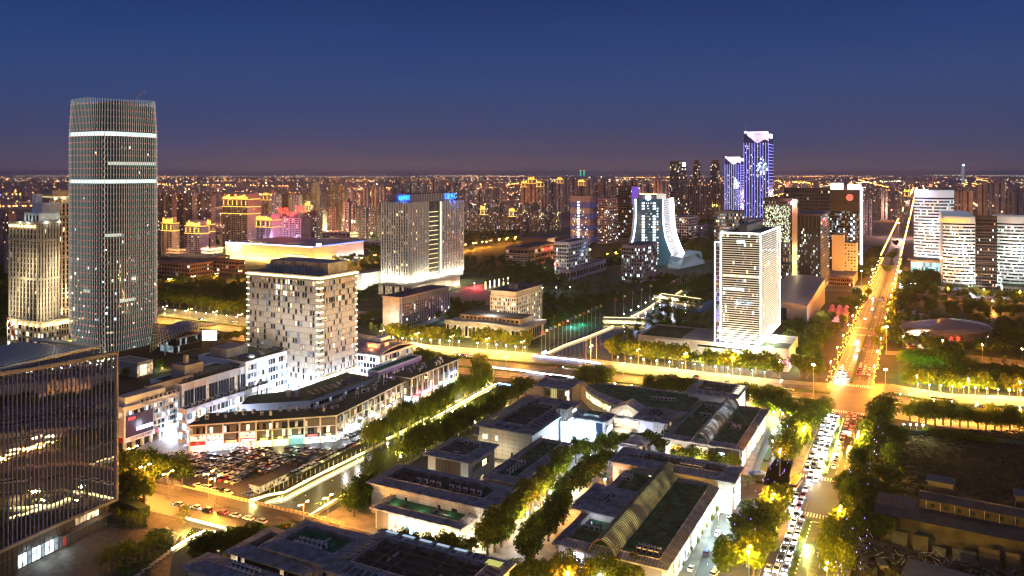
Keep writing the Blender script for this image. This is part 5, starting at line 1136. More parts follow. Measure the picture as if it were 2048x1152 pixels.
# oval hall
def oval():
    c = G(1918, 694); t = thing('oval_hall', 'oval spaceship shaped hall with a glowing oval window and red letters', 'hall', (c[0]+2, c[1]+32, 0), -.25)
    SK = mat('oval_skin', (.15, .135, .17), .35, noise=.08, metal=.2); b = MB(); NA, NR = 48, 9; H = 13.5
    def p(a, r):
        x = 33*math.cos(a)*r+ (5*r); y = 26*math.sin(a)*r; k = math.cos(a)
        z = (H+2.5*k)*(1-.25*r*r)-(1.2 if r > .97 else 0); return (x, y, z)
    for i in range(NA):
        for j in range(NR): a0, a1 = 2*math.pi*i/NA, 2*math.pi*(i+1)/NA; b.add([p(a0, j/NR), p(a0, (j+1)/NR), p(a1, (j+1)/NR), p(a1, j/NR)], [(0, 1, 2, 3)], SK)
    for i in range(NA):
        a0, a1 = 2*math.pi*i/NA, 2*math.pi*(i+1)/NA; q0, q1 = p(a0, 1), p(a1, 1); lo = 2.0
        b.add([q0, (q0[0]*.86, q0[1]*.86, lo), (q1[0]*.86, q1[1]*.86, lo), q1], [(0, 1, 2, 3)], SK)
    b.build('shell', t)
    b = MB(); b.cyl(4, 0, 0, 3, 20, DARKC, 24); b.build('ground_floor_wall', t)
    OW = glow('oval_window', (1, .75, .45), 2.2); b = MB()
    pts = [(-17+9.5*math.cos(a)*(1.35 if True else 1), -21.5+.9*math.cos(a)*3.4+3*abs(0), 7.6+2.9*math.sin(a)) for a in [2*math.pi*i/20 for i in range(20)]]
    b.v = pts; b.f = [tuple(range(20))]; b.m = [0]; b.mats = [OW]; b.build('oval_window', t)
    b = MB()
    for i in range(20): q0, q1 = pts[i], pts[(i+1) % 20]; b.seg((q0[0], q0[1]-.5, q0[2]), (q1[0], q1[1]-.5, q1[2]), .9, SK)
    for k in (-6, 0, 6): b.seg((-17+k, -22.4, 5.2), (-17+k, -22.4, 10), .3, BROWN)
    b.build('window_frame', t)
    for k in range(9): inst(t, 'window', W_WARM, (19+k*1.7, -18.5+k*1.4, 5.2), (1.0, .3, 2.6), .5)
    text(t, '哈大宝', (2, -26.8, 5.0), 3.4, glow('red_orange_letters', (1, .06, .03), 3), .05, .2, sp=1.8)
    lamp(t, (-20, -28, 3), (1, .8, .6), 2500, .6)
oval()
for k, (x, y) in enumerate(((1805, 632), (1822, 634), (1830, 634), (1812, 680), (1830, 680))):
    o = thing('white_canopy_tent', f'small white peaked tensile canopy in the car park, {ordn(k+1)} counted left to right then front', 'canopy', (*G(x, y), 0), 0, 'white peaked canopies by the oval hall')
    b = MB(); TF = mat('white_membrane', (.75, .72, .7), .6); b.add([(-5, -4, 3), (5, -4, 3), (5, 4, 3), (-5, 4, 3), (0, 0, 6.5)], [(0, 1, 4), (1, 2, 4), (2, 3, 4), (3, 0, 4)], TF); b.build('membrane', o)
    b = MB(); b.seg((0, 0, 0), (0, 0, 6.4), .25, STEEL); b.build('pole', o)
# ================================================================ 9. half demolished long building, lower right
def ruin():
    P = G(1768, 1100); rot = -math.atan2(.22, 1)
    pA = np.array(G(1757, 985, 12)); pB = np.array(G(2048, 1040, 12)); d = pB-pA; rot = math.atan2(d[1], d[0])
    t = thing('derelict_building', 'long derelict building with patched metal roof and broken front bays', 'building', (*pA, 0), rot)
    Lh = np.linalg.norm(d)+30; DW = mat('dirty_render', (.05, .043, .036), .9, noise=.5, nscale=.2); MR = mat('blue_grey_sheet', (.04, .045, .06), .6, noise=.3, nscale=.3)
    b = MB(); b.box(2, Lh, -15, 0, 0, 11, DW); b.build('wall', t)
    b = MB(); b.add([(0, -17, 11), (Lh, -17, 11), (Lh, -11, 12), (0, -11, 12), (Lh, 1, 12), (0, 1, 12)], [(0, 1, 2, 3), (3, 2, 4, 5)], MR); b.build('roof', t)
    for k in range(18): inst(t, 'roof_batten', DSTEEL, (1+k*1.6, -5, 12.1), (.15, 12, .15))
    b = MB(); b.box(14, 50, -7, -1, 12, 15.5, DW); b.add([(13.6, -7.6, 15.4), (50.5, -7.6, 15.4), (50.5, -3, 16.6), (13.6, -3, 16.6)], [(0, 1, 2, 3)], MR); b.add([(13.6, -3, 16.6), (50.5, -3, 16.6), (50.5, .6, 15.6), (13.6, .6, 15.6)], [(0, 1, 2, 3)], mat('tan_sheet', (.14, .12, .09), .7)); b.build('upper_storey', t)
    for k in range(8): inst(t, 'window', W_DARK, (18+k*4.1, -7.1, 13.6), (1.2, .2, 1.3)); inst(t, 'downpipe', STEEL, (16+k*4.4, -7.3, 13.4), (.12, .12, 3.4))
    for k, x in enumerate((20, 47)):
        b = MB(); b.box(x-4, x+4, 3, 9, 0, 16, mat('dark_brick', (.06, .05, .045), .9)); b.box(x-4.6, x+4.6, 2.6, 9.6, 18.4, 18.9, DARKC); b.box(x-3.6, x-2.4, 2.8, 3.2, 0, 16, DW); b.box(x+2.4, x+3.6, 2.8, 3.2, 0, 16, DW); b.box(x-4, x+4, 2.9, 3.1, 16, 18.4, DARKC); b.build('stair_tower', t)
    WP = mat('torn_wall_panel', (.07, .07, .075), .8, noise=.4, nscale=.4); b = MB()
    x = 6
    while x < Lh:
        w_ = U(3, 8); hh = U(3, 7); inst(t, 'broken_wall_panel', random.choice((WP, DW, MR, DARKC)), (x+w_/2, -19+U(-1, 2), hh/2+1), (w_, .4, hh), U(-.1, .1), (U(-.15, .15), U(-.05, .05))); x += w_+U(.2, 2)
    inst(t, 'shed', mat('tan_shed', (.16, .13, .09), .8), (52, -20, 4), (7, 4, 5))
    rb = MB()
    for i in range(2600):
        s_ = U(.2, 1.3)*(1 if R() < .9 else 2); rb.rbox(U(-4, Lh), -18-abs(random.gauss(0, 1))*10, U(0, 1.6), s_*U(.6, 2), s_, s_*.5, U(0, 3), random.choice((WP, DARKC, DW, ROOFD, DW, EARTH)))
    for i in range(90):
        x, y = U(0, Lh), -18-U(0, 14); rb.seg((x, y, U(0, 3)), (x+U(-4, 4), y+U(-3, 3), U(0, 4)), .12, STEEL)
    o = rb.build('rubble', None, 'stuff'); o.location = (*pA, 0); o.rotation_euler = (0, 0, rot)
ruin()
fa = corner_bld('flat_shed', 'low flat grey roofed shed at the bottom right edge', 'shed', 1818, 1190, 1150, 1800, 1990, -1); fa.h = 7
pA = G(1817, 1116, 7); pB = G(1985, 1160, 7)
fa.root.location = (pA[0], pA[1], 0); fa.root.rotation_euler = (0, 0, math.atan2(pB[1]-pA[1], pB[0]-pA[0]))
b = MB(); b.box(0, 26, -22, 0, 0, 7, DARKC, mat('grey_sheet_roof', (.10, .12, .14), .6, noise=.2)); fa.part('wall', b)
# waste ground: uneven earth with debris
rb = MB()
TR_ = mat('waste_scrub', (.011, .011, .009), 1, noise=.8, nscale=.3)
for i in range(5200):
    x, y = U(1735, 2200), U(862, 1100); p = G(x, y); s_ = U(.3, 1.4)
    if y > 960 and x < 1800 or (x < 1780 and y > 930): continue
    rb.rbox(p[0], p[1], U(0, .5), s_*U(.5, 3), s_, U(.3, 1.2), U(0, 3), random.choice((TR_, TR_, TR_, TR_, EARTH)))
rb.build('rubble', None, 'stuff')
nx_, ny_ = 90, 60; b = MB(); b.mats = [EARTH]
for j in range(ny_+1):
    for i in range(nx_+1):
        p = G(lerp(1720, 2500, i/nx_), lerp(856, 1300, j/ny_)); e = min(i, j, nx_-i, ny_-j)/6
        b.v.append((p[0], p[1], .08+min(1, e)*(1.2*abs(math.sin(p[0]*.09)+math.sin(p[1]*.07+p[0]*.05))*R()*.8)))
for j in range(ny_):
    for i in range(nx_): a = j*(nx_+1)+i; b.f.append((a, a+nx_+1, a+nx_+2, a+1)); b.m.append(0)
b.build('waste_ground', None, 'structure')
# ================================================================ 10. courtyard mall: hall roofs with tiled borders
CW = mat('campus_white_wall', (.48, .46, .44), .6, noise=.08, nscale=.2); CWB = mat('campus_buff_stone', (.46, .40, .30), .7, noise=.15, nscale=.4)
RF = mat('recess_floor_dark', (.045, .042, .045), .9, noise=.5, nscale=.3)
def tray(name, label, px, py, h, xl, xr, bw=4.5, floor=None, beams=(0, 0), slots=0, wall=None, ov=1.6, rise=.9, wins=None, cat='mall building', w_=None, d_=None, hip=False):
    """a hall under a roof with a tiled sloping border round a sunken flat"""
    B = roof_bld(name, label, cat, px, py, h, xl, xr)
    if w_: B.w = w_; B.x0 = -w_
    if d_: B.d = d_; B.y1 = d_
    x0, x1, y0, y1 = B.x0, B.x1, B.y0, B.y1; floor = floor or ROOFG; wall = wall or CW
    ix0, ix1, iy0, iy1 = x0+bw, x1-bw, y0+bw, y1-bw
    b = MB(); b.box(x0+ov, x1-ov, y0+ov, y1-ov, 0, h-.5, wall, floor); B.part('wall', b)
    zo, zi = h, h+rise; lo = h-.5
    b = MB(); o = [(x0, y0), (x1, y0), (x1, y1), (x0, y1)]; i_ = [(ix0, iy0), (ix1, iy0), (ix1, iy1), (ix0, iy1)]
    for k in range(4):
        n = (k+1) % 4
        b.add([(*o[k], zo), (*o[n], zo), (*i_[n], zi), (*i_[k], zi), (*o[k], lo), (*o[n], lo), (*i_[k], h-.45), (*i_[n], h-.45)], [(0, 1, 2, 3), (4, 5, 1, 0), (3, 2, 7, 6)], TILE)
    b.add([(*p, lo) for p in o], [(3, 2, 1, 0)], wall); B.part('roof', b)
    b = MB(); b.box(ix0, ix1, iy0, iy1, h-.45, h-.35, floor); B.part('roof_floor', b)
    # raised ribs across the tiled border
    b = MB(); st = 1.15
    def ribs(a0, a1, f):
        n = max(2, int(abs(a1-a0)/st))
        for k in range(n+1): f(lerp(a0, a1, k/n))
    def inn(v, a, c): return min(max(v, a), c)
    ribs(x0+.3, x1-.3, lambda x: (b.seg((x, y0, zo+.05), (inn(x, ix0, ix1), iy0 if ix0 <= x <= ix1 else y0+min(x-x0, x1-x), lerp(zo, zi, (1 if ix0 <= x <= ix1 else min(x-x0, x1-x)/bw))+.05), .16, TILED) if False else b.seg((x, y0, zo+.05), (x, y0+min(bw, x-x0, x1-x), lerp(zo, zi, min(bw, x-x0, x1-x)/bw)+.05), .17, TILED), b.seg((x, y1, zo+.05), (x, y1-min(bw, x-x0, x1-x), lerp(zo, zi, min(bw, x-x0, x1-x)/bw)+.05), .17, TILED)))
    ribs(y0+.3, y1-.3, lambda y: (b.seg((x0, y, zo+.05), (x0+min(bw, y-y0, y1-y), y, lerp(zo, zi, min(bw, y-y0, y1-y)/bw)+.05), .17, TILED), b.seg((x1, y, zo+.05), (x1-min(bw, y-y0, y1-y), y, lerp(zo, zi, min(bw, y-y0, y1-y)/bw)+.05), .17, TILED)))
    B.part('roof_rib', b, 'stuff')
    b = MB()
    for (a, c, e, g) in ((ix0-.3, ix1+.3, iy0-.3, iy0), (ix0-.3, ix1+.3, iy1, iy1+.3), (ix0-.3, ix0, iy0, iy1), (ix1, ix1+.3, iy0, iy1)): b.box(a, c, e, g, h-.4, zi+.25, TILE)
    B.part('parapet', b)
    jt = MB(); JM = MATS.get('wall_joint') or mat('wall_joint', (.14, .12, .10), .9); gx0, gx1, gy0, gy1 = x0+ov, x1-ov, y0+ov, y1-ov
    for k in range(1, int((h-.6)/1.9)+1): z = k*1.9; jt.box(gx0, gx1, gy0-.02, gy0, z, z+.1, JM); jt.box(gx1, gx1+.02, gy0, gy1, z, z+.1, JM)
    for k in range(1, int((gx1-gx0)/3)): x = lerp(gx0, gx1, k/int((gx1-gx0)/3)); jt.box(x, x+.1, gy0-.03, gy0-.021, .2, h-.6, JM)
    for k in range(1, int((gy1-gy0)/3)): y = lerp(gy0, gy1, k/int((gy1-gy0)/3)); jt.box(gx1+.021, gx1+.03, y, y+.1, .2, h-.6, JM)
    B.part('wall_joint', jt, 'stuff')
    for k in range(int((gx1-gx0)/7)):
        x = gx0+3+k*7+U(-1, 1); ww = random.choice((1.0, 2.2, 3)); z = random.choice((2, h*.6)); inst(B.root, 'window', random.choice((W_DARK, W_DARK, W_DIM, W_WARM, W_BRZ)), (x, gy0-.08, z+.6), (ww, .14, 2.2))
    for k in range(int((gy1-gy0)/7)):
        y = gy0+3+k*7+U(-1, 1); ww = random.choice((1.0, 2.2, 3)); z = random.choice((2, h*.6)); inst(B.root, 'window', random.choice((W_DARK, W_DARK, W_DIM, W_WARM, W_BRZ)), (gx1+.08, y, z+.6), (ww, .14, 2.2), math.pi/2)
    for k in range(random.randrange(3, 7)):
        x, y = U(ix0+1.5, ix1-1.5), U(iy0+1.5, iy1-1.5); al = R() < .5; L0 = U(1.5, min(7, (ix1-ix0)*.3)); inst(B.root, 'duct', random.choice((STEEL, GREYB, ACF)), (x, y, h-.1), (L0 if al else .5, .5 if al else L0, U(.3, .7))) if x+L0/2 < ix1 and x-L0/2 > ix0 and y+L0/2 < iy1 and y-L0/2 > iy0 else None
    nx, ny = beams
    for k in range(1, nx): inst(B.root, 'beam', BEAM, (lerp(ix0, ix1, k/nx), (iy0+iy1)/2, h+.35), (.45, iy1-iy0-.05, .7))
    for k in range(1, ny): inst(B.root, 'beam', BEAM, ((ix0+ix1)/2, lerp(iy0, iy1, k/ny), h+.30), (ix1-ix0-.05, .45, .55))
    if slots:
        for k in range(slots):
            for s_ in (0, 1):
                y = lerp(iy0, iy1, (k+.5)/slots); x = (x0+bw*.5) if s_ == 0 else (x1-bw*.5); inst(B.root, 'roof_slot', DSTEEL, (x, y, h+rise*.5+.1), (bw*.55, (iy1-iy0)/slots*.5, .14), 0, (0, -.2 if s_ == 0 else .2))
        n2 = max(2, int(slots*(ix1-ix0)/(iy1-iy0)))
        for k in range(n2):
            x = lerp(ix0, ix1, (k+.5)/n2)
            for yy in (y0+bw*.5, y1-bw*.5): inst(B.root, 'roof_slot', DSTEEL, (x, yy, h+rise*.5+.1), ((ix1-ix0)/n2*.5, bw*.55, .14))
    B.bw = bw; B.ov = ov; B.fz = h-.35
    return B
def wall_item(B, face, t0, t1, z0, z1, m, name='window', pr=.12):
    ov = B.ov
    if face == 'f': a, c = lerp(B.x0+ov, B.x1-ov, t0), lerp(B.x0+ov, B.x1-ov, t1); return inst(B.root, name, m, ((a+c)/2, B.y0+ov-pr, (z0+z1)/2), (c-a, .3, z1-z0))
    a, c = lerp(B.y0+ov, B.y1-ov, t0), lerp(B.y0+ov, B.y1-ov, t1); return inst(B.root, name, m, (B.x1-ov+pr, (a+c)/2, (z0+z1)/2), (c-a, .3, z1-z0), math.pi/2)
def fl(B, face, t, dist, z, col, pw, r=.5):
    if face == 'f': p = (lerp(B.x0, B.x1, t), B.y0-dist, z)
    else: p = (B.x1+dist, lerp(B.y0, B.y1, t), z)
    return lamp(B.root, p, col, pw, r)
def arow(B, fx, fy, n, dx=2.1, rows=1, dy=2.6, along='x'):
    x = lerp(B.x0, B.x1, fx); y = lerp(B.y0, B.y1, fy)
    return [((x+i*dx, y+j*dy, B.fz) if along == 'x' else (x+j*dy, y+i*dx, B.fz)) for j in range(rows) for i in range(n)]
# C1
B = tray('courtyard_hall', 'dark hall with green roof flat and white ring logo, bottom centre left', 672, 1138, 12, 516, 762, 5.5)
acs(B, 'ac units, bottom left logo hall', arow(B, .32, .28, 6, 1.9, 2, 2.6), 'white air conditioner on the logo hall roof')
b = MB(); wall_item(B, 's', .04, .34, 1, 11, DARKC, 'dark_panel'); wall_item(B, 's', .4, .44, 0, 11.2, LILAC, 'pier'); wall_item(B, 's', .45, .97, 0, 11.2, CWB, 'stone_wall')
LP = mat('pink_white_logo', (.7, .6, .68), .5, emit=(.8, .65, .75), es=.35); x = B.x1-B.ov+.3; yl = lerp(B.y0+B.ov, B.y1-B.ov, .16)
text(B.root, 'CO', (x, yl, 9.3), 3.6, LP, 'r', .08, sp=.8); text(B.root, 'OM', (x, yl+.9, 7.2), 3.6, LP, 'r', .08, sp=.8); text(B.root, 'OO', (x, yl, 5.1), 3.6, LP, 'r', .08, sp=.8)
fl(B, 's', .75, 6, 5, (1, .75, .4), 500)
B = tray('courtyard_hall', 'hall with brown sunken roof beside the logo hall, bottom left', 640, 1170, 9.5, 470, 700, 5, RF, w_=34, d_=20); B.root.location = (*G(612, 1152, 9.5), 0)
B.panes([(B.x0+2+i*1.5, B.y0+1.4, 6, 1.3, 4, 0, i, 0) for i in range(20)], picker((W_DIM, 1), (W_DARK, 2)), 20)
# C2
B = tray('courtyard_hall', 'low green roofed hall at the bottom edge with clustered white air units', 530, 1190, 10.5, 360, 583, 5.5)
acs(B, 'ac units, bottom edge hall', arow(B, .42, .5, 6, 1.9, 2, 2.6), 'white air conditioner on the bottom edge green roof')
# C3
B = tray('courtyard_hall', 'big dark beamed roof hall at the bottom centre with pale skylight strips', 930, 1225, 13, 640, 1033, 6.5, RF, (6, 4), 7)
for k in range(5): inst(B.root, 'skylight', glow('bluish_skylight', (.5, .65, .85), .7, False), (lerp(B.x0, B.x1, .12+.13*k), B.y1-2.5, 14.0), (4.4, 1.0, .15))
inst(B.root, 'skylight', glow('green_yellow_skylight', (.6, .6, .15), .8, False), (B.x1-5, B.y1-5, 14.0), (5, 3, .15))
# C4 + C5
B = tray('courtyard_hall', 'long hall with brown beamed roof tray and row of white air units, lower centre', 979, 1020, 12, 731, 1036, 5.5, RF, (9, 2))
acs(B, 'ac units, long beamed hall', arow(B, .33, .45, 4, 3.0)+arow(B, .6, .45, 5, 3.0), 'air conditioner on the long beamed hall roof')
wall_item(B, 's', .05, .95, 0, 11, mat('lit_cream_wall', (.62, .52, .36), .6), 'wall_panel'); wall_item(B, 's', .3, .62, 0, 6, DARKC, 'arch_door')
ar = MB(); 
for k in range(12):
    a0, a1 = math.pi*k/12, math.pi*(k+1)/12; yc = lerp(B.y0+B.ov, B.y1-B.ov, .46); ar.seg((B.x1-B.ov+.4, yc+2.9*math.cos(a0), 5.5+2.9*math.sin(a0)), (B.x1-B.ov+.4, yc+2.9*math.cos(a1), 5.5+2.9*math.sin(a1)), .5, CWB)
B.part('arch', ar); fl(B, 's', .5, 5, 4, (1, .8, .45), 2600); fl(B, 's', .9, 3, 3, (1, .75, .35), 2500)
for k in range(5): fl(B, 'f', .1+.2*k, 3, 9.6, (1, .8, .5), 300)
B = tray('green_roof_wing', 'green roofed shop wing with blazing warm white front in front of the long hall', 922, 1059, 8, 739, 968, 3.2, ROOFG)
wall_item(B, 'f', .02, .16, 0, 7, LOUVER, 'slatted_wall'); wall_item(B, 'f', .18, .3, .5, 6.5, SHOPW, 'shop_window'); wall_item(B, 'f', .36, .5, .5, 6.5, mat('blue_poster', (.1, .35, .7), .5, emit=(.25, .5, .95), es=1.2), 'poster')
wall_item(B, 'f', .56, .98, .5, 3, SHOPW, 'shop_window'); wall_item(B, 's', .1, .9, .5, 4, SHOPW, 'shop_window')
for k in range(7): fl(B, 'f', .2+.12*k, 3, 2.2, (1, .85, .5), 2600)
for k in range(3): fl(B, 's', .2+.3*k, 3, 2.2, (1, .85, .5), 2400)
# C6
B = tray('courtyard_hall', 'square hall with brown sunken roof and three air units, by the canal trees', 940, 927, 13, 846, 999, 4.5, mat('bare_concrete_roof', (.10, .085, .07), .9, noise=.5, nscale=.2))
acs(B, 'ac units, square hall', [(lerp(B.x0, B.x1, .42)+i*3.0, lerp(B.y0, B.y1, .78), B.fz) for i in range(3)], 'air conditioner on the square hall roof')
wall_item(B, 'f', .2, .8, 0, 12, LOUVER, 'slatted_wall'); wall_item(B, 'f', 0, .18, 0, 12.2, CW, 'pier'); wall_item(B, 'f', .82, 1, 0, 12.2, CW, 'pier'); wall_item(B, 's', .25, .8, 7.5, 10, W_DARK); wall_item(B, 's', .5, .65, 7.6, 9.9, W_WARM, pr=.2)
for k in range(16): wall_item(B, 'f', .21+.037*k, .22+.037*k, 0, 12.1, BEAM, 'slat', .3)
fl(B, 'f', .1, 5, 5, (.9, .95, .8), 900); fl(B, 'f', .9, 5, 5, (.9, .95, .8), 900)
# C7 big upper roof and C7b
B = tray('courtyard_hall', 'largest grey roofed hall with slotted border and beamed well, centre', 1067, 870, 14, 949, 1164, 8, RF, (1, 5), 11, rise=.8)
acs(B, 'ac units, largest hall', arow(B, .45, .72, 5, 2.2, 2), 'air conditioner in the well of the largest hall')
wall_item(B, 's', .05, .3, 1, 9, SHOPW, 'shop_window'); wall_item(B, 's', .36, .5, 5, 10, W_WARM); wall_item(B, 's', .36, .5, 1, 4, W_WARM); wall_item(B, 's', .55, .95, 7, 12, W_COOL, 'window')
for k in range(3): fl(B, 's', .2+.3*k, 4, 5, (.8, .88, 1), 1500)
B = tray('green_roof_wing', 'lower wing with green roof and buff stone walls under the largest hall', 1035, 884, 9, 946, 1062, 3.5, ROOFG, wall=CWB)
wall_item(B, 'f', .12, .45, 0, 8.2, LOUVER, 'slatted_wall'); wall_item(B, 'f', .15, .3, 6, 7.8, W_WARM, pr=.3); fl(B, 'f', .7, 7, 4, (1, .85, .5), 1800); fl(B, 's', .3, 7, 4, (1, .85, .5), 1200); fl(B, 'f', .1, 4, 4, (1, .85, .5), 700)
# C8 pavilion
B = tray('roof_pavilion', 'square pavilion with overhanging hipped roof and small raised skylight', 1137, 780, 13, 1064, 1167, 9, RF, ov=5, rise=2.2, wall=LOUVER)
b = MB(); b.box((B.x0+B.x1)/2-5, (B.x0+B.x1)/2+5, (B.y0+B.y1)/2-3, (B.y0+B.y1)/2+3, 13, 16.4, TILE, ROOFD); B.part('skylight_box', b); wall_item(B, 'f', .35, .65, 6, 11.5, mat('yellow_green_window', (.2, .18, .08), .4, emit=(.8, .7, .3), es=.5)); wall_item(B, 's', .4, .6, 2, 11, W_WARM)
for k in range(10): wall_item(B, 'f', .1*k, .1*k+.012, 0, 12, BEAM, 'slat', .3)
fl(B, 'f', .5, 6, 5, (1, .8, .4), 1200)
# C9 long green roof
B = tray('green_roof_wing', 'long green roofed wing running up to the bright screen tower', 1039, 969, 9.5, 965, 1146, 3.6, ROOFG)
acs(B, 'ac units, long green wing', [(B.x1-9-i*0+1.0*0, B.y0+8+i*2.6, B.fz) for i in range(5)]+[(B.x1-14+i*1.9, B.y0+20, B.fz) for i in range(4)], 'air conditioner on the long green wing near end')
wall_item(B, 'f', 0, .97, 0, 8.8, LOUVER, 'slatted_wall'); wall_item(B, 's', 0, .3, 0, 8.8, DARKC, 'dark_wall'); wall_item(B, 's', .36, .5, 1, 6, SHOPW, 'shop_window'); wall_item(B, 's', .34, .98, 0, 8.8, mat('pale_mint_wall', (.55, .6, .58), .6), 'pale_wall', .06); wall_item(B, 's', .8, .93, 3.5, 7.5, SHOPW, 'shop_window'); wall_item(B, 's', .68, .72, 4, 6.5, DSTEEL)
fl(B, 's', .45, 5, 3, (.9, 1, .95), 2200); fl(B, 's', .7, 5, 4, (.85, 1, 1), 2600); fl(B, 's', .92, 5, 4, (.85, .95, 1), 1500)
# C10 chimney tower with LED screen
P = G(1135, 892); T = Bld('screen_tower', 'ribbed brown tower with a blinding blue white led screen', 'tower', P, 6, 6, 17.5)
b = MB(); b.box(T.x0, T.x1, 0, 6, 0, 17.5, LOUVER, DARKC); T.part('wall', b)
for k in range(8): inst(T.root, 'rib', BEAM, (lerp(T.x0, T.x1, k/7), -.25, 8.7), (.35, .5, 17.4))
b = MB(); b.box(T.x1+.1, T.x1+.5, .3, 5.7, 1.5, 12, MATS.get('blinding_screen') or glow('blinding_screen', (.6, .85, 1), 10)); b.box(T.x1-2.9, T.x1+.3, -.9, -.4, 1.5, 11.5, glow('blinding_screen', (.75, .9, 1), 10)); T.part('led_screen', b)
for (dx, dy) in ((0, -6), (10, -3), (-6, -5)): lamp(T.root, (T.x1+dx, dy, 11.5), (.45, .75, 1), 9000, .6)
# C11 white cube
B = tray('white_cube_shop', 'white cube shop with lit blank front panel by the courtyard', 1212, 845, 11, 1135, 1233, 5, TILE, ov=1.2, rise=.3)
b = MB(); b.box(B.x0+B.w*.35, B.x0+B.w*.72, B.d*.35, B.d*.75, 11, 12.2, TILE, ROOFD); B.part('roof_box', b)
wall_item(B, 'f', .12, .74, .6, 9.8, mat('white_display_panel', (.8, .82, .85), .5, emit=(.9, .95, 1), es=.35), 'display_panel'); wall_item(B, 'f', .3, .58, 5.2, 7, SIGNW, 'lit_sign', .35); wall_item(B, 'f', .76, .94, 0, 9.8, glass('navy_glass', (.01, .03, .07), .1), 'window'); wall_item(B, 's', .3, .75, 5.5, 7, SIGNW, 'lit_sign', .3); wall_item(B, 's', .35, .8, .5, 4, W_DARK, 'window')
for k in range(4): fl(B, 'f', .1+.25*k, 5, 3, (.78, .9, 1), 1100)
fl(B, 's', .3, 5, 3, (.9, .95, 1), 2000); fl(B, 's', .8, 5, 3, (.9, .95, 1), 1500)
# C12 gabled gate
P = G(1250, 858); T = Bld('gabled_gate', 'white gabled gatehouse with a glowing arched window', 'gatehouse', (P[0]+9, P[1]-2), 18, 10, 8)
b = MB(); b.add([(T.x0, 0, 0), (0, 0, 0), (0, 0, 8), (T.x0/2, 0, 12), (T.x0, 0, 8), (T.x0, 10, 0), (0, 10, 0), (0, 10, 8), (T.x0/2, 10, 12), (T.x0, 10, 8)], [(0, 1, 2, 3, 4), (1, 6, 7, 2), (5, 9, 8, 7, 6), (0, 4, 9, 5)], CW); T.part('wall', b)
b = MB(); b.add([(T.x0-.6, -.6, 7.9), (T.x0/2, -.6, 12.3), (T.x0/2, 10.6, 12.3), (T.x0-.6, 10.6, 7.9), (.6, -.6, 7.9), (.6, 10.6, 7.9)], [(0, 1, 2, 3), (1, 4, 5, 2)], TILE); T.part('roof', b)
b = MB(); b.v = [(T.x0/2+3.2*math.cos(a), -.15, 6.4+2.8*math.sin(a)) for a in [math.pi*k/12 for k in range(13)]]; b.f = [tuple(range(13))[::-1]]; b.m = [0]; b.mats = [SHOPW]; T.part('arched_window', b)
for k in range(3): inst(T.root, 'door', SHOPW, (T.x0/2-4.5+k*4.5, -.15, 2), (3.4, .3, 3.6))
inst(T.root, 'sign_board', mat('navy_board', (.03, .05, .1), .5), (T.x0/2, -.5, 5.0), (13, .8, 1)); fl(T, 'f', .5, 5, 3, (1, .82, .55), 4500)
# C13
B = tray('courtyard_hall', 'small pale hall with slotted roof border beside the gabled gate', 1335, 848, 10.5, 1262, 1361, 5.5, mat('brown_gravel_roof', (.09, .07, .06), .9, noise=.4), slots=5, ov=2.5)
wall_item(B, 'f', .1, .6, 0, 9.5, mat('lilac_white_wall', (.6, .58, .66), .6), 'wall_panel'); fl(B, 'f', .2, 5, 4, (.85, .85, 1), 2200); fl(B, 'f', .7, 5, 4, (.85, .85, 1), 1500); text(B.root, 'MUSEUM', (B.x0+5, B.y0-.1, 9.4), 1.2, SIGNW, 'f', .05) if False else None
B = tray('white_kiosk_house', 'white flat walled house with pyramid roof by the courtyard path', 1275, 897, 6, 1235, 1300, 1.2, ROOFD, ov=.4); b = MB(); b.add([(B.x1-9, 2, 6.5), (B.x1+3, 2, 6.5), (B.x1+3, 14, 6.5), (B.x1-9, 14, 6.5), (B.x1-3, 8, 9.5)], [(0, 1, 4), (1, 2, 4), (2, 3, 4), (3, 0, 4)], TILE); B.part('pyramid_roof', b)
fl(B, 'f', .3, 5, 3, (.9, .9, 1), 2500); fl(B, 'f', .8, 5, 3, (.9, .9, 1), 2000); text(B.root, 'JIN MAO', (B.x0+8, B.y0+.1, 2.8), 1.6, SIGNW, 'f', .05) if False else None
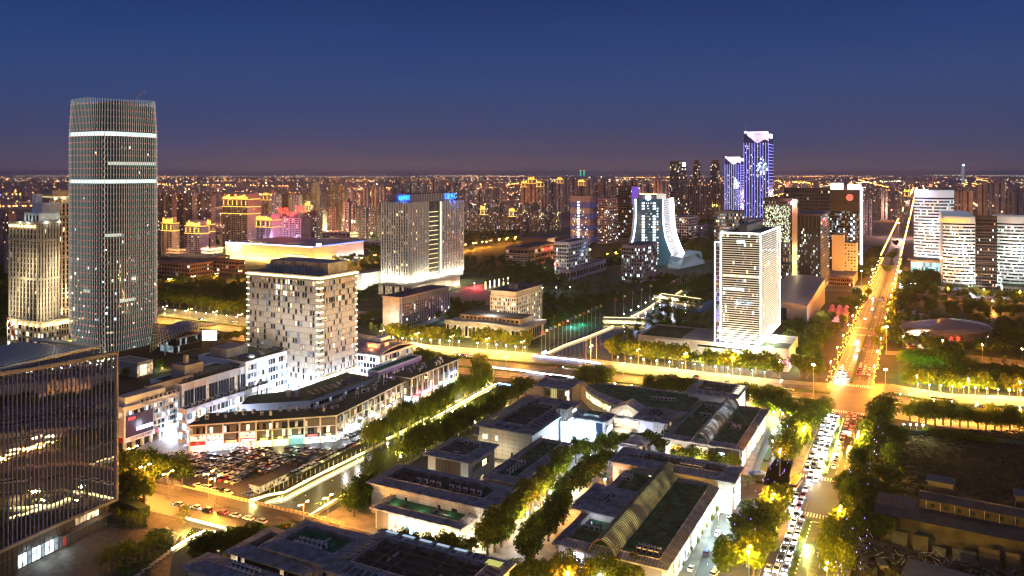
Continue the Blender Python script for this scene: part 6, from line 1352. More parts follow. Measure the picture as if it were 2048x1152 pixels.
# C14 curved green roof: arc wall
def arcroof():
    H = 9.0; T = thing('curved_roof_hall', 'long curved hall with grass roof and sweeping tiled edge', 'mall building', (*G(1280, 830), 0), 0); o = np.array((T.location[0], T.location[1]))
    inner = [(1163, 768), (1172, 778), (1185, 788), (1202, 797), (1222, 806), (1246, 814), (1275, 821), (1310, 828), (1345, 833), (1385, 836)]
    outer = [(1206, 769), (1225, 771), (1250, 774), (1275, 777), (1300, 780), (1322, 783), (1344, 785), (1362, 788), (1380, 790), (1400, 793)]
    I = [np.array(G(*p, H))-o for p in inner]; O = [np.array(G(*p, H))-o for p in outer]; n = len(I)
    b = MB(); g = MB(); w_ = MB(); w2 = MB()
    for k in range(n-1):
        for j in range(6):
            def q(P0, Q0, f): return P0+(Q0-P0)*f
            a0, a1 = (0, .13) if j == 0 else (.13+(j-1)*.174, .13+j*.174)
            zz = lambda f: H+1.2 if f <= .14 else H+.2
            for (dst, m) in (((b, TILE),) if j == 0 else ((g, ROOFG),)):
                A0, A1, B0, B1_ = q(I[k], O[k], a0), q(I[k], O[k], a1), q(I[k+1], O[k+1], a0), q(I[k+1], O[k+1], a1)
                za = H if j == 0 else H+.3; zb_ = H+1.3 if j == 0 else H+.3
                dst.add([(*A0, za), (*B0, za), (*B1_, zb_), (*A1, zb_)], [(0, 1, 2, 3)], m)
        w_.add([(*I[k], 0), (*I[k+1], 0), (*I[k+1], H), (*I[k], H)], [(0, 1, 2, 3)], CWB)
        w2.add([(*O[k], 0), (*O[k+1], 0), (*O[k+1], H), (*O[k], H)], [(3, 2, 1, 0)], CWB)
        d = I[k+1]-I[k]; r = math.atan2(d[1], d[0]); nn = np.array((d[1], -d[0]))/np.linalg.norm(d)
        if 1 <= k <= 3:
            for s_ in range(5): p = I[k]+d*(s_+.5)/5+nn*.1; inst(T, 'window', W_WARM, (p[0], p[1], 6.4-.3*k), (1.0, .2, 3.0), r)
    b.build('roof_edge', T); g.build('grass_roof', T); w_.build('wall', T); w2.build('wall', T)
    b = MB()
    for k in range(n-1): b.seg((*O[k], H+.5), (*O[k+1], H+.5), .9, TILE)
    b.build('parapet', T)
    pts = [G(1303+i*7.4, 800.5+i*.6, H) for i in range(7)]
    for i, p in enumerate(pts):
        c = AC0.copy(); COL.objects.link(c)
        for ch in AC0.children: kk = ch.copy(); COL.objects.link(kk); kk.parent = c
        c.location = (p[0], p[1], H+.3); c.rotation_euler = (0, 0, -ANG); c['label'] = f'air unit on the curved grass roof, {ordn(i+1)} of seven from the left'; c['group'] = 'ac units, curved grass roof'
    p = G(1225, 850); lamp(T, (p[0]-o[0], p[1]-o[1], 4), (1, .8, .5), 1800, .5); p = G(1200, 815); lamp(T, (p[0]-o[0], p[1]-o[1], 5), (1, .8, .5), 900, .5)
arcroof()
# C15
B = tray('courtyard_hall', 'hall with lit slotted right roof edge near the boulevard trees', 1476, 797, 12, 1369, 1497, 5, RF, slots=5)
for k in range(5): inst(B.root, 'lit_slot', glow('cream_slot', (1, .85, .55), 1.6, False), (B.x1-2.5, lerp(B.y0+5, B.y1-4, (k+.5)/5), 12.75), (3.2, 2.0, .15))
wall_item(B, 'f', .0, .8, 0, 11, mat('lilac_white_wall', (.6, .58, .66), .6), 'wall_panel'); wall_item(B, 'f', .3, .42, 2, 6, W_COOL); wall_item(B, 's', .05, .95, 1, 10.5, W_WARM); fl(B, 's', .5, 5, 5, (1, .85, .55), 2500); fl(B, 'f', .95, 4, 5, (1, .85, .55), 900)
# malls with glass vaults
def vault(B, xa, xb, z0, rise, m_hot, nrib, ya=None, yb=None):
    ya = B.y0-1.2 if ya is None else ya; yb = B.y1-2 if yb is None else yb
    n = 9; GV = mat('vault_glass_'+B.root.name, (.04, .05, .05), .15, spec=.6)
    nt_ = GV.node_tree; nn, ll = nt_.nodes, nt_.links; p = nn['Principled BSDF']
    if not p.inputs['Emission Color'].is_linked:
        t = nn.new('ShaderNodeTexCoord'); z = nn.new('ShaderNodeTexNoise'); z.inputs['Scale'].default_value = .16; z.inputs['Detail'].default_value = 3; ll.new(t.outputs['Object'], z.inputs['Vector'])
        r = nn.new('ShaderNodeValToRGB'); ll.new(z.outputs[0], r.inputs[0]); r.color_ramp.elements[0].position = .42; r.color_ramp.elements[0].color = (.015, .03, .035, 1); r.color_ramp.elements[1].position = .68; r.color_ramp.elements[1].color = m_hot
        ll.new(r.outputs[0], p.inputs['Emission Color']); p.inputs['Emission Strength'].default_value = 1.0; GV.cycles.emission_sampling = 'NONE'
    prof = [(lerp(xa, xb, k/n), z0+rise*math.sin(math.pi*k/n)**.75) for k in range(n+1)]
    b = MB()
    for k in range(n): (x, z), (x2, z2) = prof[k], prof[k+1]; b.add([(x, ya, z), (x2, ya, z2), (x2, yb, z2), (x, yb, z)], [(0, 1, 2, 3)], GV)
    B.part('vault_glass', b)
    for i in range(nrib):
        y = lerp(ya, yb, i/(nrib-1)); b = MB()
        if i == 0:
            for k in range(n): b.seg((prof[k][0], y, prof[k][1]+.1), (prof[k+1][0], y, prof[k+1][1]+.1), .38, DSTEEL)
            RIB = b.mesh('vault_rib'); o = link('vault_rib', RIB, B.root)
        else: o = link('vault_rib', RIB, B.root); o.location = (0, y-ya, 0)
    for k in (0, n//2, n): inst(B.root, 'vault_purlin', DSTEEL, (prof[k][0], (ya+yb)/2, prof[k][1]+.1), (.4, yb-ya, .4))
B = tray('vault_mall', 'upper shopping hall with green roofs either side of a ribbed glass vault', 1487, 901, 9.5, 1322, 1539, 3.6, ROOFG)
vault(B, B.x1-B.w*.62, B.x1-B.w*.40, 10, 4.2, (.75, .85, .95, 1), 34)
acs(B, 'ac units, upper vault mall right', arow(B, .72, .42, 2, 2.4, 2), 'air unit right of the upper glass vault'); acs(B, 'ac units, upper vault mall left', [(B.x0+8+i*2.2, B.y0+B.d*.62, B.fz) for i in range(3)]+[(B.x0+7+i*2.2, B.y0+B.d*.85, B.fz) for i in range(5)], 'air unit left of the upper glass vault')
for k in range(5): wall_item(B, 's', .05+.19*k, .16+.19*k, .4, 7.5 if k % 2 else 8.4, SHOPC if k % 2 == 0 else SHOPW, 'shop_window')
for k in range(5): fl(B, 's', .1+.19*k, 4, 5, (.75, .95, 1), 1300)
wall_item(B, 'f', .02, .3, 0, 8.6, CW, 'wall_panel'); wall_item(B, 'f', .08, .22, 4.5, 6.5, glow('orange_lit_letters', (1, .45, .1), 4), 'lit_sign', .3); wall_item(B, 'f', .04, .3, 1, 3.6, SHOPW, 'shop_window', .2); wall_item(B, 'f', .4, .58, .4, 7.6, SHOPW, 'shop_window'); wall_item(B, 'f', .68, .98, 0, 8.7, DARKC, 'dark_wall'); wall_item(B, 'f', .72, .8, 5, 6.5, SIGNW, 'lit_sign', .3)
for t_, p_ in ((.05, 2200), (.25, 2200), (.5, 4200), (.8, 1200)): fl(B, 'f', t_, 4, 4, (1, .85, .65), p_)
# C17 long dark roof
B = tray('courtyard_hall', 'long dark hall roof with fine beam grid, between the two vaulted malls', 1470, 967, 13, 1216, 1490, 6, RF, (16, 3))
acs(B, 'ac units, long dark hall left', arow(B, .14, .5, 3, 1.9, 2), 'air unit on the long dark hall, left cluster'); acs(B, 'ac units, long dark hall right', arow(B, .56, .42, 5, 1.9, 2), 'air unit on the long dark hall, right cluster')
wall_item(B, 's', .35, .95, 0, 11, SHOPC, 'shop_window'); fl(B, 's', .6, 4, 5, (.9, 1, 1), 4500); fl(B, 'f', .02, 5, 5, (.85, .85, 1), 2200); fl(B, 's', .3, 3, 8, (.8, .85, .9), 700)
# C18 lower mall
B = tray('vault_mall', 'lower shopping hall with green roofs and a long yellow lit glass vault', 1335, 1141, 9.5, 1103, 1446, 3.8, ROOFG)
MB18 = B
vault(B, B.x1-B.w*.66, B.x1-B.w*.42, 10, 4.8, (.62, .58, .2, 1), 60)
acs(B, 'ac units, lower mall left', arow(B, .16, .2, 3, 2.0, 2)+arow(B, .24, .33, 2, 2.0), 'air unit left of the long glass vault'); acs(B, 'ac units, lower mall right', arow(B, .70, .1, 4, 2.0, 2), 'air unit right of the long glass vault'); acs(B, 'ac units, lower mall top left', arow(B, .08, .82, 2, 2.0, 2), 'air unit left of the long vault, far end')
wall_item(B, 'f', .0, .34, 0, 8.8, CW, 'wall_panel', .06); wall_item(B, 'f', .16, .25, .6, 7.6, glow('white_violet_screen', (.8, .75, 1), 6), 'led_screen', .3)
for t_ in (.05, .29): wall_item(B, 'f', t_, t_+.06, 2, 5.4, W_DARK, 'arched_window', .2)
wall_item(B, 'f', .37, .58, .4, 7.8, W_WARM, 'shop_window'); wall_item(B, 'f', .62, .98, 0, 8.8, GREYB, 'dark_wall'); wall_item(B, 'f', .8, .96, 1, 3, SHOPW, 'shop_window', .25)
for k in range(9): wall_item(B, 's', .03+.107*k, .03+.107*k+(.075 if k % 3 else .05), .5, 7.8 if k % 2 else 6.6, (SHOPW if k in (0, 1) else SHOPC), 'shop_window')
for k in range(9): fl(B, 's', .06+.107*k, 3.5, 4.5, (.6, .95, .9) if k > 1 else (1, .85, .6), 1200)
for t_, p_ in ((.1, 900), (.2, 1500), (.48, 3000), (.9, 1000)): fl(B, 'f', t_, 4, 4, (.95, .85, .9), p_)
B = tray('tiled_pavilion', 'square tiled pavilion roof with dark dish vents beside the long vault', 1242, 1036, 13, 1139, 1286, 9, TILE, ov=3, rise=.7)
for k in range(6): b = MB(); b.cyl(0, 0, 0, .3, 1.5, DSTEEL, 12); o = B.part('vent_dish', b); o.location = (lerp(B.x0+10, B.x1-9, (k % 3)/2), lerp(B.y0+10, B.y1-9, k//3), 13.4)
inst(B.root, 'light_strip', STRIPC, ((B.x0+B.x1)/2+2, B.y0+2.9, 11.5), (B.w*.5, .3, .35)); fl(B, 'f', .5, 1, 9.5, (.9, .9, 1), 700)
# ================================================================ 11. far residential districts
GOLD = glow('gold_crown_light', (1, .5, .08), 2.4, False)
def resid(name, label, px, by, ty, wpx, dpx, wallm, lit, group, crown=0, depth=None, cat='residential tower'):
    P = G(px, by); h = top_h(by, ty); s = P[1]/F; w_ = max(8, wpx*s); d_ = depth or max(10, min(30, w_*.5))
    B = Bld(name, label, cat, P, w_, d_, h, group=group); side = 'f'
    b = MB(); nseg = max(3, int(w_/7)) | 1
    for k in range(nseg):
        a, c = lerp(B.x0, B.x1, k/nseg), lerp(B.x0, B.x1, (k+1)/nseg); b.box(a, c, 0 if k % 2 == 0 else 1.6, d_, 0, h-(0 if k % 2 else 2.5), wallm, ROOFD)
    b.box(lerp(B.x0, B.x1, .4), lerp(B.x0, B.x1, .6), 3, d_-3, h-.5, h+4, wallm, ROOFD); B.part('wall', b)
    nf = max(4, int(h/3.2)); nx = nseg; px_h = P[1]/F
    st = max(1, int(2.2*px_h/3.2)) if px_h > 2 else 1
    wd = MB(); wl = MB()
    for j in range(0, nf, 1):
        z = h*(j+.5)/nf
        for i in range(nx):
            x = lerp(B.x0, B.x1, (i+.5)/nx); y = -.05 if i % 2 == 0 else 1.55
            if R() < lit: wl.rbox(x+U(-1, 1), y-.1, z, max(1.3, px_h*.75), .3, max(1.3, px_h*.8), 0, random.choice((W_WARM, W_WARM, W_COOL, W_DIM, W_DIM, W_ORG)))
            elif px_h < 1.4: wd.rbox(x, y, z, w_/nx*.5, .16, h/nf*.5, 0, W_DARK)
        if R() < lit*1.5: wl.rbox(B.x1+.1, U(2, d_-2), z, .3, max(1.3, px_h*.7), max(1.3, px_h*.7), 0, random.choice((W_WARM, W_COOL, W_DIM)))
    if px_h >= 1.4:
        for i in range(1, nx, 2): x = lerp(B.x0, B.x1, (i+.5)/nx); wd.rbox(x, 1.5, h*.5, w_/nx*.4, .2, h*.94, 0, W_DARK)
    B.part('window', wd, 'stuff'); B.part('lit_window', wl, 'stuff')
    if crown:
        b = MB(); z = h
        for zc in ((h-1, h-14, h-26) if crown > 1 else (h-1, h-13)): b.box(B.x0-.6, B.x1+.6, -.7, -.3, zc, zc+.9, GOLD); b.box(B.x1+.3, B.x1+.7, 0, d_, zc, zc+.9, GOLD)
        n = max(3, int(w_/5))
        for k in range(n): x = lerp(B.x0+1, B.x1-1, (k+.5)/n); b.box(x-.6, x+.6, -.6, -.2, h-11, h-3, GOLD) if k % 2 == 0 else None; b.box(x-1.4, x+1.4, 1, 2, h, h+U(3, 8), GOLD)
        B.part('gold_crown_light', b); b = MB(); b.box(B.x0+3, B.x1-3, 2.2, d_-2, h-3, h+9, wallm); B.part('crown', b)
    return B
BR2 = mat('brick_brown', (.32, .21, .17), .8, noise=.2, nscale=.05); BR3 = mat('dusky_grey', (.25, .22, .26), .8, noise=.2, nscale=.05); BR4 = mat('tan_render', (.42, .31, .24), .8, noise=.2, nscale=.05); BR5 = mat('slate_blue_grey', (.18, .2, .28), .7)
ROWS = [  # x0, x1, base y, top lo, top hi, count, width px, materials, lit chance, description
 (313, 345, 502, 384, 390, 2, 17, (BR2,), .10, 'tall brown tower behind the gold crowned flats'),
 (350, 424, 500, 386, 392, 4, 18, (BR2, BR4), .12, 'tall brown tower left of the big gold crowned block'),
 (498, 600, 462, 386, 402, 5, 19, (BR3, BR2), .10, 'dusky tower in the row above the red roof signs'),
 (600, 690, 452, 362, 392, 5, 17, (BR2, BR4, BR3), .13, 'brown tower in the block right of the red roof signs'),
 (604, 690, 470, 408, 432, 5, 18, (BR3, BR2), .14, 'shorter dusky slab in front of the brown block'),
 (682, 768, 478, 392, 418, 5, 16, (BR3, BR3, BR5), .13, 'dark slab beside the civic tower, left side'),
 (690, 770, 440, 362, 384, 5, 14, (BR3, BR4), .13, 'distant tower left of the civic tower roof'),
 (782, 920, 436, 356, 372, 9, 14, (BR5, BR3), .14, 'bluish tower on the skyline behind the civic tower'),
 (915, 1000, 440, 368, 384, 5, 14, (BR3, BR5), .14, 'dark tower right of the civic tower on the skyline'),
 (1042, 1085, 432, 358, 368, 3, 15, (BR2,), .12, 'brown tower with lit roof line left of the centre skyline'),
 (1085, 1140, 425, 354, 366, 4, 14, (BR3, BR5), .12, 'grey skyline tower above the striped tower'),
 (1140, 1232, 418, 354, 368, 6, 15, (BR3, BR2), .10, 'low lit skyline tower above the pink block'),
 (1226, 1336, 424, 354, 372, 7, 15, (BR5, BR3, BR2), .12, 'skyline tower above the flared tower'),
 (928, 1120, 464, 418, 428, 13, 14, (BR3, BR4), .22, 'mid rise slab in the long estate behind the dark park'),
 (940, 1110, 452, 404, 418, 10, 13, (BR3,), .15, 'rear slab of the long estate behind the dark park'),
 (1376, 1450, 446, 362, 374, 6, 12, (BR2, BR4), .06, 'brown tower in the cluster under the slim stepped towers'),
 (1700, 1745, 470, 380, 400, 3, 14, (BR3, BR4), .10, 'distant tower left of the avenue beyond the white edged tower'),
 (1752, 1776, 442, 378, 384, 2, 12, (BR4, BR5), .12, 'tall tower close left of the avenue'),
 (1790, 1822, 445, 380, 388, 2, 14, (BR4, BR5), .08, 'tall tower close right of the avenue'),
 (1912, 1948, 440, 376, 384, 2, 18, (BR4,), .08, 'tan tower behind the white banded tower'),
 (1960, 2048, 438, 362, 384, 5, 20, (BR4, BR5, BR3), .08, 'dark tower at the right edge of the skyline'),
 (1550, 1600, 452, 382, 396, 2, 20, (BR3,), .06, 'low block right of the tallest tower'),
 (-10, 20, 548, 412, 424, 1, 20, (BR2,), .10, 'brown slab at the far left edge'),
 (0, 22, 562, 470, 476, 1, 20, (BR4,), .10, 'orange tinted slab in front at the far left edge'),
]
cnt_r = 0
for (x0, x1, by, t0, t1, n, wp, ms, lit, desc) in ROWS:
    for k in range(n):
        x = lerp(x0, x1, (k+1)/n)-(x1-x0)/n*.1; mt = ms[k % len(ms)]
        lab = f'{desc}, {ordn(k+1)} from the left' if n > 1 else desc
        resid('residential_tower', lab, x, by+U(-3, 3), U(t0, t1), wp*U(.85, 1.05), 0, mt, lit, desc.split(',')[0] + ' row' if n > 1 else None, 1 if ('lit roof line' in desc or R() < .05) else 0); cnt_r += 1
# named gold crowned and pink blocks
resid('residential_tower', 'small gold crowned block nearest the tall glass tower', 345, 512, 446, 33, 0, BR4, .12, 'gold crowned flats', 1)
resid('residential_tower', 'pale block with gold roof lamps, second of the gold crowned flats', 400, 508, 452, 44, 0, LILAC, .14, 'gold crowned flats', 1)
resid('residential_tower', 'low block with gold roof lamps, right end next to the big crown', 421, 504, 448, 18, 0, BR4, .14, 'gold crowned flats', 1)
resid('residential_tower', 'tallest broad block with two bright gold crown bands', 495, 500, 398, 70, 0, BR4, .12, 'gold crowned flats', 2)
resid('residential_tower', 'gold crowned block beside the block with red roof signs', 543, 500, 440, 57, 0, LILAC, .12, 'gold crowned flats', 1)
PK = resid('residential_tower', 'pale pink block carrying bright red roof signs', 602, 500, 434, 57, 0, LILAC, .12, None, 0)
text(PK.root, '中凯', (lerp(PK.x0, PK.x1, .18), 0, PK.h+9), 12, glow('blazing_red_sign', (1, .03, .02), 5), 'f', .4); text(PK.root, '中凯', (lerp(PK.x0, PK.x1, .82), 8, PK.h+12), 12, MATS['blazing_red_sign'], 'f', .4)
text(PK.root, '城市之光', (lerp(PK.x0, PK.x1, .5), 2, PK.h+5), 6, SIGNR, 'f', .2); lamp(PK.root, (lerp(PK.x0, PK.x1, .5), -16, PK.h+10), (1, .1, .08), 60000, 2)
for k in (0.15, .5, .85): lamp(PK.root, (lerp(PK.x0, PK.x1, k), -30, 20), (.9, .65, 1), 22000, 2)
for i in range(4): inst(PK.root, 'roof_spire', LILAC, (lerp(PK.x0+4, PK.x1-4, i/3), 1, PK.h+3), (1.5, 1.5, 9))
resid('residential_tower', 'grey slab with many lit square windows right of the red signs', 634, 494, 424, 34, 0, BR3, .55, None, 0)
o = thing('gold_crown_floodlamps', 'row of amber floodlights along the gold crowned rooftops', 'floodlights', (*G(460, 505), 0), 0)
for x in (330, 400, 462, 520): p = G(x, 520); lamp(o, (p[0]-o.location[0], p[1]-o.location[1], 25), (1, .55, .25), 90000, 2)
b = MB(); b.cyl(0, 0, 0, 3, .3, STEEL); b.build('lamp_post', o)
# yellow shopping arena
B = corner_bld('yellow_arena', 'long low shopping arena floodlit yellow with a blue white roof line', 'shopping centre', 626, 530, 494, 451, 727)
YW = mat('arena_cream_wall', (.6, .52, .36), .6); B.body(YW, CONC)
inst(B.root, 'light_strip', glow('pale_blue_strip', (.55, .65, 1), 6), ((B.x0+B.x1)/2, -.4, B.h), (B.w, .5, .9)); inst(B.root, 'light_strip', STRIPB, (B.x1+.5, B.d/2, B.h), (.5, B.d, .9))
for k in range(30): inst(B.root, 'window', W_DARK, (lerp(B.x0+3, B.x1-3, (k+.5)/30), -.1, B.h*(.35 if k % 3 else .55)), (.9, .3, 2.6))
inst(B.root, 'lit_sign', SHOPW, (B.x0+B.w*.82, -.6, B.h*.45), (B.w*.24, .5, 3)); inst(B.root, 'lit_sign', glow('blue_white_logo', (.6, .7, 1), 9), (B.x1+.4, B.d*.1, B.h+2.4), (1, 9, 3.2))
for k in range(16): lamp(B.root, (lerp(B.x0, B.x1, (k+.5)/16), -7, 4), (1, .55, .12), 15000, 1)
for k in range(8): lamp(B.root, (B.x1+7, lerp(0, B.d, (k+.5)/8), 4), (1, .6, .2) if k < 3 else (.85, .8, 1), 12000, 1)
b = MB()
for (x, y, r) in ((B.x0+B.w*.3, 16, 15), (B.x0+B.w*.75, 14, 13)): b.cyl(x, y, B.h+3.4, B.h+4.2, r, YW, 20); [b.cyl(x+r*.85*math.cos(a), y+r*.85*math.sin(a), B.h, B.h+3.4, .35, YW, 6) for a in [k*.52 for k in range(12)]]
B.part('roof_canopy', b)
def lowb(name, label, px, by, ty, xl, xr, m, roof=ROOFD, lit=.05, nx=12, nf=3):
    B = corner_bld(name, label, 'building', px, by, ty, xl, xr); B.body(m, roof); B.parapet(m, .4, .6)
    B.panes(B.rects('f', 1, B.h-1, nx, nf, .6, .5)+B.rects('s', 1, B.h-1, nx, nf, .6, .5), picker((W_DARK, 100*(1-lit)), (W_DIM, 50*lit), (W_COOL, 50*lit)), 40); return B
lowb('school_block', 'red brick school block with pale end wall behind the tree belt', 476, 548, 522, 404, 490, BROWN)
lowb('school_block', 'long dark school roof left of the red brick school block', 380, 556, 528, 312, 425, BROWN)
lowb('school_block', 'rear long dark school block with flat roof', 400, 540, 518, 318, 460, BROWN)
lowb('clubhouse', 'small white clubhouse with steep roofs below the pale gold crowned block', 420, 520, 498, 402, 450, WHITE)
lowb('pitched_roof_house', 'small gabled house in front of the gold crowned flats', 360, 518, 500, 332, 372, BR4)
lowb('lilac_market_hall', 'long lilac low hall lit by a bright floodlight right of the red signs', 700, 486, 466, 605, 716, LILAC, mat('lilac_roof', (.14, .12, .18), .7)); 
lowb('low_depot', 'long low dark depot roof left of the junction beyond the arena', 760, 500, 484, 640, 790, LILAC, mat('lilac_roof', (.14, .12, .18), .7))
lowb('riverside_annex', 'low building behind trees left of the dark slab block', 745, 640, 628, 700, 752, LILAC)
# the sprawl beyond: countless small roofs
b = MB(); FM = [mat('far_block_a', (.3, .2, .19), .9), mat('far_block_b', (.24, .2, .26), .9), mat('far_block_c', (.36, .27, .22), .9)]
for i in range(2600):
    y = 352+abs(random.gauss(0, 1))*20+U(0, 8); 
    if y > 432: continue
    x = U(-150, 2200); p = G(x, y); s = p[1]/F; w_ = U(4, 16)*s*.5+8; h = U(6, 22)+(U(0, 45)*(R() < .25)*(1 if y < 385 else .4))
    b.rbox(p[0], p[1], h/2, w_, U(10, 30), h, -ANG, random.choice(FM))
b.build('distant_buildings', None, 'stuff')
def oct_(b, c, r, m): b.add([(c[0]+r, c[1], c[2]), (c[0], c[1]+r, c[2]), (c[0]-r, c[1], c[2]), (c[0], c[1]-r, c[2]), (c[0], c[1], c[2]+r), (c[0], c[1], c[2]-r)], [(0, 1, 4), (1, 2, 4), (2, 3, 4), (3, 0, 4), (1, 0, 5), (2, 1, 5), (3, 2, 5), (0, 3, 5)], m)
FO = glow('far_sodium_lamp', (1, .40, .08), 14, False); FW = glow('far_white_lamp', (1, .8, .55), 10, False); FR = glow('far_red_lamp', (1, .1, .08), 5, False); FB = glow('far_blue_lamp', (.3, .45, 1), 5, False); FG = glow('far_green_lamp', (.2, 1, .5), 5, False)
b = MB()
def L_(x, y, h, r, m): p = G(x, y, h); oct_(b, (p[0], p[1], h), r*p[1]/F*.5, m)
for i in range(1500):
    y = 349.5+abs(random.gauss(0, 1))**1.3*24
    if y > 440: continue
    x = U(0, 2048)
    if x > 1100 and R() < .25: pass
    L_(x, y+1, U(5, 12) if y > 352 else 3, U(.5, 1.5) if R() < .85 else U(1.6, 2.6), random.choice((FO, FO, FO, FO, FW, FW, FR if R() < .3 else FO, FW, FB if R() < .25 else FO, FG if R() < .2 else FW)))
for (x0, y0, x1, y1, n, r, m) in [(313, 397, 500, 397, 16, 3, FO), (500, 388, 600, 390, 22, 2.6, FO), (30, 351, 142, 351, 26, 1.2, FW), (310, 368, 600, 372, 60, 1.8, FO), (0, 388, 142, 392, 14, 2.6, FO), (0, 413, 70, 411, 9, 3, FO),
        (860, 351, 1040, 352.5, 60, 1.1, FW), (1000, 371, 1080, 362, 34, 2.4, FO), (1560, 352, 1740, 352, 60, 1.2, FO), (1550, 362, 1620, 366, 30, 2, FO), (1560, 372, 1580, 366, 10, 2.4, FO), (1718, 360, 1775, 374, 24, 2.2, FO), (1945, 405, 1975, 424, 14, 3.2, FO),
        (1380, 412, 1420, 412, 10, 3.2, FO), (1372, 424, 1450, 404, 22, 2, FO), (1700, 366, 1800, 362, 30, 1.8, FW), (1850, 350, 2048, 352, 60, 1.5, FW), (905, 492, 1035, 476, 7, 3.2, FO), (530, 354, 1140, 351.5, 90, .9, FW), (1205, 375, 1260, 383, 14, 2, FO), (1545, 392, 1572, 386, 12, 2, FO)]:
    for k in range(n): t = (k+U(-.3, .3))/max(1, n-1); L_(lerp(x0, x1, t)+U(-1, 1), lerp(y0, y1, t)+U(-.5, .5), 9, r*U(.7, 1.2), m)
for k in range(150):
    x, y = U(-100, 2150), 353+abs(random.gauss(0, 1))**1.2*26
    if y > 436: continue
    g0 = G(x, y); u_, v_ = UV(*g0); al = R() < .5; n = random.randrange(14, 46); st = U(32, 60)*(1+g0[1]/9000); m = FO if R() < .8 else FW; rr_ = U(.5, 1.1)
    for i in range(n):
        q = XY(u_+(0 if al else i*st), v_+(i*st if al else 0)); oct_(b, (q[0]+U(-3, 3), q[1], 9), rr_*U(.6, 1.2)*q[1]/F*.5, m)
b.build('distant_lights', None, 'stuff')
o = thing('slender_lit_tower', 'slender lit tower standing alone on the right horizon', 'tower', (*G(1927, 366), 0)); s = G(1927, 366)[1]/F
b = MB(); b.box(-2*s, 2*s, 0, 4*s, 0, 37*s, mat('slender_tower_skin', (.3, .3, .35), .6, emit=(.5, .6, .7), es=.3)); b.build('wall', o); b = MB(); b.box(-2.2*s, 2.2*s, -.2*s, 0, 34*s, 37.5*s, glow('cyan_top', (.4, .8, 1), 4)); b.build('crown_light', o)
o = thing('green_lit_tower', 'twin squat towers outlined in gold with green lit fronts on the horizon', 'tower', (*G(1165, 356), 0)); s = G(1165, 356)[1]/F
b = MB()
for dx in (-4, 3):
    b = MB(); b.box((dx-2.6)*s, (dx+2.6)*s, 0, 5*s, 0, 15*s, FM[1]); b.build('wall', o); b = MB(); b.box((dx-1.2)*s, (dx+1.2)*s, -.2*s, -.02*s, 4*s, 14*s, glow('green_front', (.05, .8, .5), 1.5)); b.box((dx-2.6)*s, (dx+2.6)*s, -.4*s, -.22*s, 14.6*s, 15.4*s, GOLD); b.build('front_light', o)


def farglow(x, y, h, pw, col, n):  # masts added at random spots to brighten the far districts
    o = thing('added_fill_lamp', f'amber fill lamp added over the far rooftops, {ordn(n)} scanning the city from the left', 'street lamp', (*G(x, y), 0), 0, 'added amber fill lamps'); b = MB(); b.cyl(0, 0, 0, h, .4, STEEL, 6); b.build('pole', o); b = MB(); b.ball((0, 0, h), 1.2, FO, 6); b.build('lamp_head', o); lamp(o, (0, 0, h+3), col, pw, 2)
for n_, (x, y) in enumerate(sorted([(U(-20, 2060), 398+abs(random.gauss(0, 1))*26) for _ in range(46)]+[(U(330, 780), U(440, 490)) for _ in range(10)]+[(U(0, 2048), U(372, 392)) for _ in range(18)])): farglow(x, y, 30, 260000*(1 if y > 395 else 4), (1, .42, .2) if R() < .8 else (1, .6, .5), n_+1)
# ================================================================ 12. trees
LEAF = bpy.data.materials.new('leaf'); LEAF.use_nodes = True
def leafmat(name, c0, c1, tr=.35):
    m = bpy.data.materials.new(name); m.use_nodes = True; n = m.node_tree.nodes; l = m.node_tree.links; n.clear()
    o = n.new('ShaderNodeOutputMaterial'); d = n.new('ShaderNodeBsdfDiffuse'); t = n.new('ShaderNodeBsdfTranslucent'); mx = n.new('ShaderNodeMixShader'); mx.inputs[0].default_value = tr
    oi = n.new('ShaderNodeObjectInfo'); tc = n.new('ShaderNodeTexCoord'); z = n.new('ShaderNodeTexNoise'); z.inputs['Scale'].default_value = .9; r = n.new('ShaderNodeValToRGB'); a = n.new('ShaderNodeMath'); a.operation = 'MULTIPLY_ADD'
    l.new(tc.outputs['Object'], z.inputs['Vector']); l.new(z.outputs[0], a.inputs[0]); a.inputs[1].default_value = .9; a2 = n.new('ShaderNodeMath'); a2.operation = 'MULTIPLY_ADD'; a2.inputs[1].default_value = .4; a2.inputs[2].default_value = -.15
    l.new(oi.outputs['Random'], a2.inputs[0]); l.new(a2.outputs[0], a.inputs[2]); l.new(a.outputs[0], r.inputs[0]); r.color_ramp.elements[0].color = (*c0, 1); r.color_ramp.elements[0].position = .2; r.color_ramp.elements[1].color = (*c1, 1); r.color_ramp.elements[1].position = .75
    for s_ in (d, t): l.new(r.outputs[0], s_.inputs[0])
    l.new(d.outputs[0], mx.inputs[1]); l.new(t.outputs[0], mx.inputs[2]); l.new(mx.outputs[0], o.inputs[0]); MATS[name] = m; return m
LF = leafmat('leaf_green', (.05, .085, .008), (.17, .20, .015), .45); LFD = leafmat('leaf_dark', (.018, .045, .008), (.07, .11, .016)); LFW = leafmat('leaf_willow', (.06, .09, .008), (.17, .20, .015), .5)
BARK = mat('bark', (.10, .075, .05), .9, noise=.3, nscale=2)
